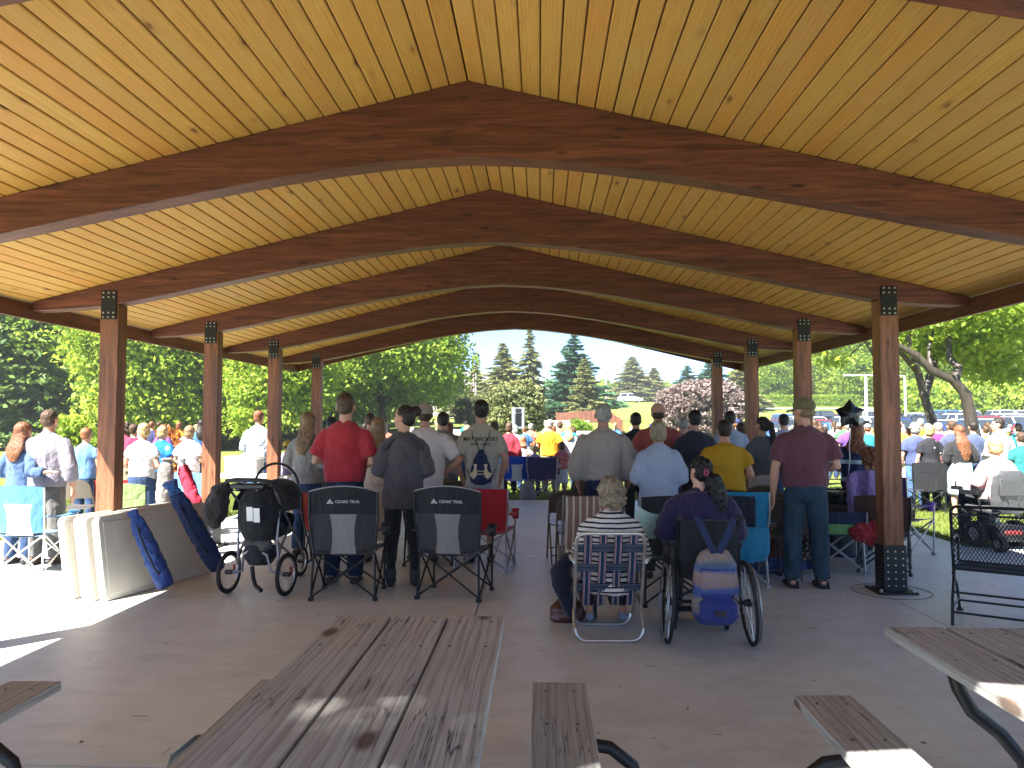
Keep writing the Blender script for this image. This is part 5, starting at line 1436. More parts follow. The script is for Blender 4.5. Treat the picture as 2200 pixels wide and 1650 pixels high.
# unseen tree added behind the camera, its crown shaped to dapple the near tables
DS = deciduous(81, 13, 3.5, 7.0, 175, 90, .12, .6, M_LEAF, .1, .2)
DS.put('leafy_tree', 'unseen tree added behind the near end of the pavilion for dappled shade', -4.5, -6.1, None, 0, 1.0)
# distant wood
rg = np.random.default_rng(91); Ps, Ts = [], []
for k in range(620):
    x = rg.uniform(-190, 230); y = rg.uniform(135, 190); h = 13 * rg.uniform(.7, 1.25)
    pxx = 1160 + x / y * FPX
    if 960 < pxx < 1600: y += 45; h = 5.0 * rg.uniform(.7, 1.2)
    n = 130; D = rg.normal(size=(n, 3)); D /= np.linalg.norm(D, axis=1)[:, None]; D *= rg.uniform(.5, 1, n)[:, None]
    Ps.append(D * np.array([4.2, 4.2, h * .55]) + np.array([x, y, ground(x, y) + h * .45])); Ts.append(np.clip(rg.normal(.45, .2) + rg.normal(0, .12, n), 0, 1))
o = bpy.data.objects.new('distant_wood', leaf_cards('distant_wood', np.concatenate(Ps), .85, M_LEAF, np.concatenate(Ts), 92)); COL.objects.link(o); tag(o, 'far wood of green trees along the horizon', kind='stuff')
# grass blades on the near lawn
def grass_patch(regs, seed):
    rg = np.random.default_rng(seed); V = []
    for x0, x1, y0, y1, n in regs:
        x, y = rg.uniform(x0, x1, n), rg.uniform(y0, y1, n); hgt = rg.uniform(.03, .085, n); a = rg.uniform(0, 6.283, n); w = rg.uniform(.004, .009, n)
        lx, ly = rg.normal(0, .03, n), rg.normal(0, .03, n); z = np.array([ground(a_, b_) for a_, b_ in zip(x, y)])
        A = np.stack([x - np.cos(a) * w, y - np.sin(a) * w, z], 1); B = np.stack([x + np.cos(a) * w, y + np.sin(a) * w, z], 1); C = np.stack([x + lx, y + ly, z + hgt], 1)
        V.append(np.stack([A, B, C], 1))
    V = np.concatenate(V); n = len(V); me = bpy.data.meshes.new('grass')
    me.vertices.add(3 * n); me.vertices.foreach_set('co', V.reshape(-1).astype(np.float32)); me.loops.add(3 * n); me.loops.foreach_set('vertex_index', np.arange(3 * n, dtype=np.int32))
    me.polygons.add(n); me.polygons.foreach_set('loop_start', np.arange(0, 3 * n, 3, dtype=np.int32)); me.polygons.foreach_set('loop_total', np.full(n, 3, np.int32))
    at = me.attributes.new('tint', 'FLOAT', 'POINT'); at.data.foreach_set('value', np.repeat(np.clip(rg.normal(.55, .2, n), 0, 1), 3).astype(np.float32))
    me.materials.append(leaf_mat('grass_blade', (.05, .10, .015), (.14, .19, .03), (.30, .30, .08), .3)); me.update()
    o = bpy.data.objects.new('grass', me); COL.objects.link(o); tag(o, 'short green grass beside the slab', kind='stuff')
grass_patch([(5.6, 11.5, 10.3, 15.9, 42000), (-4.9, 11, 15.95, 20, 26000), (-12, -5.35, 10.3, 17, 26000), (11.5, 15, 11.5, 18, 9000), (-17, -9.5, 6, 20, 14000)], 5)

# ================================================================== BUILT THINGS IN THE BACKGROUND
# red brown board fence on the terrace
def fence_run(label, A, B, h, m):
    A, B = Vector(A), Vector(B); L = (B - A).length; t = thing('board_fence', label, 'fence', tuple(A)); d = (B - A) / L; npan = max(1, round(L / 2.4)); a = math.atan2(d.y, d.x)
    for i in range(npan):
        mb = MB(); nb = 16
        for k in range(nb):
            s = (i + (k + .5) / nb) * L / npan; p = d * s; mb.box((p.x, p.y, p.z + h / 2), (L / npan / nb - .012, .022, h - .05 + .01 * (k % 2)), a)
        tag(mb.build('fence_panel', m, t, False))
        mb = MB(); mb.box(((i * L / npan) * d.x, (i * L / npan) * d.y + .05, (i * L / npan) * d.z + h / 2 + .03), (.11, .11, h + .06), a); mb.build('fence_post', m, t, False)
    return t
M_FENCE = stained('redwood_fence', (.19, .075, .05), 9.0, 2)
def gz(px, py, Y): p = yp(px, py, Y); return p
f0, f1 = yp(1196, 905, 62), yp(1300, 905, 62)
fence_run('red brown board fence beyond the stone terraces', (f0.x, 62, pyz(1200, 913, 62)), (f1.x, 62, pyz(1300, 906, 62)), 1.0, M_FENCE)
f0, f1 = yp(1030, 905, 62), yp(1096, 905, 62)
fence_run('red brown board fence behind the young man with the drawstring bag', (f0.x, 62, pyz(1030, 918, 62)), (f1.x, 62, pyz(1096, 914, 62)), 1.0, M_FENCE)
f0, f1 = yp(1312, 905, 60), yp(1338, 905, 46)
fence_run('short stepped fence running down the bank beside the old man', (f0.x, 60, pyz(1312, 908, 60)), (f1.x, 46, pyz(1338, 930, 46)), .75, M_FENCE)
# stone terraces
M_STONE = simple('terrace_stone', (.42, .36, .29), .85, 0, .3, 3, .5)
def terrace(label, px0, px1, Y, zb, rows):
    x0, x1 = yp(px0, 905, Y).x, yp(px1, 905, Y).x; t = thing('stone_terrace', label, 'stone wall', (x0, Y, zb)); rn = random.Random(int(px0)); proto = []
    for k in range(5):
        mb = MB(); mb.box((0, 0, 0), (1, 1, 1)); mb.v = [(a + rn.uniform(-.09, .09), b, c + rn.uniform(-.09, .09)) for a, b, c in mb.v]; proto.append(mb.mesh('stone', M_STONE, False))
    for r in range(rows):
        x = -rn.uniform(0, .3)
        while x < x1 - x0:
            w = rn.uniform(.35, .75); h = .24
            o = child('stone', rn.choice(proto), t, (x + w / 2, .1 * r + rn.uniform(-.05, .05), h * (r + .5))); o.scale = (w * .95, .45, h * .92); o.rotation_euler = (0, 0, rn.uniform(-.05, .05)); x += w
    mb = MB(); mb.box(((x1 - x0) / 2, .45, .24 * rows / 2 - .1), (x1 - x0, .6, .24 * rows - .1)); mb.build('earth_core', M_STONE, t, False)
terrace('pale stone wall on the upper terrace below the fence', 1168, 1262, 52, pyz(1200, 926, 52), 3)
terrace('pale stone wall on the lower terrace behind the woman in the floral top', 1168, 1295, 44, pyz(1200, 962, 44) , 4)
terrace('pale stone wall behind the man in the grey tee', 930, 1040, 46, pyz(980, 948, 46), 3)
# houses
def house(label, px, Y, w, d, h, roof_h, wall_m, roof_m, rz=0.0, z=None):
    X = yp(px, 905, Y).x; t = thing('house', label, 'house', (X, Y, ground(X, Y) if z is None else z), rz)
    mb = MB(); mb.box((0, 0, h / 2), (w, d, h)); mb.build('wall', wall_m, t, False)
    mb = MB(); mb.prism([(-d / 2 - .4, h - .05), (0, h + roof_h), (d / 2 + .4, h - .05), (d / 2 + .4, h + .12), (0, h + roof_h + .2), (-d / 2 - .4, h + .12)], -w / 2 - .3, w / 2 + .3, lambda u, v, q: (q, u, v)); mb.build('roof', roof_m, t, False)
    for s in (-1, 1):
        mb = MB(); mb.prism([(-d / 2, h), (0, h + roof_h), (d / 2, h)], s * w / 2 - .05, s * w / 2 + .05, lambda u, v, q: (q, u, v)); mb.build('gable', wall_m, t, False)
    for x in np.linspace(-w * .35, w * .35, 3):
        mb = MB(); mb.box((x, -d / 2 - .04, h * .55), (1.1, .10, 1.3)); f = mb.build('window', M_PRINT, t, False)
        mb = MB(); mb.box((x - .25, -d / 2 - .09, h * .55), (.42, .03, 1.1)); mb.box((x + .25, -d / 2 - .09, h * .55), (.42, .03, 1.1)); mb.build('pane', M_GLASS, f, False)
    return t
M_GLASS = simple('window_glass', (.03, .04, .05), .08, 0, .1, 3, 0, .6)
house('dark blue grey house half hidden by trees behind the nearest left post', 225, 52, 8, 6, 2.6, 1.5, simple('blue_siding', (.06, .075, .10), .7), simple('dark_roof', (.07, .065, .06), .8), 0, 0)
house('white house behind the olive shrubs under the slim spruce', 1010, 108, 12, 8, 4.2, 2.2, simple('white_siding', (.42, .40, .37), .7), simple('grey_roof', (.16, .15, .15), .8), .2)
house('grey house behind the wood left of the third left post', 455, 60, 7, 5, 2.4, 1.2, simple('brown_siding', (.16, .12, .09), .7), simple('dark_roof', (.06, .05, .05), .8), .1, .2)
house('far white house between the olive spruce and the broad pine', 1170, 125, 10, 7, 3.2, 2.0, simple('cream_siding', (.72, .70, .64), .7), simple('grey_roof', (.2, .19, .18), .8), -.1)
# poles
def pole(name, label, cat, px, Y, top, r, m, arms=None, extra=None):
    X = yp(px, 905, Y).x; z0 = ground(X, Y); h = pyz(px, top, Y) - z0; t = thing(name, label, cat, (X, Y, z0 - .05)); mb = MB(); mb.tube([(0, 0, 0), (0, 0, h)], [r, r * .8], 8); mb.build('pole', m, t)
    if arms:
        for s in arms:
            mb = MB(); mb.box((s * .75, 0, h), (1.4, .10, .08)); mb.build('lamp_arm', m, t, False)
            mb = MB(); mb.box((s * 1.35, 0, h - .02), (.7, .32, .13)); mb.build('lamp_head', m, t, False)
    if extra: extra(t, h)
    return t
M_PALE = simple('pale_painted_steel', (.62, .62, .60), .5, .1); M_WOODPOLE = simple('grey_wood_pole', (.36, .31, .27), .85)
pole('utility_pole', 'thin wooden utility pole between the broad pine and the tan spruce', 'pole', 1303, 150, 796, .2, M_WOODPOLE)
def flag(t, h):
    mb = MB(); mb.sheet(lambda u, v: (-.05 - .9 * u * (.45 + .2 * v), .12 * math.sin(u * 9 + v * 3), h - .15 - 2.2 * v - .5 * u), 10, 8, .02); mb.build('flag', stripes((.40, .36, .34), (.30, .17, .16), .3, .5), t)
pole('flagpole', 'slim pale flagpole with a limp flag beside the slim spruce', 'flagpole', 1022, 90, 796, .07, M_PALE, None, flag)
pole('lamp_post', 'pale T shaped lamp post left of the nearest right post', 'lamp post', 1862, 62, 804, .13, M_PALE, (-1, 1))
pole('lamp_post', 'slim pale lamp post just right of the nearest right post', 'lamp post', 1946, 66, 806, .10, M_PALE, (-1,))
# road strip on the hillside
mb = MB(); xs = np.linspace(yp(1400, 905, 99).x, 130, 30)
for y, w in ((99.0, 1.5),):
    vs = [(x, y + dy, ground(x, y + dy) + .05) for x in xs for dy in (-w, w)]; mb.add(vs, [(2 * i, 2 * i + 2, 2 * i + 3, 2 * i + 1) for i in range(len(xs) - 1)])
tag(mb.build('road', simple('pale_asphalt', (.22, .21, .20), .9), None), kind='structure')

# ================================================================== CARS
def paint():
    t = NT('car_paint'); t.base(t.n('ObjectInfo').outputs['Color']); t.b.inputs['Coat Weight'].default_value = .6; return t.set(.3, .15, .5)
M_PAINT = paint(); M_TYRE = simple('tyre', (.02, .02, .02), .8); M_LAMP = simple('headlamp', (.6, .6, .6), .15, .3); M_TAIL = simple('tail_lamp', (.4, .02, .02), .3)
def make_car(kind):
    t = thing('parked_car', '', 'car', (0, 0, 0)); suv = kind != 'sedan'; zh, zr = (1.02, 1.70) if suv else (.90, 1.43)
    st = [(-2.32, .70, .38, .60), (-2.22, .84, .28, .72), (-1.6, .90, .22, zh - .10), (-1.0, .905, .20, zh), (1.5, .905, .20, zh + .05), (2.1, .86, .26, zh + (.04 if suv else -.02)), (2.28, .76, .36, zh - .2)]
    mb = MB(); n = 20; vs = []
    for y, hw, z0, z1 in st:
        for k in range(n):
            a = 2 * math.pi * k / n; c, s = math.cos(a), math.sin(a); e = .45
            vs.append((hw * math.copysign(abs(c) ** e, c), y, (z0 + z1) / 2 + (z1 - z0) / 2 * math.copysign(abs(s) ** e, s)))
    fs = [(i * n + k, i * n + (k + 1) % n, (i + 1) * n + (k + 1) % n, (i + 1) * n + k) for i in range(len(st) - 1) for k in range(n)] + [tuple(range(n)), tuple(range(len(vs) - n, len(vs)))]
    mb.add(vs, fs)
    b0, b1, r0, r1 = (-1.15, 2.05, -.35, 1.75) if suv else (-1.05, 1.75, -.25, 1.05)
    base = [(-.80, b0), (.80, b0), (.82, b1), (-.82, b1)]; roof = [(-.62, r0), (.62, r0), (.64, r1), (-.64, r1)]
    bz = zh + .01
    mb.add([(x, y, bz - .15) for x, y in base] + [(x, y, zr) for x, y in roof], [(0, 1, 5, 4), (1, 2, 6, 5), (2, 3, 7, 6), (3, 0, 4, 7), (4, 5, 6, 7)])
    mb.prism([(-.58, 0), (.58, 0), (.50, .035), (-.50, .035)], r0 + .1, r1 - .1, lambda u, v, q: (u, q, zr + v - .002))
    body = mb.build('body', M_PAINT, t, True, 30)
    def quad(a, b, i0, j0, name, m, off):
        A, B, Cc, Dd = [Vector(p) for p in a]; nrm = (B - A).cross(Dd - A).normalized() * off
        def L(u, v): return A.lerp(B, u).lerp(Dd.lerp(Cc, u), v) + nrm
        mb = MB(); mb.sheet(lambda u, v: L(.06 + .88 * u, .16 + .76 * v), 2, 2, .012); mb.build(name, m, t, False)
    bb = [Vector((x, y, bz)) for x, y in base]; rr_ = [Vector((x, y, zr)) for x, y in roof]
    quad((bb[0], bb[1], rr_[1], rr_[0]), 0, 0, 0, 'windscreen', M_GLASS, .012); quad((bb[2], bb[3], rr_[3], rr_[2]), 0, 0, 0, 'rear_window', M_GLASS, .012)
    for s, (A, B, C2_, D2_) in ((1, (bb[1], bb[2], rr_[2], rr_[1])), (-1, (bb[3], bb[0], rr_[0], rr_[3]))):
        for a, b in ((0, .5), (.5, 1)):
            quad((A.lerp(B, a), A.lerp(B, b), D2_.lerp(C2_, b), D2_.lerp(C2_, a)), 0, 0, 0, 'side_window', M_GLASS, .012)
    for s in (-1, 1):
        for y in (-1.42, 1.42):
            mb = MB(); mb.lathe([(.2, -.11), (.33, -.10), (.335, .10), (.2, .11)], (0, 0, 0), 18, 'X'); w = mb.build('wheel', M_TYRE, t); w.location = (s * .82, y, .335); mb = MB(); mb.lathe([(.2, -.116), (.2, .116)], (0, 0, 0), 14, 'X'); mb.build('rim', M_ALU, w)
        mb = MB(); mb.box((s * .62, -2.27, .66), (.34, .10, .14)); mb.build('headlight', M_LAMP, t, bevel=.03)
        mb = MB(); mb.box((s * .70, 2.20, zh - .12), (.16, .12, .20)); mb.build('tail_light', M_TAIL, t, bevel=.02)
        mb = MB(); mb.box((s * .97, -.95, zh + .03), (.16, .12, .11)); mb.build('mirror', M_PAINT, t, bevel=.03).color = (.1, .1, .1, 1)
    return t
CARC = {'white': (.72, .72, .72), 'silver': (.45, .46, .48), 'dark blue': (.03, .06, .18), 'blue': (.06, .16, .40), 'black': (.015, .015, .018), 'grey': (.14, .15, .17), 'red': (.50, .02, .03), 'maroon': (.16, .02, .03), 'beige': (.40, .36, .28), 'pale blue': (.30, .40, .52)}
def paint_car(t, c):
    for ch in t.children:
        if ch.name.startswith('body'): ch.color = (*CARC[c], 1)
CARS = {'sedan': make_car('sedan'), 'suv': make_car('suv')}; _first = {'sedan': True, 'suv': True}
def put_car(kind, c, px, Y, rz, label, group='cars in the car park'):
    t = CARS[kind] if _first[kind] else dup(CARS[kind]); _first[kind] = False
    X = yp(px, 905, Y).x; place(t, (X, Y, ground(X, Y)), rz, label); t['group'] = group; paint_car(t, c); return t
put_car('suv', 'white', 1354, 142, math.pi / 2 + .1, 'white van like car alone on the bright lawn behind the old man', 'cars on the grass')
rows = [(49, [(1668, 'sedan', 'dark blue'), (1722, 'suv', 'grey'), (1790, 'sedan', 'blue'), (1846, 'sedan', 'black'), (1905, 'suv', 'dark blue'), (1972, 'sedan', 'blue'), (2040, 'sedan', 'dark blue'), (2112, 'suv', 'pale blue'), (2180, 'sedan', 'dark blue')]),
        (57, [(1650, 'sedan', 'maroon'), (1705, 'suv', 'silver'), (1762, 'sedan', 'red'), (1832, 'suv', 'white'), (1898, 'sedan', 'pale blue'), (1952, 'suv', 'black'), (2010, 'sedan', 'silver'), (2068, 'sedan', 'white'), (2128, 'suv', 'red'), (2185, 'suv', 'silver')]),
        (67, [(1690, 'suv', 'blue'), (1748, 'sedan', 'white'), (1810, 'suv', 'maroon'), (1870, 'sedan', 'silver'), (1935, 'sedan', 'red'), (1992, 'suv', 'grey'), (2046, 'suv', 'white'), (2098, 'sedan', 'silver'), (2150, 'suv', 'white'), (2198, 'suv', 'beige')]),
        (76, [(1720, 'sedan', 'silver'), (1772, 'suv', 'black'), (1850, 'suv', 'white'), (1960, 'sedan', 'white'), (2025, 'suv', 'blue'), (2085, 'suv', 'white'), (2140, 'suv', 'silver'), (2190, 'suv', 'white')])]
rown = ['in first parking row', 'in second parking row', 'in third parking row', 'in last parking row']
rnc = random.Random(3)
for ri, (Y, L) in enumerate(rows):
    seen = {}
    for i, (px, k, c) in enumerate(L):
        prev = (L[i - 1][2] + ' ' + L[i - 1][1]) if i else 'lawn'
        nxt = (L[i + 1][2] + ' ' + L[i + 1][1]) if i < len(L) - 1 else 'open ground'
        put_car(k, c, px, Y + rnc.uniform(-.5, .5), rnc.choice([0, math.pi]) + rnc.uniform(-.06, .06), '%s %s %s between %s and %s' % (c, 'SUV' if k == 'suv' else 'sedan', rown[ri], prev.replace('suv', 'SUV'), nxt.replace('suv', 'SUV')))

# ================================================================== LAYOUT: furniture and belongings
TG = 'weathered picnic tables at the near end'
picnic_table('weathered grey picnic table with three long top boards in the middle foreground', -.535, 3.452, group=TG)
picnic_table('picnic table at the left edge, showing only a bench end and its bent pipe', -2.915, 3.39, group=TG)
picnic_table('picnic table in the right corner with a sunlit top board and black S shaped pipe', 1.835, 3.345, group=TG)
mesh_bench('black wrought iron bench with diamond mesh back in front of the power wheelchair', (gp(2062, 1345).x + .02, gp(2062, 1345).y + .12, 0), R(-33))

CG = 'folding camp chairs'
camp_chair('black camp chair with white lettering behind the man in the red sweater', (gp(735, 1290).x, gp(735, 1290).y + .24, 0), R(2), F_BLACK, cloth((.22, .21, .20), .8, .3), cloth((.034, .035, .038), .8, .3), F_BLACK, None, CG, w=.585, h=.985, arch=.05, logo=True, piping=simple_cached((.25, .25, .25)), mesh_w=.42, band_h=.20, cup=2)
camp_chair('black camp chair with white lettering behind the woman in the charcoal cardigan', (gp(972, 1290).x, gp(972, 1290).y + .24, 0), R(-10), F_BLACK, cloth((.20, .19, .18), .8, .3), cloth((.034, .035, .038), .8, .3), F_BLACK, None, CG, w=.585, h=.985, arch=.05, logo=True, piping=simple_cached((.25, .25, .25)), mesh_w=.42, band_h=.20, cup=2)
camp_chair('red camp chair with a side cup holder behind the young man with the drawstring bag', (yp(1043, 905, 8.6).x, 8.55, 0), R(-8), F_RED, group=CG, w=.58, h=.90, arch=0, cup=2, frame=M_GREYMETAL)
camp_chair('red camp chair half hidden behind the charcoal cardigan', (yp(925, 905, 8.9).x, 8.9, 0), R(4), F_RED, group=CG, w=.54, h=.88, arch=0)
camp_chair('red camp chair half hidden between the red sweater man and the girl in grey', (yp(712, 905, 8.7).x, 8.7, 0), R(6), cloth((.36, .05, .03), .75, .4), group=CG, w=.5, h=.84, arch=0)
camp_chair('blue and grey camp chair with a pale frame beside the leaning white tables', (gp(48, 1235).x, gp(48, 1235).y + .2, 0), R(-5), F_LBLUE, cloth((.28, .27, .25), .8, .3), F_LBLUE, cloth((.10, .17, .24), .75, .4), M_ALU, CG, w=.56, h=.93, arch=.02, mesh_w=.6)
camp_chair('royal blue camp chair on the grass just past the slab', (yp(1106, 905, 16.6).x, 16.6, -.05), R(12), F_ROYAL, cloth((.5, .5, .52), .8, .2), F_ROYAL, F_ROYAL, None, CG, w=.55, h=.93, arch=0, cup=2)
camp_chair('navy camp chair on the grass behind the man in the orange shirt', (yp(1166, 905, 16.5).x, 16.5, -.05), R(-4), cloth((.04, .035, .09), .7, .4), group=CG, w=.60, h=.92, arch=0, cup=2, frame=M_GREYMETAL)
camp_chair('black camp chair in front of the woman in the pale blue shirt', (yp(1447, 905, 6.95).x, 7.05, 0), R(-4), F_BLACK, group=CG, w=.54, h=.96, arch=.02)
camp_chair('teal camp chair with a dark cloth over its back behind the yellow blouse', (yp(1584, 905, 7.9).x, 7.95, 0), R(-6), F_TEAL, group=CG, w=.50, h=.93, arch=0, frame=M_GREYMETAL)
camp_chair('low navy and green camp chair beside the maroon shirted man', (gp(1812, 1232).x, gp(1812, 1232).y + .22, 0), R(-12), cloth((.012, .022, .055), .7, .4), cloth((.16, .34, .12), .7, .3), cloth((.16, .34, .12), .7, .3), F_NAVY, M_GREYMETAL, CG, w=.52, h=.66, arch=0, mesh_w=.86, band_h=.13, arms=False)
camp_chair('purple camp chair just right of the nearest right post', (yp(1938, 905, 9.6).x, 9.7, 0), R(-60), F_PURPLE, group=CG, w=.52, h=.96, arch=0, frame=M_GREYMETAL)
camp_chair('dark brown camp chair half hidden by the nearest right post', (yp(1893, 905, 8.6).x, 8.6, 0), R(-25), cloth((.06, .03, .022), .75, .4), group=CG, w=.50, h=.82, arch=.02)
camp_chair('light blue camp chair left of the second left post', (yp(408, 905, 10.9).x, 10.9, None or ground(-5, 11)), R(5), cloth((.16, .32, .62), .75, .4), group=CG, w=.56, h=.95, arch=.02)
camp_chair('black camp chair on the grass behind the man in the straw hat', (yp(1985, 905, 14.4).x, 14.4, -.06), R(-10), F_BLACK, group=CG, w=.54, h=.93, arch=.02)
camp_chair('dark camp chair behind the legs of the man in the maroon tee', (yp(1695, 905, 8.5).x, 8.55, 0), R(10), cloth((.045, .03, .03), .75, .4), group=CG, w=.50, h=.82, arch=.02)
camp_chair('green camp chair behind the folded white tables', (yp(283, 905, 9.7).x, 9.75, 0), R(5), cloth((.24, .33, .13), .8, .5), group=CG, w=.54, h=.82, arch=.03, arms=False)
camp_chair('red and white camp chair behind the nearest left post', (yp(262, 905, 10.9).x, 10.9, -.06), R(15), F_RED, cloth((.6, .58, .55), .8, .3), group=CG, w=.5, h=.86, arch=0)
# lawn chair, striped beach chair, folding chairs
LC = gp(1310, 1384)
lawn_chair('aluminium lawn chair with woven navy, red and white webbing', (LC.x, LC.y + .06, 0), R(2))
FG = 'taupe metal folding chairs'
folding_chair('taupe metal folding chair with the shiny seat at the aisle by the old man', (yp(1216, 905, 8.9).x, 9.0, 0), R(4), FG)
fc = bpy.data.objects['folding_chair']
def fchair(px, Y, rz, label):
    t = dup(fc); place(t, (yp(px, 905, Y).x, Y, 0), R(rz), label); return t
fchair(1236, 8.3, 2, 'taupe folding chair behind the old man, half hidden by the striped deck chair')
fchair(1262, 10.9, 4, 'taupe folding chair two rows ahead of the old man')
fchair(1256, 11.7, 4, 'taupe folding chair farthest ahead of the old man by the aisle')
fchair(985, 9.6, -3, 'taupe folding chair just behind the black chair on the right of the pair')
fchair(978, 10.5, -3, 'taupe folding chair second in line behind the right black chair')
fchair(958, 11.4, -5, 'taupe folding chair behind the man in the grey tee')
fchair(930, 10.2, -5, 'taupe folding chair beside the khaki trousers of the man in white')
fchair(1485, 9.2, 2, 'taupe folding chair left of the woman in the wheelchair')
fchair(1478, 8.4, 2, 'taupe folding chair in front of the woman in the wheelchair')
fchair(1655, 8.9, -4, 'taupe folding chair right of the yellow blouse')
fchair(1668, 8.2, -6, 'taupe folding chair left of the jeans of the man in maroon')
fchair(1632, 9.8, -4, 'taupe folding chair behind the white trousers')
fchair(175, 10.4, 8, 'taupe folding chair between the hugging couple and the nearest left post')
def deck_chair(label, loc, rz):
    t = thing('deck_chair', label, 'deck chair', loc, rz)
    st = stripes((.22, .13, .095), (.48, .40, .32), .062, .30, 0)
    mb = MB(); mb.sheet(lambda u, v: ((2 * u - 1) * .26, .0 - .16 * v - .025 * math.sin(v * 3.1), .34 + .60 * v), 6, 10, .035); mb.build('backrest', st, t)
    mb = MB(); mb.sheet(lambda u, v: ((2 * u - 1) * .26, .0 + .46 * v, .33 + .05 * v), 6, 6, .03); mb.build('seat', st, t)
    for s in (-1, 1):
        mb = MB(); mb.wire([(s * .28, .46, 0), (s * .28, .0, .36), (s * .275, -.17, .95)], .012, 7); mb.build('leg', M_GREYMETAL, t)
        mb = MB(); mb.wire([(s * .27, -.22, 0), (s * .27, .45, .40)], .012, 7); mb.build('leg', M_GREYMETAL, t)
    return t
deck_chair('brown and cream striped deck chair in front of the curly haired woman', (yp(1272, 905, 7.1).x, 7.25, 0), R(3))
# folded tables leaning on the nearest left post
ta, tb = gp(228, 1294), gp(470, 1226); d = (tb - ta).normalized(); ang = math.atan2(d.y, d.x); nl = Vector((-d.y, d.x, 0))
TL = ['folded white table at the front of the leaning stack, grey underside showing', 'second folded white table of the leaning stack', 'third folded white table of the leaning stack', 'folded white table farthest left in the leaning stack']
for k, off in enumerate((0, .115, .235, .355)):
    c = ta + d * .725 + nl * off - d * (0, .03, -.02, .04)[k]
    folded_table(TL[k], (c.x, c.y, .005), ang, R((-9, -9.3, -9, -9.2)[k]), 'white folding tables leaning in a stack')
# carry bags
def at(px, py, Y): return tuple(yp(px, py, Y))
chair_bag('blue chair bag leaning on the grey face of the front folded table', at(358, 1262, 7.02), at(284, 1098, 7.12), cloth((.018, .05, .20), .6, .5), r=.088, group='chair carry bags')
chair_bag('long blue and navy chair bag over the right end of the folded tables', at(470, 1224, 7.95), at(364, 1036, 7.45), cloth((.015, .035, .11), .6, .5), cloth((.03, .10, .30), .6, .5), r=.105, group='chair carry bags')
chair_bag('grey chair bag standing behind the folded tables', at(352, 1085, 8.9), at(358, 985, 8.9), cloth((.17, .155, .145), .8, .6), r=.10, strap=False, group='chair carry bags', taper=.9)
chair_bag('red chair bag with a white trim behind the folded tables', at(425, 1100, 9.0), at(388, 988, 9.0), cloth((.50, .02, .05), .6, .5), cloth((.6, .58, .55), .8, .3), r=.085, strap=False, group='chair carry bags')
q0, q1 = gp(1602, 1240), gp(1752, 1236)
chair_bag('blue chair bag lying flat on the concrete behind the maroon shirted man', (q0.x, q0.y + .15, .085), (q1.x, q1.y + .15, .085), cloth((.02, .045, .16), .6, .5), r=.10, strap=False, group='chair carry bags', taper=.85)
mb = MB(); mb.tube([(0, 0, .0), (0, -.01, -.12), (.02, -.02, -.24), (.03, 0, -.33)], [(.20, .04), (.21, .06), (.19, .06), (.15, .04)], 14)
t = organic(mb, 'folded_bag', F_TEAL, None, .012, 2, .03, .08); t.location = at(1607, 1132, 7.55); tag(t, 'teal carry bag hanging from the back of the teal camp chair', 'chair bag', 'chair carry bags')
mb = MB(); mb.sheet(lambda u, v: ((2 * u - 1) * .15, -.02 - .03 * math.sin(v * 3.1) + .004 * math.sin(u * 20), .07 - .34 * v), 12, 8, .02)
t = organic(mb, 'dark_cloth', cloth((.012, .016, .03), .9, .6), None, .012, 1, .02, .06); t.location = at(1588, 1080, 7.62); tag(t, 'dark navy cloth draped over the teal camp chair', 'cloth')
# jacket on the lawn chair, handbag, flask, backpack, drawstring bag
mb = MB(); mb.tube([(.06, 0, .10), (.0, 0, .06), (-.05, 0, -.05), (-.03, 0, -.20), (.01, 0, -.34), (.045, 0, -.44)], [(.04, .05), (.075, .08), (.11, .09), (.085, .08), (.05, .06), (.012, .02)], 14)
t = organic(mb, 'jacket', cloth((.008, .010, .022), .85, .6), None, .011, 2, .045, .09, (.015, .04)); t.location = at(1216, 1218, 5.85); t.scale = (.8, .8, .85); tag(t, 'dark navy jacket hanging off the left arm of the lawn chair', 'jacket')
hb = gp(1220, 1340); t = thing('handbag', 'shiny brown leather handbag on the floor by the lawn chair', 'handbag', (hb.x, hb.y + .10, 0), R(20)); M_LEATHER = simple('brown_leather', (.09, .028, .018), .28, 0, .35, 14, .4)
mb = MB(); mb.tube([(0, 0, .0), (0, 0, .03), (0, 0, .11), (0, 0, .18)], [(.13, .08), (.155, .10), (.14, .085), (.08, .035)], 16); organic(mb, 'bag', M_LEATHER, t, .010, 2, .03, .06)
mb = MB(); mb.wire(arc((0, -.03, .16), .07, 0, 180, 12), .008, 6); mb.build('handle', M_LEATHER, t); mb = MB(); mb.wire([(.1, 0, .14), (.2, .02, .10), (.24, .02, .02)], .006, 6); mb.build('strap', M_LEATHER, t)
fl = gp(1274, 1330); t = thing('flask', 'dark teal drinks flask standing under the lawn chair', 'flask', (fl.x, fl.y + .03, 0)); TQ = simple('teal_plastic', (.008, .05, .075), .35, 0, .1, 12)
mb = MB(); mb.lathe([(.030, 0), (.034, .01), (.036, .10), (.042, .20), (.042, .215)], n=18); mb.build('cup', TQ, t); mb = MB(); mb.lathe([(.043, .212), (.043, .235), (.028, .25), (.026, .275), (.01, .28)], n=18); mb.build('lid', simple('dark_lid', (.012, .03, .04), .4), t)
WC = gp(1520, 1384); WX, WY = yp(1515, 905, 5.75).x, 5.72
wheelchair('black manual wheelchair with spoked wheels under the woman in purple', (WX, WY, 0), R(-3))
backpack('pale patterned school backpack with blue pockets hung on the wheelchair back', (WX + .01, WY - .20, .20), R(-3))
stroller('black jogging stroller with spoked wheels beside the folded tables', (yp(556, 905, 7.15).x, 7.18, 0), R(-9))
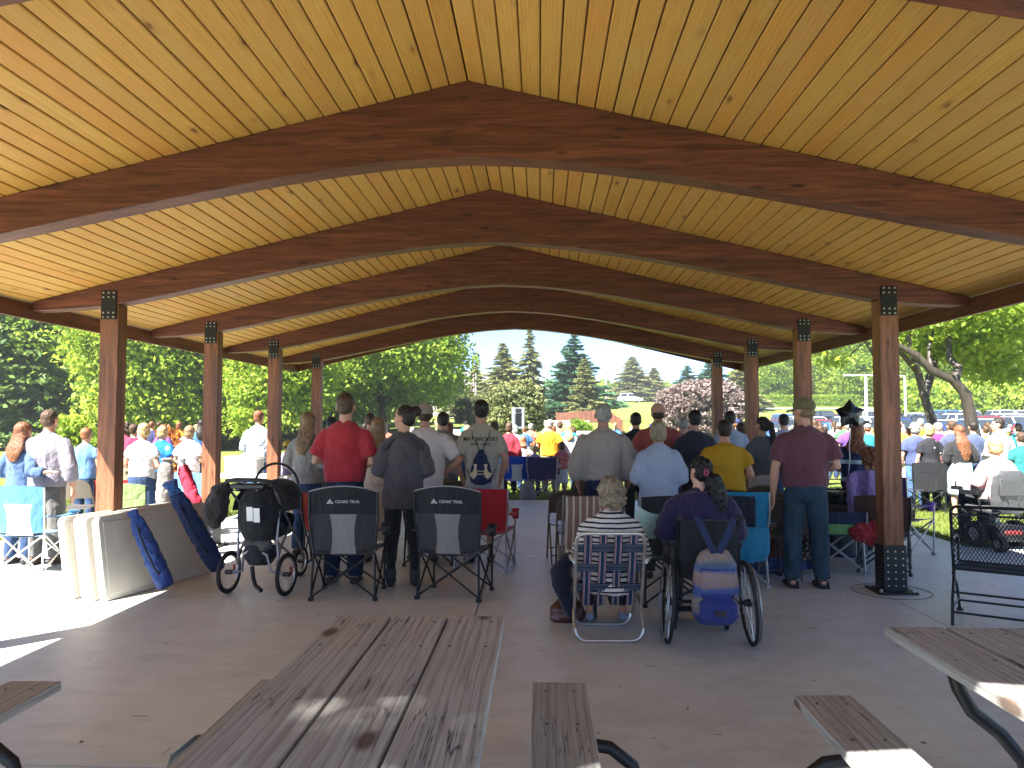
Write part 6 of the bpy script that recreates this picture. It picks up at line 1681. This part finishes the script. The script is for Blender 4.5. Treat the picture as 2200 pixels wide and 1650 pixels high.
mb = MB(); mb.tube([(.10, 0, .16), (.02, -.01, .10), (-.03, 0, -.05), (-.04, 0, -.17), (-.02, 0, -.24)], [(.05, .05), (.09, .09), (.12, .09), (.10, .07), (.04, .03)], 12); t = organic(mb, 'jacket', cloth((.025, .022, .022), .85, .6), None, .012, 2, .05, .09); t.location = at(470, 1080, 7.1); tag(t, 'black jacket slung over the left side of the stroller', 'jacket')
# bin, balloon
tb_ = yp(1806, 905, 9.6); t = thing('trash_can', 'dark grey trash can with a black liner behind the balloon ribbon', 'trash can', (tb_.x, 9.6, 0)); mb = MB(); mb.lathe([(.23, 0), (.27, .03), (.30, .72), (.31, .76)], n=26); mb.build('bin', simple('grey_bin', (.035, .04, .05), .45), t)
mb = MB(); mb.lathe([(.318, .64), (.325, .70), (.325, .775), (.29, .785), (.27, .74)], n=26); organic(mb, 'liner', simple('bin_liner', (.012, .012, .014), .25, 0, .2, 20, .4), t, .014, 1, .02, .06)
for s in (-.09, .09):
    mb = MB(); mb.box((s, -.296, .48), (.09, .012, .14)); mb.build('sticker', M_PRINT, t)
star_balloon('black foil star balloon floating left of the nearest right post', yp(1826, 890, 8.9), .185, yp(1822, 1105, 9.2))
pa_speaker('black loudspeaker on a pole in front of the large olive shrub', (yp(1113, 905, 22).x, 22, -.06), R(4), pyz(1113, 922, 22) + .06)
# white table and cooler under the far left posts
t = thing('folding_table', 'white folding table behind the stroller and the third left post', 'folding table', (yp(535, 905, 12.6).x, 12.6, 0), R(4)); mb = MB(); mb.prism(round_slab(1.5, .74, .04, .05), .705, .745, lambda u, v, q: (u, v, q)); mb.build('tabletop', M_WHITEPL, t, False)
for s in (-1, 1):
    mb = MB(); mb.wire([(s * .6, -.3, 0), (s * .6, -.3, .70), (s * .6, .3, .70), (s * .6, .3, 0)], .014, 6); mb.build('leg', M_GREYMETAL, t)
t = thing('cooler', 'pale grey cooler box on the white table behind the third left post', 'cooler', (yp(532, 905, 12.7).x - .1, 12.85, .745)); mb = MB(); mb.box((0, 0, .12), (.55, .36, .24)); mb.build('box', simple('cooler_grey', (.42, .43, .44), .5), t, bevel=.02); mb = MB(); mb.box((0, 0, .265), (.58, .38, .05)); mb.build('lid', M_PRINT, t, bevel=.015)
power_chair('grey power wheelchair under the seated blonde woman in pink', (yp(2138, 905, 10.2).x, 10.2, 0), R(8))

# ================================================================== LAYOUT: people under the roof
def sh(c, **k): return dict(mat=cloth(c), **k)
JEAN, JEAN_D = denim((.035, .06, .13)), denim((.016, .026, .055))
KHAKI, GREYT, DKT = cloth((.25, .19, .12)), cloth((.13, .13, .135)), cloth((.018, .02, .026))
person(742, 7.70, 1.91, 'person in a red sweater and dark jeans with short brown hair', sh((.36, .026, .035), sleeve=.55, hem=.525, off=.012), dict(mat=JEAN_D), dict(style='short', c='brown'), ('fold', 'front'), build=1.06, shoes=(.03, .022, .018))
p = person(868, 7.62, 1.79, 'person in a charcoal cardigan and black leggings with dark hair in a bun', sh((.075, .066, .072), sleeve=.98, hem=.43, off=.016, flare=.006), dict(mat=M_DARK, kind='leggings', boots=True), dict(style='bun', c='dark', dx=.028), ('front', 'front'), fem=True, head=62, yaw=8, build=1.0)
for s in (-1, 1):
    mb = MB()
    for k in range(9): mb.ell((s * (.05 + .016 * k) * 1.0, -.085 - .004 * abs(k - 3) , 1.475 - .006 * k - .0012 * k * k), (.013, .014, .016), 8, 6)
    organic(mb, 'fringe_trim', cloth((.05, .04, .045)), p, .008, 1, .02, .02)
person(662, 9.3, 1.74, 'person in a grey sweatshirt and jeans with long straight brown hair', sh((.24, .235, .22), sleeve=.95, hem=.50, off=.016), dict(mat=JEAN), dict(style='long', c='dirty', end=.70, w=.06, dx=-.02), ('front', 'front'), fem=True, yaw=-10, head=10)
person(813, 8.9, 1.67, 'person in a long cream knit dress with straight light brown hair', sh((.52, .43, .33), sleeve=.95, hem=.52, off=.014), dict(mat=stripes((.55, .46, .35), (.42, .34, .25), .03, .3, 0), kind='dress', hem=.16, width=.13), dict(style='long', c='dirty', end=.75), ('front', 'front'), fem=True)
person(913, 8.9, 1.83, 'person in a loose white tee and khaki trousers with a pale cap', sh((.68, .63, .61), sleeve=.55, hem=.46, off=.022), dict(mat=KHAKI), dict(style='cap', c='brown', cap='ball', capmat=cloth((.32, .26, .22)), capyaw=0), ('relax', 'hip'), build=1.12, yaw=12)
person(952, 10.7, 1.76, 'person in a grey tee and dark grey trousers beyond the white tee', sh((.21, .19, .18), sleeve=.5, hem=.50, off=.018), dict(mat=GREYT), dict(style='crew', c='dark'), ('front', 'front'), build=1.15)
pm = person(1034, 8.95, 1.875, 'person in a printed beige tee wearing a navy drawstring bag', sh((.40, .365, .29), sleeve=.52, hem=.50, off=.014), dict(mat=cloth((.42, .42, .41)), kind='shorts'), dict(style='short', c='dark'), ('pocket', 'pocket'), build=.93, shoes=(.03, .03, .03))
tee = bpy.data.objects[pm['top_part']]
text('MAT BACKERS', 'lettering', .062, M_INK, pm, (0, 0, 1.405), (R(90), 0, 0), .0004, onto=tee, bold=.001)
text('2019 - 2023', 'lettering', .046, M_INK, pm, (0, 0, 1.350), (R(90), 0, 0), .0004, onto=tee, bold=.0008)
rn = random.Random(4)
for k in range(6):
    wd = lambda: ''.join(rn.choice('aenorstlimdc') for _ in range(rn.randint(3, 5)))
for sx in (-.125, .125):
    for k in range(9):
        mb = MB(); zz = 1.295 - .034 * k; w = rn.uniform(.045, .085)
        n = 6; vs = []
        for j in range(n + 1):
            x = sx - w / 2 + w * j / n; vs += [(x, 0, zz - .008), (x, 0, zz + .008)]
        PRINT = [(x, z) for x, y, z in vs]
        mb.add(vs, [(2 * j, 2 * j + 2, 2 * j + 3, 2 * j + 1) for j in range(n)]); o = mb.build('printed_line', M_INK_F if 'M_INK_F' in globals() else M_PRINTG, pm, False); o['lay'] = 1
        LAY = globals().setdefault('LAY', []); LAY.append((o, tee))
drawstring_bag('navy drawstring bag with a cream emblem on the back of the printed tee', (pm.location.x + .01, pm.location.y - .165, .905), 0)
person(795, 12.5, 1.76, 'person with short brown hair seen between the red sweater and the cardigan', sh((.30, .28, .24)), dict(mat=JEAN), dict(style='short', c='brown'), lod=1)
person(822, 12.0, 1.62, 'person with white hair beyond the cream dress', sh((.5, .5, .52)), dict(mat=GREYT), dict(style='bob', c='white'), lod=1, fem=True)
person(712, 13.2, 1.70, 'person in a dark top with a dark cap beyond the red sweater', sh((.02, .03, .06)), dict(mat=DKT), dict(style='cap', c='dark', cap='ball', capmat=M_DARK), lod=1)
# right of the aisle
person(1296, 8.35, 1.82, 'old person with grey hair in a beige polo shirt and belted jeans', sh((.30, .262, .235), sleeve=.56, hem=.535, off=.022, collar=True), dict(mat=JEAN_D, belt=True), dict(style='crew', c='grey'), ('relax', 'relax'), build=1.16, skin=SKIN_T)
person(1414, 8.1, 1.63, 'person in an oversized pale blue shirt with short grey brown hair', sh((.30, .36, .47), sleeve=.97, hem=.40, off=.022, flare=.01, collar=True), dict(mat=DKT), dict(style='bob', c='sand'), ('front', 'front'), fem=True, build=1.08)
person(1366, 11.8, 1.76, 'person in a black polo with short dark hair beyond the beige polo', sh((.018, .02, .026), collar=True), dict(mat=DKT), dict(style='short', c='dark'), lod=1)
person(1414, 10.4, 1.86, 'person in a coral red shirt with a pale orange baseball cap', sh((.33, .075, .06), off=.018), dict(mat=JEAN), dict(style='cap', c='brown', cap='ball', capmat=cloth((.55, .30, .20)), capyaw=0), lod=1, build=1.22, skin=SKIN_T)
person(1493, 9.9, 1.77, 'person in a navy tee and dark trousers with black hair', sh((.026, .030, .045), off=.016), dict(mat=DKT), dict(style='short', c='black'), ('relax', 'down'), lod=0)
person(1468, 12.6, 1.68, 'person with grey hair in a blue shirt beside the navy tee', sh((.10, .16, .30)), dict(mat=JEAN), dict(style='short', c='grey'), lod=1)
person(1556, 8.5, 1.64, 'person in a dotted mustard yellow blouse with a cropped dark hairdo', dict(mat=spotted((.50, .285, .018), [(.10, .06, .02)], 30, .10, .13), sleeve=.42, hem=.515, off=.024), dict(mat=DKT), dict(style='short', c='dark'), ('down', 'front'), fem=True, build=1.25)
person(1568, 11.6, 1.78, 'person in a light blue shirt with short dark hair beyond the yellow blouse', sh((.30, .37, .46), sleeve=.95), dict(mat=GREYT), dict(style='short', c='dark'), lod=1, build=1.05)
person(1592, 12.6, 1.60, 'person in a dark red top behind the light blue shirt', sh((.20, .02, .04)), dict(mat=DKT), dict(style='bob', c='brown'), lod=1, fem=True)
person(1637, 10.3, 1.69, 'person in a slate grey top and white trousers with a long dark ponytail', sh((.11, .12, .135), sleeve=.93, hem=.53, off=.012), dict(mat=cloth((.50, .47, .43))), dict(style='ponytail', c='dark', end=.68, dx=.022, w=.022), ('front', 'front'), fem=True, head=32, yaw=8)
person(1684, 13.2, 1.75, 'person in a pale shirt with black hair beside the third right post', sh((.42, .46, .55)), dict(mat=JEAN), dict(style='short', c='black'), lod=1)
person(1727, 7.72, 1.86, 'person in a plum maroon tee, jeans, sandals and an olive cap', sh((.125, .045, .060), sleeve=.52, hem=.52, off=.018), dict(mat=denim((.030, .060, .085))), dict(style='cap', c='dirty', cap='ball', capmat=cloth((.14, .125, .055)), capyaw=0), ('down', 'front'), build=1.10, stance=.024, shoes=None, head=42, yaw=-6)
# sandals
root = bpy.data.objects['person'] if False else [o for o in bpy.data.objects if o.get('label', '').startswith('person in a plum')][0]
for sd in (-1, 1):
    x = sd * (.050 * 1.06 + .024) * 1.86; mb = MB(); mb.prism([(-.05, -.085), (.05, -.085), (.058, .06), (.05, .20), (-.05, .20), (-.058, .06)], .0, .022, lambda u, v, q: (x + u, v - .01, q)); o = mb.build('sandal', M_DARK, root, False)
    for y, r in ((.02, .052), (.12, .056), (-.07, .046)):
        mb = MB(); mb.wire(arc((x, y, .02), r, 0, 180, 8, lambda a, b: (a, 0, b * (1.35 if y < .05 else .62))), .010, 6); mb.build('strap', M_DARK, o)
# seated
person(1318, 5.93, 1.62, 'seated person with curly grey hair in a black and white striped top', dict(mat=stripes((.60, .55, .50), (.012, .012, .016), .036, .36), sleeve=.86, hem=.465, off=.018), dict(mat=DKT, crop=.04), dict(style='curly', c='sand'), ('lap', 'hold'), fem=True, sit=.33, build=1.10, shoes=(.25, .28, .36), X=LC.x + .035, lean=-.06)
t = thing('booklet', 'pale green booklet held by the curly haired woman', 'booklet', yp(1388, 1128, 6.25)); t.rotation_euler = (R(35), R(18), R(-10)); mb = MB()
for s in (-1, 1): mb.sheet(lambda u, v: (s * .105 * u, .035 * u * u, .14 * (2 * v - 1)), 4, 2, .003)
mb.build('pages', simple('pale_green_paper', (.45, .62, .55), .7), t)
person(1515, 5.95, 1.56, 'seated person in a purple jacket with a curly black ponytail', sh((.022, .015, .055), sleeve=.97, hem=.49, off=.026, hood=True), dict(mat=DKT), dict(style='pony_low', c='black', end=.70, dx=.045, w=.040, frizz=.045), ('lap', 'lap'), fem=True, sit=.515, build=1.32, X=WX, head=28, shoes=(.02, .02, .02), skin=SKIN_P)
pw = [o for o in bpy.data.objects if o.get('label', '').startswith('seated person in a purple')][0]
mb = MB(); mb.wire([(.02 + .012 * math.cos(a), -.125 , 1.245 + .022 * math.sin(a)) for a in np.arange(0, 6.2, .4)], .010, 6, True); mb.build('hair_tie', simple_cached((.22, .03, .06)), pw)
person(1842, 9.9, 1.60, 'person with long curly auburn hair in a striped navy top', dict(mat=stripes((.022, .03, .085), (.30, .42, .48), .22, .22), sleeve=.5, hem=.5, off=.022), dict(mat=DKT), dict(style='wavy', c='auburn', end=.76, w=.085), ('front', 'front'), fem=True, build=1.2, yaw=-25, head=-10)
person(1868, 9.1, 1.60, 'seated person in a grey camouflage top beside the nearest right post', dict(mat=spotted((.17, .155, .125), [(.10, .09, .07), (.26, .24, .20), (.06, .055, .045)], 9, .26, .34), sleeve=.5, hem=.5, off=.022), dict(mat=DKT), dict(style='curly', c='auburn'), ('front', 'wide'), fem=True, sit=.46, build=1.3, yaw=35)
mb = MB(); mb.sheet(lambda u, v: ((2 * u - 1) * .22, -.03 * math.sin(u * 14) - .03 * v, .22 - .05 * (2 * u - 1) ** 2 - (.42 + .09 * math.sin(u * 5 + 1)) * v), 20, 8, .012); t = organic(mb, 'shawl', cloth((.16, .11, .25), .85, .6), None, .011, 1, .025, .05); t.location = at(1860, 1052, 8.75); tag(t, 'lavender shawl hanging over the seat behind the camouflage top', 'shawl')
mb = MB(); mb.ell((0, 0, 0), (.15, .09, .11)); mb.ell((.12, 0, -.02), (.14, .09, .13)); t = organic(mb, 'red_blanket', cloth((.26, .015, .022), .85, .5), None, .012, 1, .05, .07, (.02, .03)); t.location = at(1852, 1142, 8.35); tag(t, 'bundled red blanket beside the nearest right post', 'blanket')
t = thing('tote_bag', 'brown tote bag on the floor behind the jeans of the maroon man', 'bag', (gp(1690, 1205).x, gp(1690, 1205).y + .2, 0)); mb = MB(); mb.tube([(0, 0, 0), (0, 0, .05), (0, 0, .22), (0, 0, .32)], [(.14, .08), (.17, .10), (.16, .09), (.13, .03)], 14); organic(mb, 'bag', cloth((.20, .085, .06), .8, .5), t, .012, 1, .03, .07)
mb = MB(); mb.wire(arc((0, 0, .30), .09, 0, 180, 12), .009, 6); mb.build('handle', M_DARK, t)
t = thing('tote_bag', 'pale peach bag beside the legs of the maroon man', 'bag', (gp(1735, 1195).x, gp(1735, 1195).y + .3, .16)); mb = MB(); mb.tube([(0, 0, 0), (0, 0, .05), (0, 0, .16), (0, 0, .2)], [(.11, .05), (.14, .08), (.13, .07), (.10, .02)], 14); organic(mb, 'bag', cloth((.42, .22, .16), .8, .5), t, .012, 1, .02, .07)
mb = MB(); mb.wire([(-.12, 0, -.16), (-.08, 0, .02), (.08, 0, .02), (.12, 0, -.16)], .01, 6); mb.build('stand', M_BLACK, t)

# ================================================================== LAYOUT: people on the left lawn
ml = person(106, 8.6, 1.76, 'person in a pale lavender shirt and grey trousers hugging someone', sh((.24, .22, .26), folds=.45, sleeve=.62, hem=.50, off=.018, collar=True), dict(mat=cloth((.115, .11, .105)), belt=True), dict(style='crew', c='brown'), (((-.19, .0, .655), (-.19, .12, .58), (-.3, .8, -.4)), 'down'), build=1.14, z=0.0, shoes=(.06, .035, .02))
person(50, 8.60, 1.62, 'person with long auburn hair and a blue cardigan under the hugging arm', sh((.055, .10, .20), sleeve=.95, hem=.48, off=.016), dict(mat=JEAN), dict(style='long', c='auburn', end=.72, w=.07), ('front', ((.19, -.12, .65), (.30, -.125, .655), (.95, .05, .15))), fem=True, z=0.0, yaw=-8)
person(308, 10.6, 1.66, 'person in a thinly striped white tee and jeans with tied blonde hair', dict(mat=stripes((.52, .51, .50), (.28, .28, .30), .026, .22), sleeve=.36, hem=.53, off=.014), dict(mat=JEAN), dict(style='bun', c='blond'), ('front', 'front'), fem=True, build=1.06, head=40)
person(350, 13.0, 1.60, 'person in a bright blue tie dye top with a short blonde bob', dict(mat=spotted((.012, .13, .55), [(.25, .5, .75)], 8, .18, .4), sleeve=.5, off=.02), dict(mat=DKT), dict(style='bob', c='blond'), ('front', 'front'), fem=True, lod=1, yaw=-15, build=1.1)
person(408, 12.8, 1.61, 'person in a pastel floral top with shoulder length dirty blonde hair', dict(mat=spotted((.58, .54, .58), [(.45, .12, .16), (.12, .14, .35), (.5, .35, .15)], 14, .2, .27), sleeve=.5, off=.022), dict(mat=JEAN), dict(style='bob', c='dirty'), ('front', 'front'), fem=True, lod=1)
person(186, 11.5, 1.58, 'person in a white top and blue vest left of the nearest left post', sh((.10, .20, .42), sleeve=.3), dict(mat=JEAN), dict(style='short', c='red'), lod=1)
person(272, 15.0, 1.66, 'person in a crimson top just right of the nearest left post', sh((.34, .03, .07)), dict(mat=DKT), dict(style='curly', c='brown'), lod=1, fem=True)
person(288, 14.0, 1.63, 'person in a maroon top beside the striped white tee', sh((.26, .02, .06)), dict(mat=KHAKI), dict(style='short', c='brown'), lod=1)
person(560, 13.4, 1.82, 'tall person in a pale plaid shirt against the third left post', dict(mat=stripes((.46, .48, .50), (.16, .26, .42), .06, .22, 2, extra=(.30, .40, .55)), sleeve=.9, off=.016), dict(mat=denim((.06, .12, .26))), dict(style='crew', c='auburn'), ('front', 'front'), lod=0, X=yp(556, 905, 13.4).x, head=-10)
person(618, 12.6, 1.30, 'child in a lavender tee with a yellow cap beside the third left post', sh((.34, .30, .46)), dict(mat=JEAN, kind='shorts'), dict(style='cap', c='brown', cap='ball', capmat=cloth((.5, .42, .04)), capyaw=180), lod=1, child_=True)
person(533, 14.6, 1.28, 'child in a red and white checked shirt beside the tall plaid shirt', dict(mat=stripes((.62, .55, .52), (.4, .16, .14), .05, .3, 2, extra=(.45, .2, .18))), dict(mat=JEAN), dict(style='short', c='brown'), lod=1, child_=True)
# ================================================================== LAYOUT: people past the slab, middle
person(1181, 18.2, 1.72, 'person in a bright orange tee with grey hair and a visor cap', sh((.75, .26, .012), off=.02), dict(mat=KHAKI, kind='pants'), dict(style='cap', c='grey', cap='ball', capmat=cloth((.35, .30, .27))), ('front', 'front'), lod=1, build=1.2, yaw=-12)
person(1149, 17.2, 1.13, 'small child in a lilac tee with a blonde ponytail looking left', sh((.30, .20, .46)), dict(mat=JEAN), dict(style='ponytail', c='blond', end=.78), lod=1, child_=True, head=75, fem=True)
person(1124, 18.6, 1.32, 'child in a pale pink top with wavy red hair', sh((.62, .50, .48)), dict(mat=JEAN), dict(style='wavy', c='red', end=.80), lod=1, fem=True, child_=True)
person(1222, 18.4, 1.63, 'person in a white floral tee and jeans with long strawberry blonde hair', dict(mat=spotted((.68, .67, .66), [(.05, .05, .10)], 12, .12, .17)), dict(mat=JEAN), dict(style='long', c='blond', end=.74), lod=1, fem=True)
person(1094, 17.8, 1.66, 'person in a red top with brown hair behind the royal blue chair', sh((.38, .03, .05), sleeve=.9), dict(mat=DKT), dict(style='bob', c='brown'), lod=1, fem=True)
person(1106, 20.5, 1.60, 'person with white hair in a grey blue top near the loudspeaker', sh((.28, .33, .46)), dict(mat=GREYT), dict(style='bob', c='white'), lod=1)
person(1062, 14.2, 1.62, 'person in a light blue tee behind the drawstring bag', sh((.32, .46, .58)), dict(mat=cloth((.5, .48, .46))), dict(style='bob', c='brown'), lod=1, fem=True)
person(1207, 17.2, 1.22, 'child in a patterned red and blue dress next to the orange tee', dict(mat=spotted((.5, .12, .10), [(.1, .2, .5), (.6, .6, .6)], 16, .2, .26)), dict(mat=spotted((.5, .5, .52), [(.05, .05, .1)], 20, .2, .26), kind='skirt', hem=.25), dict(style='bob', c='brown'), lod=1, fem=True, child_=True)
person(1004, 17.5, 1.60, 'person in a white top beyond the printed beige tee', sh((.6, .58, .56)), dict(mat=JEAN), dict(style='bob', c='sand'), lod=1, fem=True)
t = thing('backpack', 'grey backpack on the grass between the blue and navy camp chairs', 'backpack', (yp(1134, 905, 16.3).x, 16.3, -.06)); mb = MB(); mb.tube([(0, 0, 0), (0, 0, .08), (0, 0, .3), (0, 0, .42)], [(.15, .10), (.18, .13), (.15, .11), (.07, .05)], 14); organic(mb, 'body', cloth((.20, .20, .21)), t, .016, 1, .02, .08); mb = MB(); mb.wire(arc((0, -.02, .42), .05, 0, 180, 8), .010, 6); mb.build('loop', M_DARK, t)
# ================================================================== LAYOUT: people by the right lawn
person(2128, 10.25, 1.60, 'seated person in a pink and white blouse with shoulder length blonde hair', dict(mat=stripes((.46, .27, .27), (.50, .42, .40), .12, .4), sleeve=.95, hem=.5, off=.02), dict(mat=DKT), dict(style='bob', c='blond'), ('lap', 'lap'), fem=True, sit=.55, build=1.25, X=yp(2136, 905, 10.25).x, z=0.0, yaw=8, head=10)
person(2060, 13.6, 1.62, 'person in a black top and pale blue skirt with very long auburn hair', sh((.018, .017, .019), sleeve=.6, hem=.56, off=.018), dict(mat=cloth((.42, .55, .66)), kind='skirt', hem=.26, width=.125), dict(style='long', c='auburn', end=.62, w=.075, dx=.02), ('front', 'front'), fem=True, build=1.2, lod=0)
person(2144, 14.0, 1.74, 'person in a white shirt with dark hair and a beard, turned left', sh((.60, .62, .68), sleeve=.9, off=.016), dict(mat=JEAN_D), dict(style='short', c='dark'), ('front', 'front'), lod=0, head=60, yaw=10)
person(1966, 15.0, 1.66, 'person in a navy tee and jeans with a cream straw sun hat', sh((.06, .075, .17), off=.02), dict(mat=denim((.06, .12, .24))), dict(style='bob', c='grey', cap='sunhat', capmat=cloth((.60, .52, .34))), lod=1, build=1.15)
person(1996, 14.6, 1.62, 'person in a black floral top with pale blonde hair beside the straw hat', dict(mat=spotted((.02, .02, .024), [(.5, .5, .52)], 9, .12, .17)), dict(mat=DKT), dict(style='bob', c='blond'), lod=1, fem=True, build=1.05)
person(2014, 17.0, 1.66, 'person in a magenta top and dark glasses beyond the blonde in black', sh((.46, .03, .22)), dict(mat=DKT), dict(style='short', c='grey'), lod=1, head=40)
person(1930, 16.5, 1.72, 'person in an orange vest and white tee right of the nearest right post', sh((.62, .30, .05)), dict(mat=cloth((.6, .58, .55))), dict(style='bald'), lod=1)
person(2044, 15.6, 1.70, 'person with short brown hair beside the very long auburn hair', sh((.06, .07, .12)), dict(mat=DKT), dict(style='short', c='brown'), lod=1)
person(2090, 16.0, 1.68, 'person in a slate blue shirt right of the very long auburn hair', sh((.06, .08, .15)), dict(mat=JEAN), dict(style='short', c='dark'), lod=1)
person(2192, 13.4, 1.50, 'person in a teal top at the right edge holding a pale paper', sh((.02, .16, .16)), dict(mat=DKT), dict(style='short', c='brown'), ('hold', 'hold'), lod=1)

# ================================================================== LAYOUT: the crowd farther out
M_TC, M_TH = tintable('crowd_fabric'), tintable('crowd_hair', .5, .4)
CSH = {'red': (.46, .03, .04), 'navy': (.03, .04, .11), 'white': (.52, .51, .50), 'pink': (.60, .22, .28), 'blue': (.06, .16, .42), 'light blue': (.30, .44, .60), 'black': (.02, .02, .022), 'grey': (.25, .25, .26), 'coral': (.60, .16, .11), 'teal': (.03, .22, .24), 'purple': (.14, .06, .24), 'yellow': (.60, .42, .06), 'green': (.07, .22, .08), 'orange': (.66, .24, .03), 'maroon': (.18, .02, .04), 'cream': (.55, .49, .38)}
CH_ = {'dark': (.022, .015, .011), 'brown': (.08, .045, .025), 'blonde': (.42, .28, .13), 'grey': (.32, .30, .28), 'auburn': (.18, .07, .03), 'white': (.58, .56, .53)}
PROTO = {}
for nm, hs_, fem, k in (('short', 'short', False, 'pants'), ('bob', 'bob', True, 'pants'), ('long', 'long', True, 'pants'), ('capped', 'cap', False, 'pants'), ('curly', 'curly', True, 'pants'), ('tied', 'ponytail', True, 'pants')):
    h = dict(style=hs_, mat=M_TH, col=(.1, .1, .1))
    if hs_ == 'cap': h.update(cap='ball', capmat=M_TC, capcol=(.2, .2, .25))
    PROTO[nm] = person(1100, 30, 1.70, 'x', dict(mat=M_TC, sleeve=.5, off=.018, col=(.5, .5, .5)), dict(mat=M_TC, col=(.05, .06, .1)), h, ('front', 'relax'), lod=2, fem=fem, build=1.12, X=0)
bake()
for o, tm in globals().get('LAY', []):
    from mathutils.bvhtree import BVHTree
    bv = BVHTree.FromPolygons([v.co for v in tm.data.vertices], [p.vertices for p in tm.data.polygons])
    for v in o.data.vertices:
        hit = bv.ray_cast(Vector((v.co.x, -2, v.co.z)), Vector((0, 1, 0)))
        if hit[0] is not None: v.co.y = hit[0].y - .003
_used = {}
def crowd(px, Y, proto, shirt, hairc, where, H=1.68, bot=(.04, .05, .10), yaw=0, group='crowd on the lawn'):
    P = PROTO[proto]; f = proto not in _used; _used[proto] = 1
    t = P if f else dup(P); X = yp(px, 905, Y).x
    hn = {'short': 'short %s hair', 'bob': 'a %s bob', 'long': 'long %s hair', 'capped': 'a cap over %s hair', 'curly': 'curly %s hair', 'tied': '%s hair in a ponytail'}[proto] % hairc
    place(t, (X, Y, ground(X, Y)), R(yaw), 'person in a %s top with %s %s' % (shirt, hn, where), H / 1.70); t['group'] = group; t['category'] = 'person'
    for ch in t.children:
        n = ch.name.split('.')[0]
        if n == 'shirt': ch.color = (*CSH[shirt], 1)
        elif n == 'trousers': ch.color = (*bot, 1)
        elif n == 'hair': ch.color = (*CH_[hairc], 1)
        elif n == 'cap': ch.color = (*CSH[rnc.choice(['navy', 'white', 'red', 'grey'])], 1)
    return t
BOT = [(.03, .05, .12), (.05, .09, .2), (.02, .02, .025), (.28, .22, .14), (.5, .48, .45), (.12, .12, .13)]
rc = random.Random(17); combos = [(a, b, c) for a in CSH for b in ('short', 'bob', 'long', 'capped', 'curly', 'tied') for c in ('dark', 'brown', 'blonde', 'grey', 'auburn')]
rc.shuffle(combos)
spots = []
def strip(x0, x1, Y0_, Y1_, n, where, minpx=9):
    got = []
    tries = 0
    while len(got) < n and tries < 4000:
        tries += 1; px, Y = rc.uniform(x0, x1), rc.uniform(Y0_, Y1_)
        if all(abs(px - a) > minpx * 20 / Y or abs(Y - b) > 1.2 for a, b in got): got.append((px, Y))
    spots.extend((px, Y, where) for px, Y in got)
strip(1752, 1890, 18, 40, 26, 'by the right post')
strip(1925, 2200, 17.5, 42, 46, 'before the parked cars')
strip(1660, 1750, 20, 40, 7, 'beyond the maroon tee')
strip(1300, 1640, 17, 34, 10, 'beyond the right rows')
strip(1000, 1240, 21, 36, 8, 'near the loudspeaker')
strip(700, 990, 16, 32, 9, 'before the big maple')
strip(255, 440, 15, 26, 10, 'before the wood')
for (px, Y, where), (a, b, c) in zip(spots, combos):
    crowd(px, Y, b, a, c, where, rc.uniform(1.52, 1.80), rc.choice(BOT), rc.uniform(-25, 25))

# ================================================================== dry litter on the slab
rl = random.Random(23); mb = MB()
for k in range(120):
    x, y = rl.uniform(-3.4, 4.6), rl.uniform(3.2, 10.5) ** 1.0; s = rl.uniform(.006, .020); a = rl.uniform(0, 6.28)
    if k % 5: mb.add([(x + s * math.cos(a), y + s * math.sin(a), .004), (x - s * .4 * math.sin(a), y + s * .4 * math.cos(a), .010), (x - s * math.cos(a), y - s * math.sin(a), .005), (x + s * .4 * math.sin(a), y - s * .4 * math.cos(a), .003)], [(0, 1, 2, 3)])
    else: mb.wire([(x, y, .004), (x + s * 3 * math.cos(a), y + s * 3 * math.sin(a), .006), (x + s * 6 * math.cos(a + .3), y + s * 6 * math.sin(a + .3), .004)], .0015, 4)
tag(mb.build('leaf_litter', simple('dry_leaf', (.17, .12, .075), .9, 0, .4, 30), None), 'scattered dry leaf bits and twigs on the slab', kind='stuff')

# ================================================================== the hazy air
HZ0, HZ1 = -1.6, 27.0
mb = MB(); mb.box((0, 170, (HZ0 + HZ1) / 2), (500, 520, HZ1 - HZ0)); mat_h = bpy.data.materials.new('haze'); mat_h.use_nodes = True; nt = mat_h.node_tree; nt.nodes.remove(nt.nodes['Principled BSDF'])
v = nt.nodes.new('ShaderNodeVolumePrincipled'); v.inputs['Color'].default_value = (.93, .96, 1, 1); v.inputs['Density'].default_value = .0007; v.inputs['Anisotropy'].default_value = .2
nt.links.new(v.outputs[0], nt.nodes['Material Output'].inputs['Volume'])
tag(mb.build('haze', mat_h, None, False), 'pale summer haze over the whole park', kind='stuff')
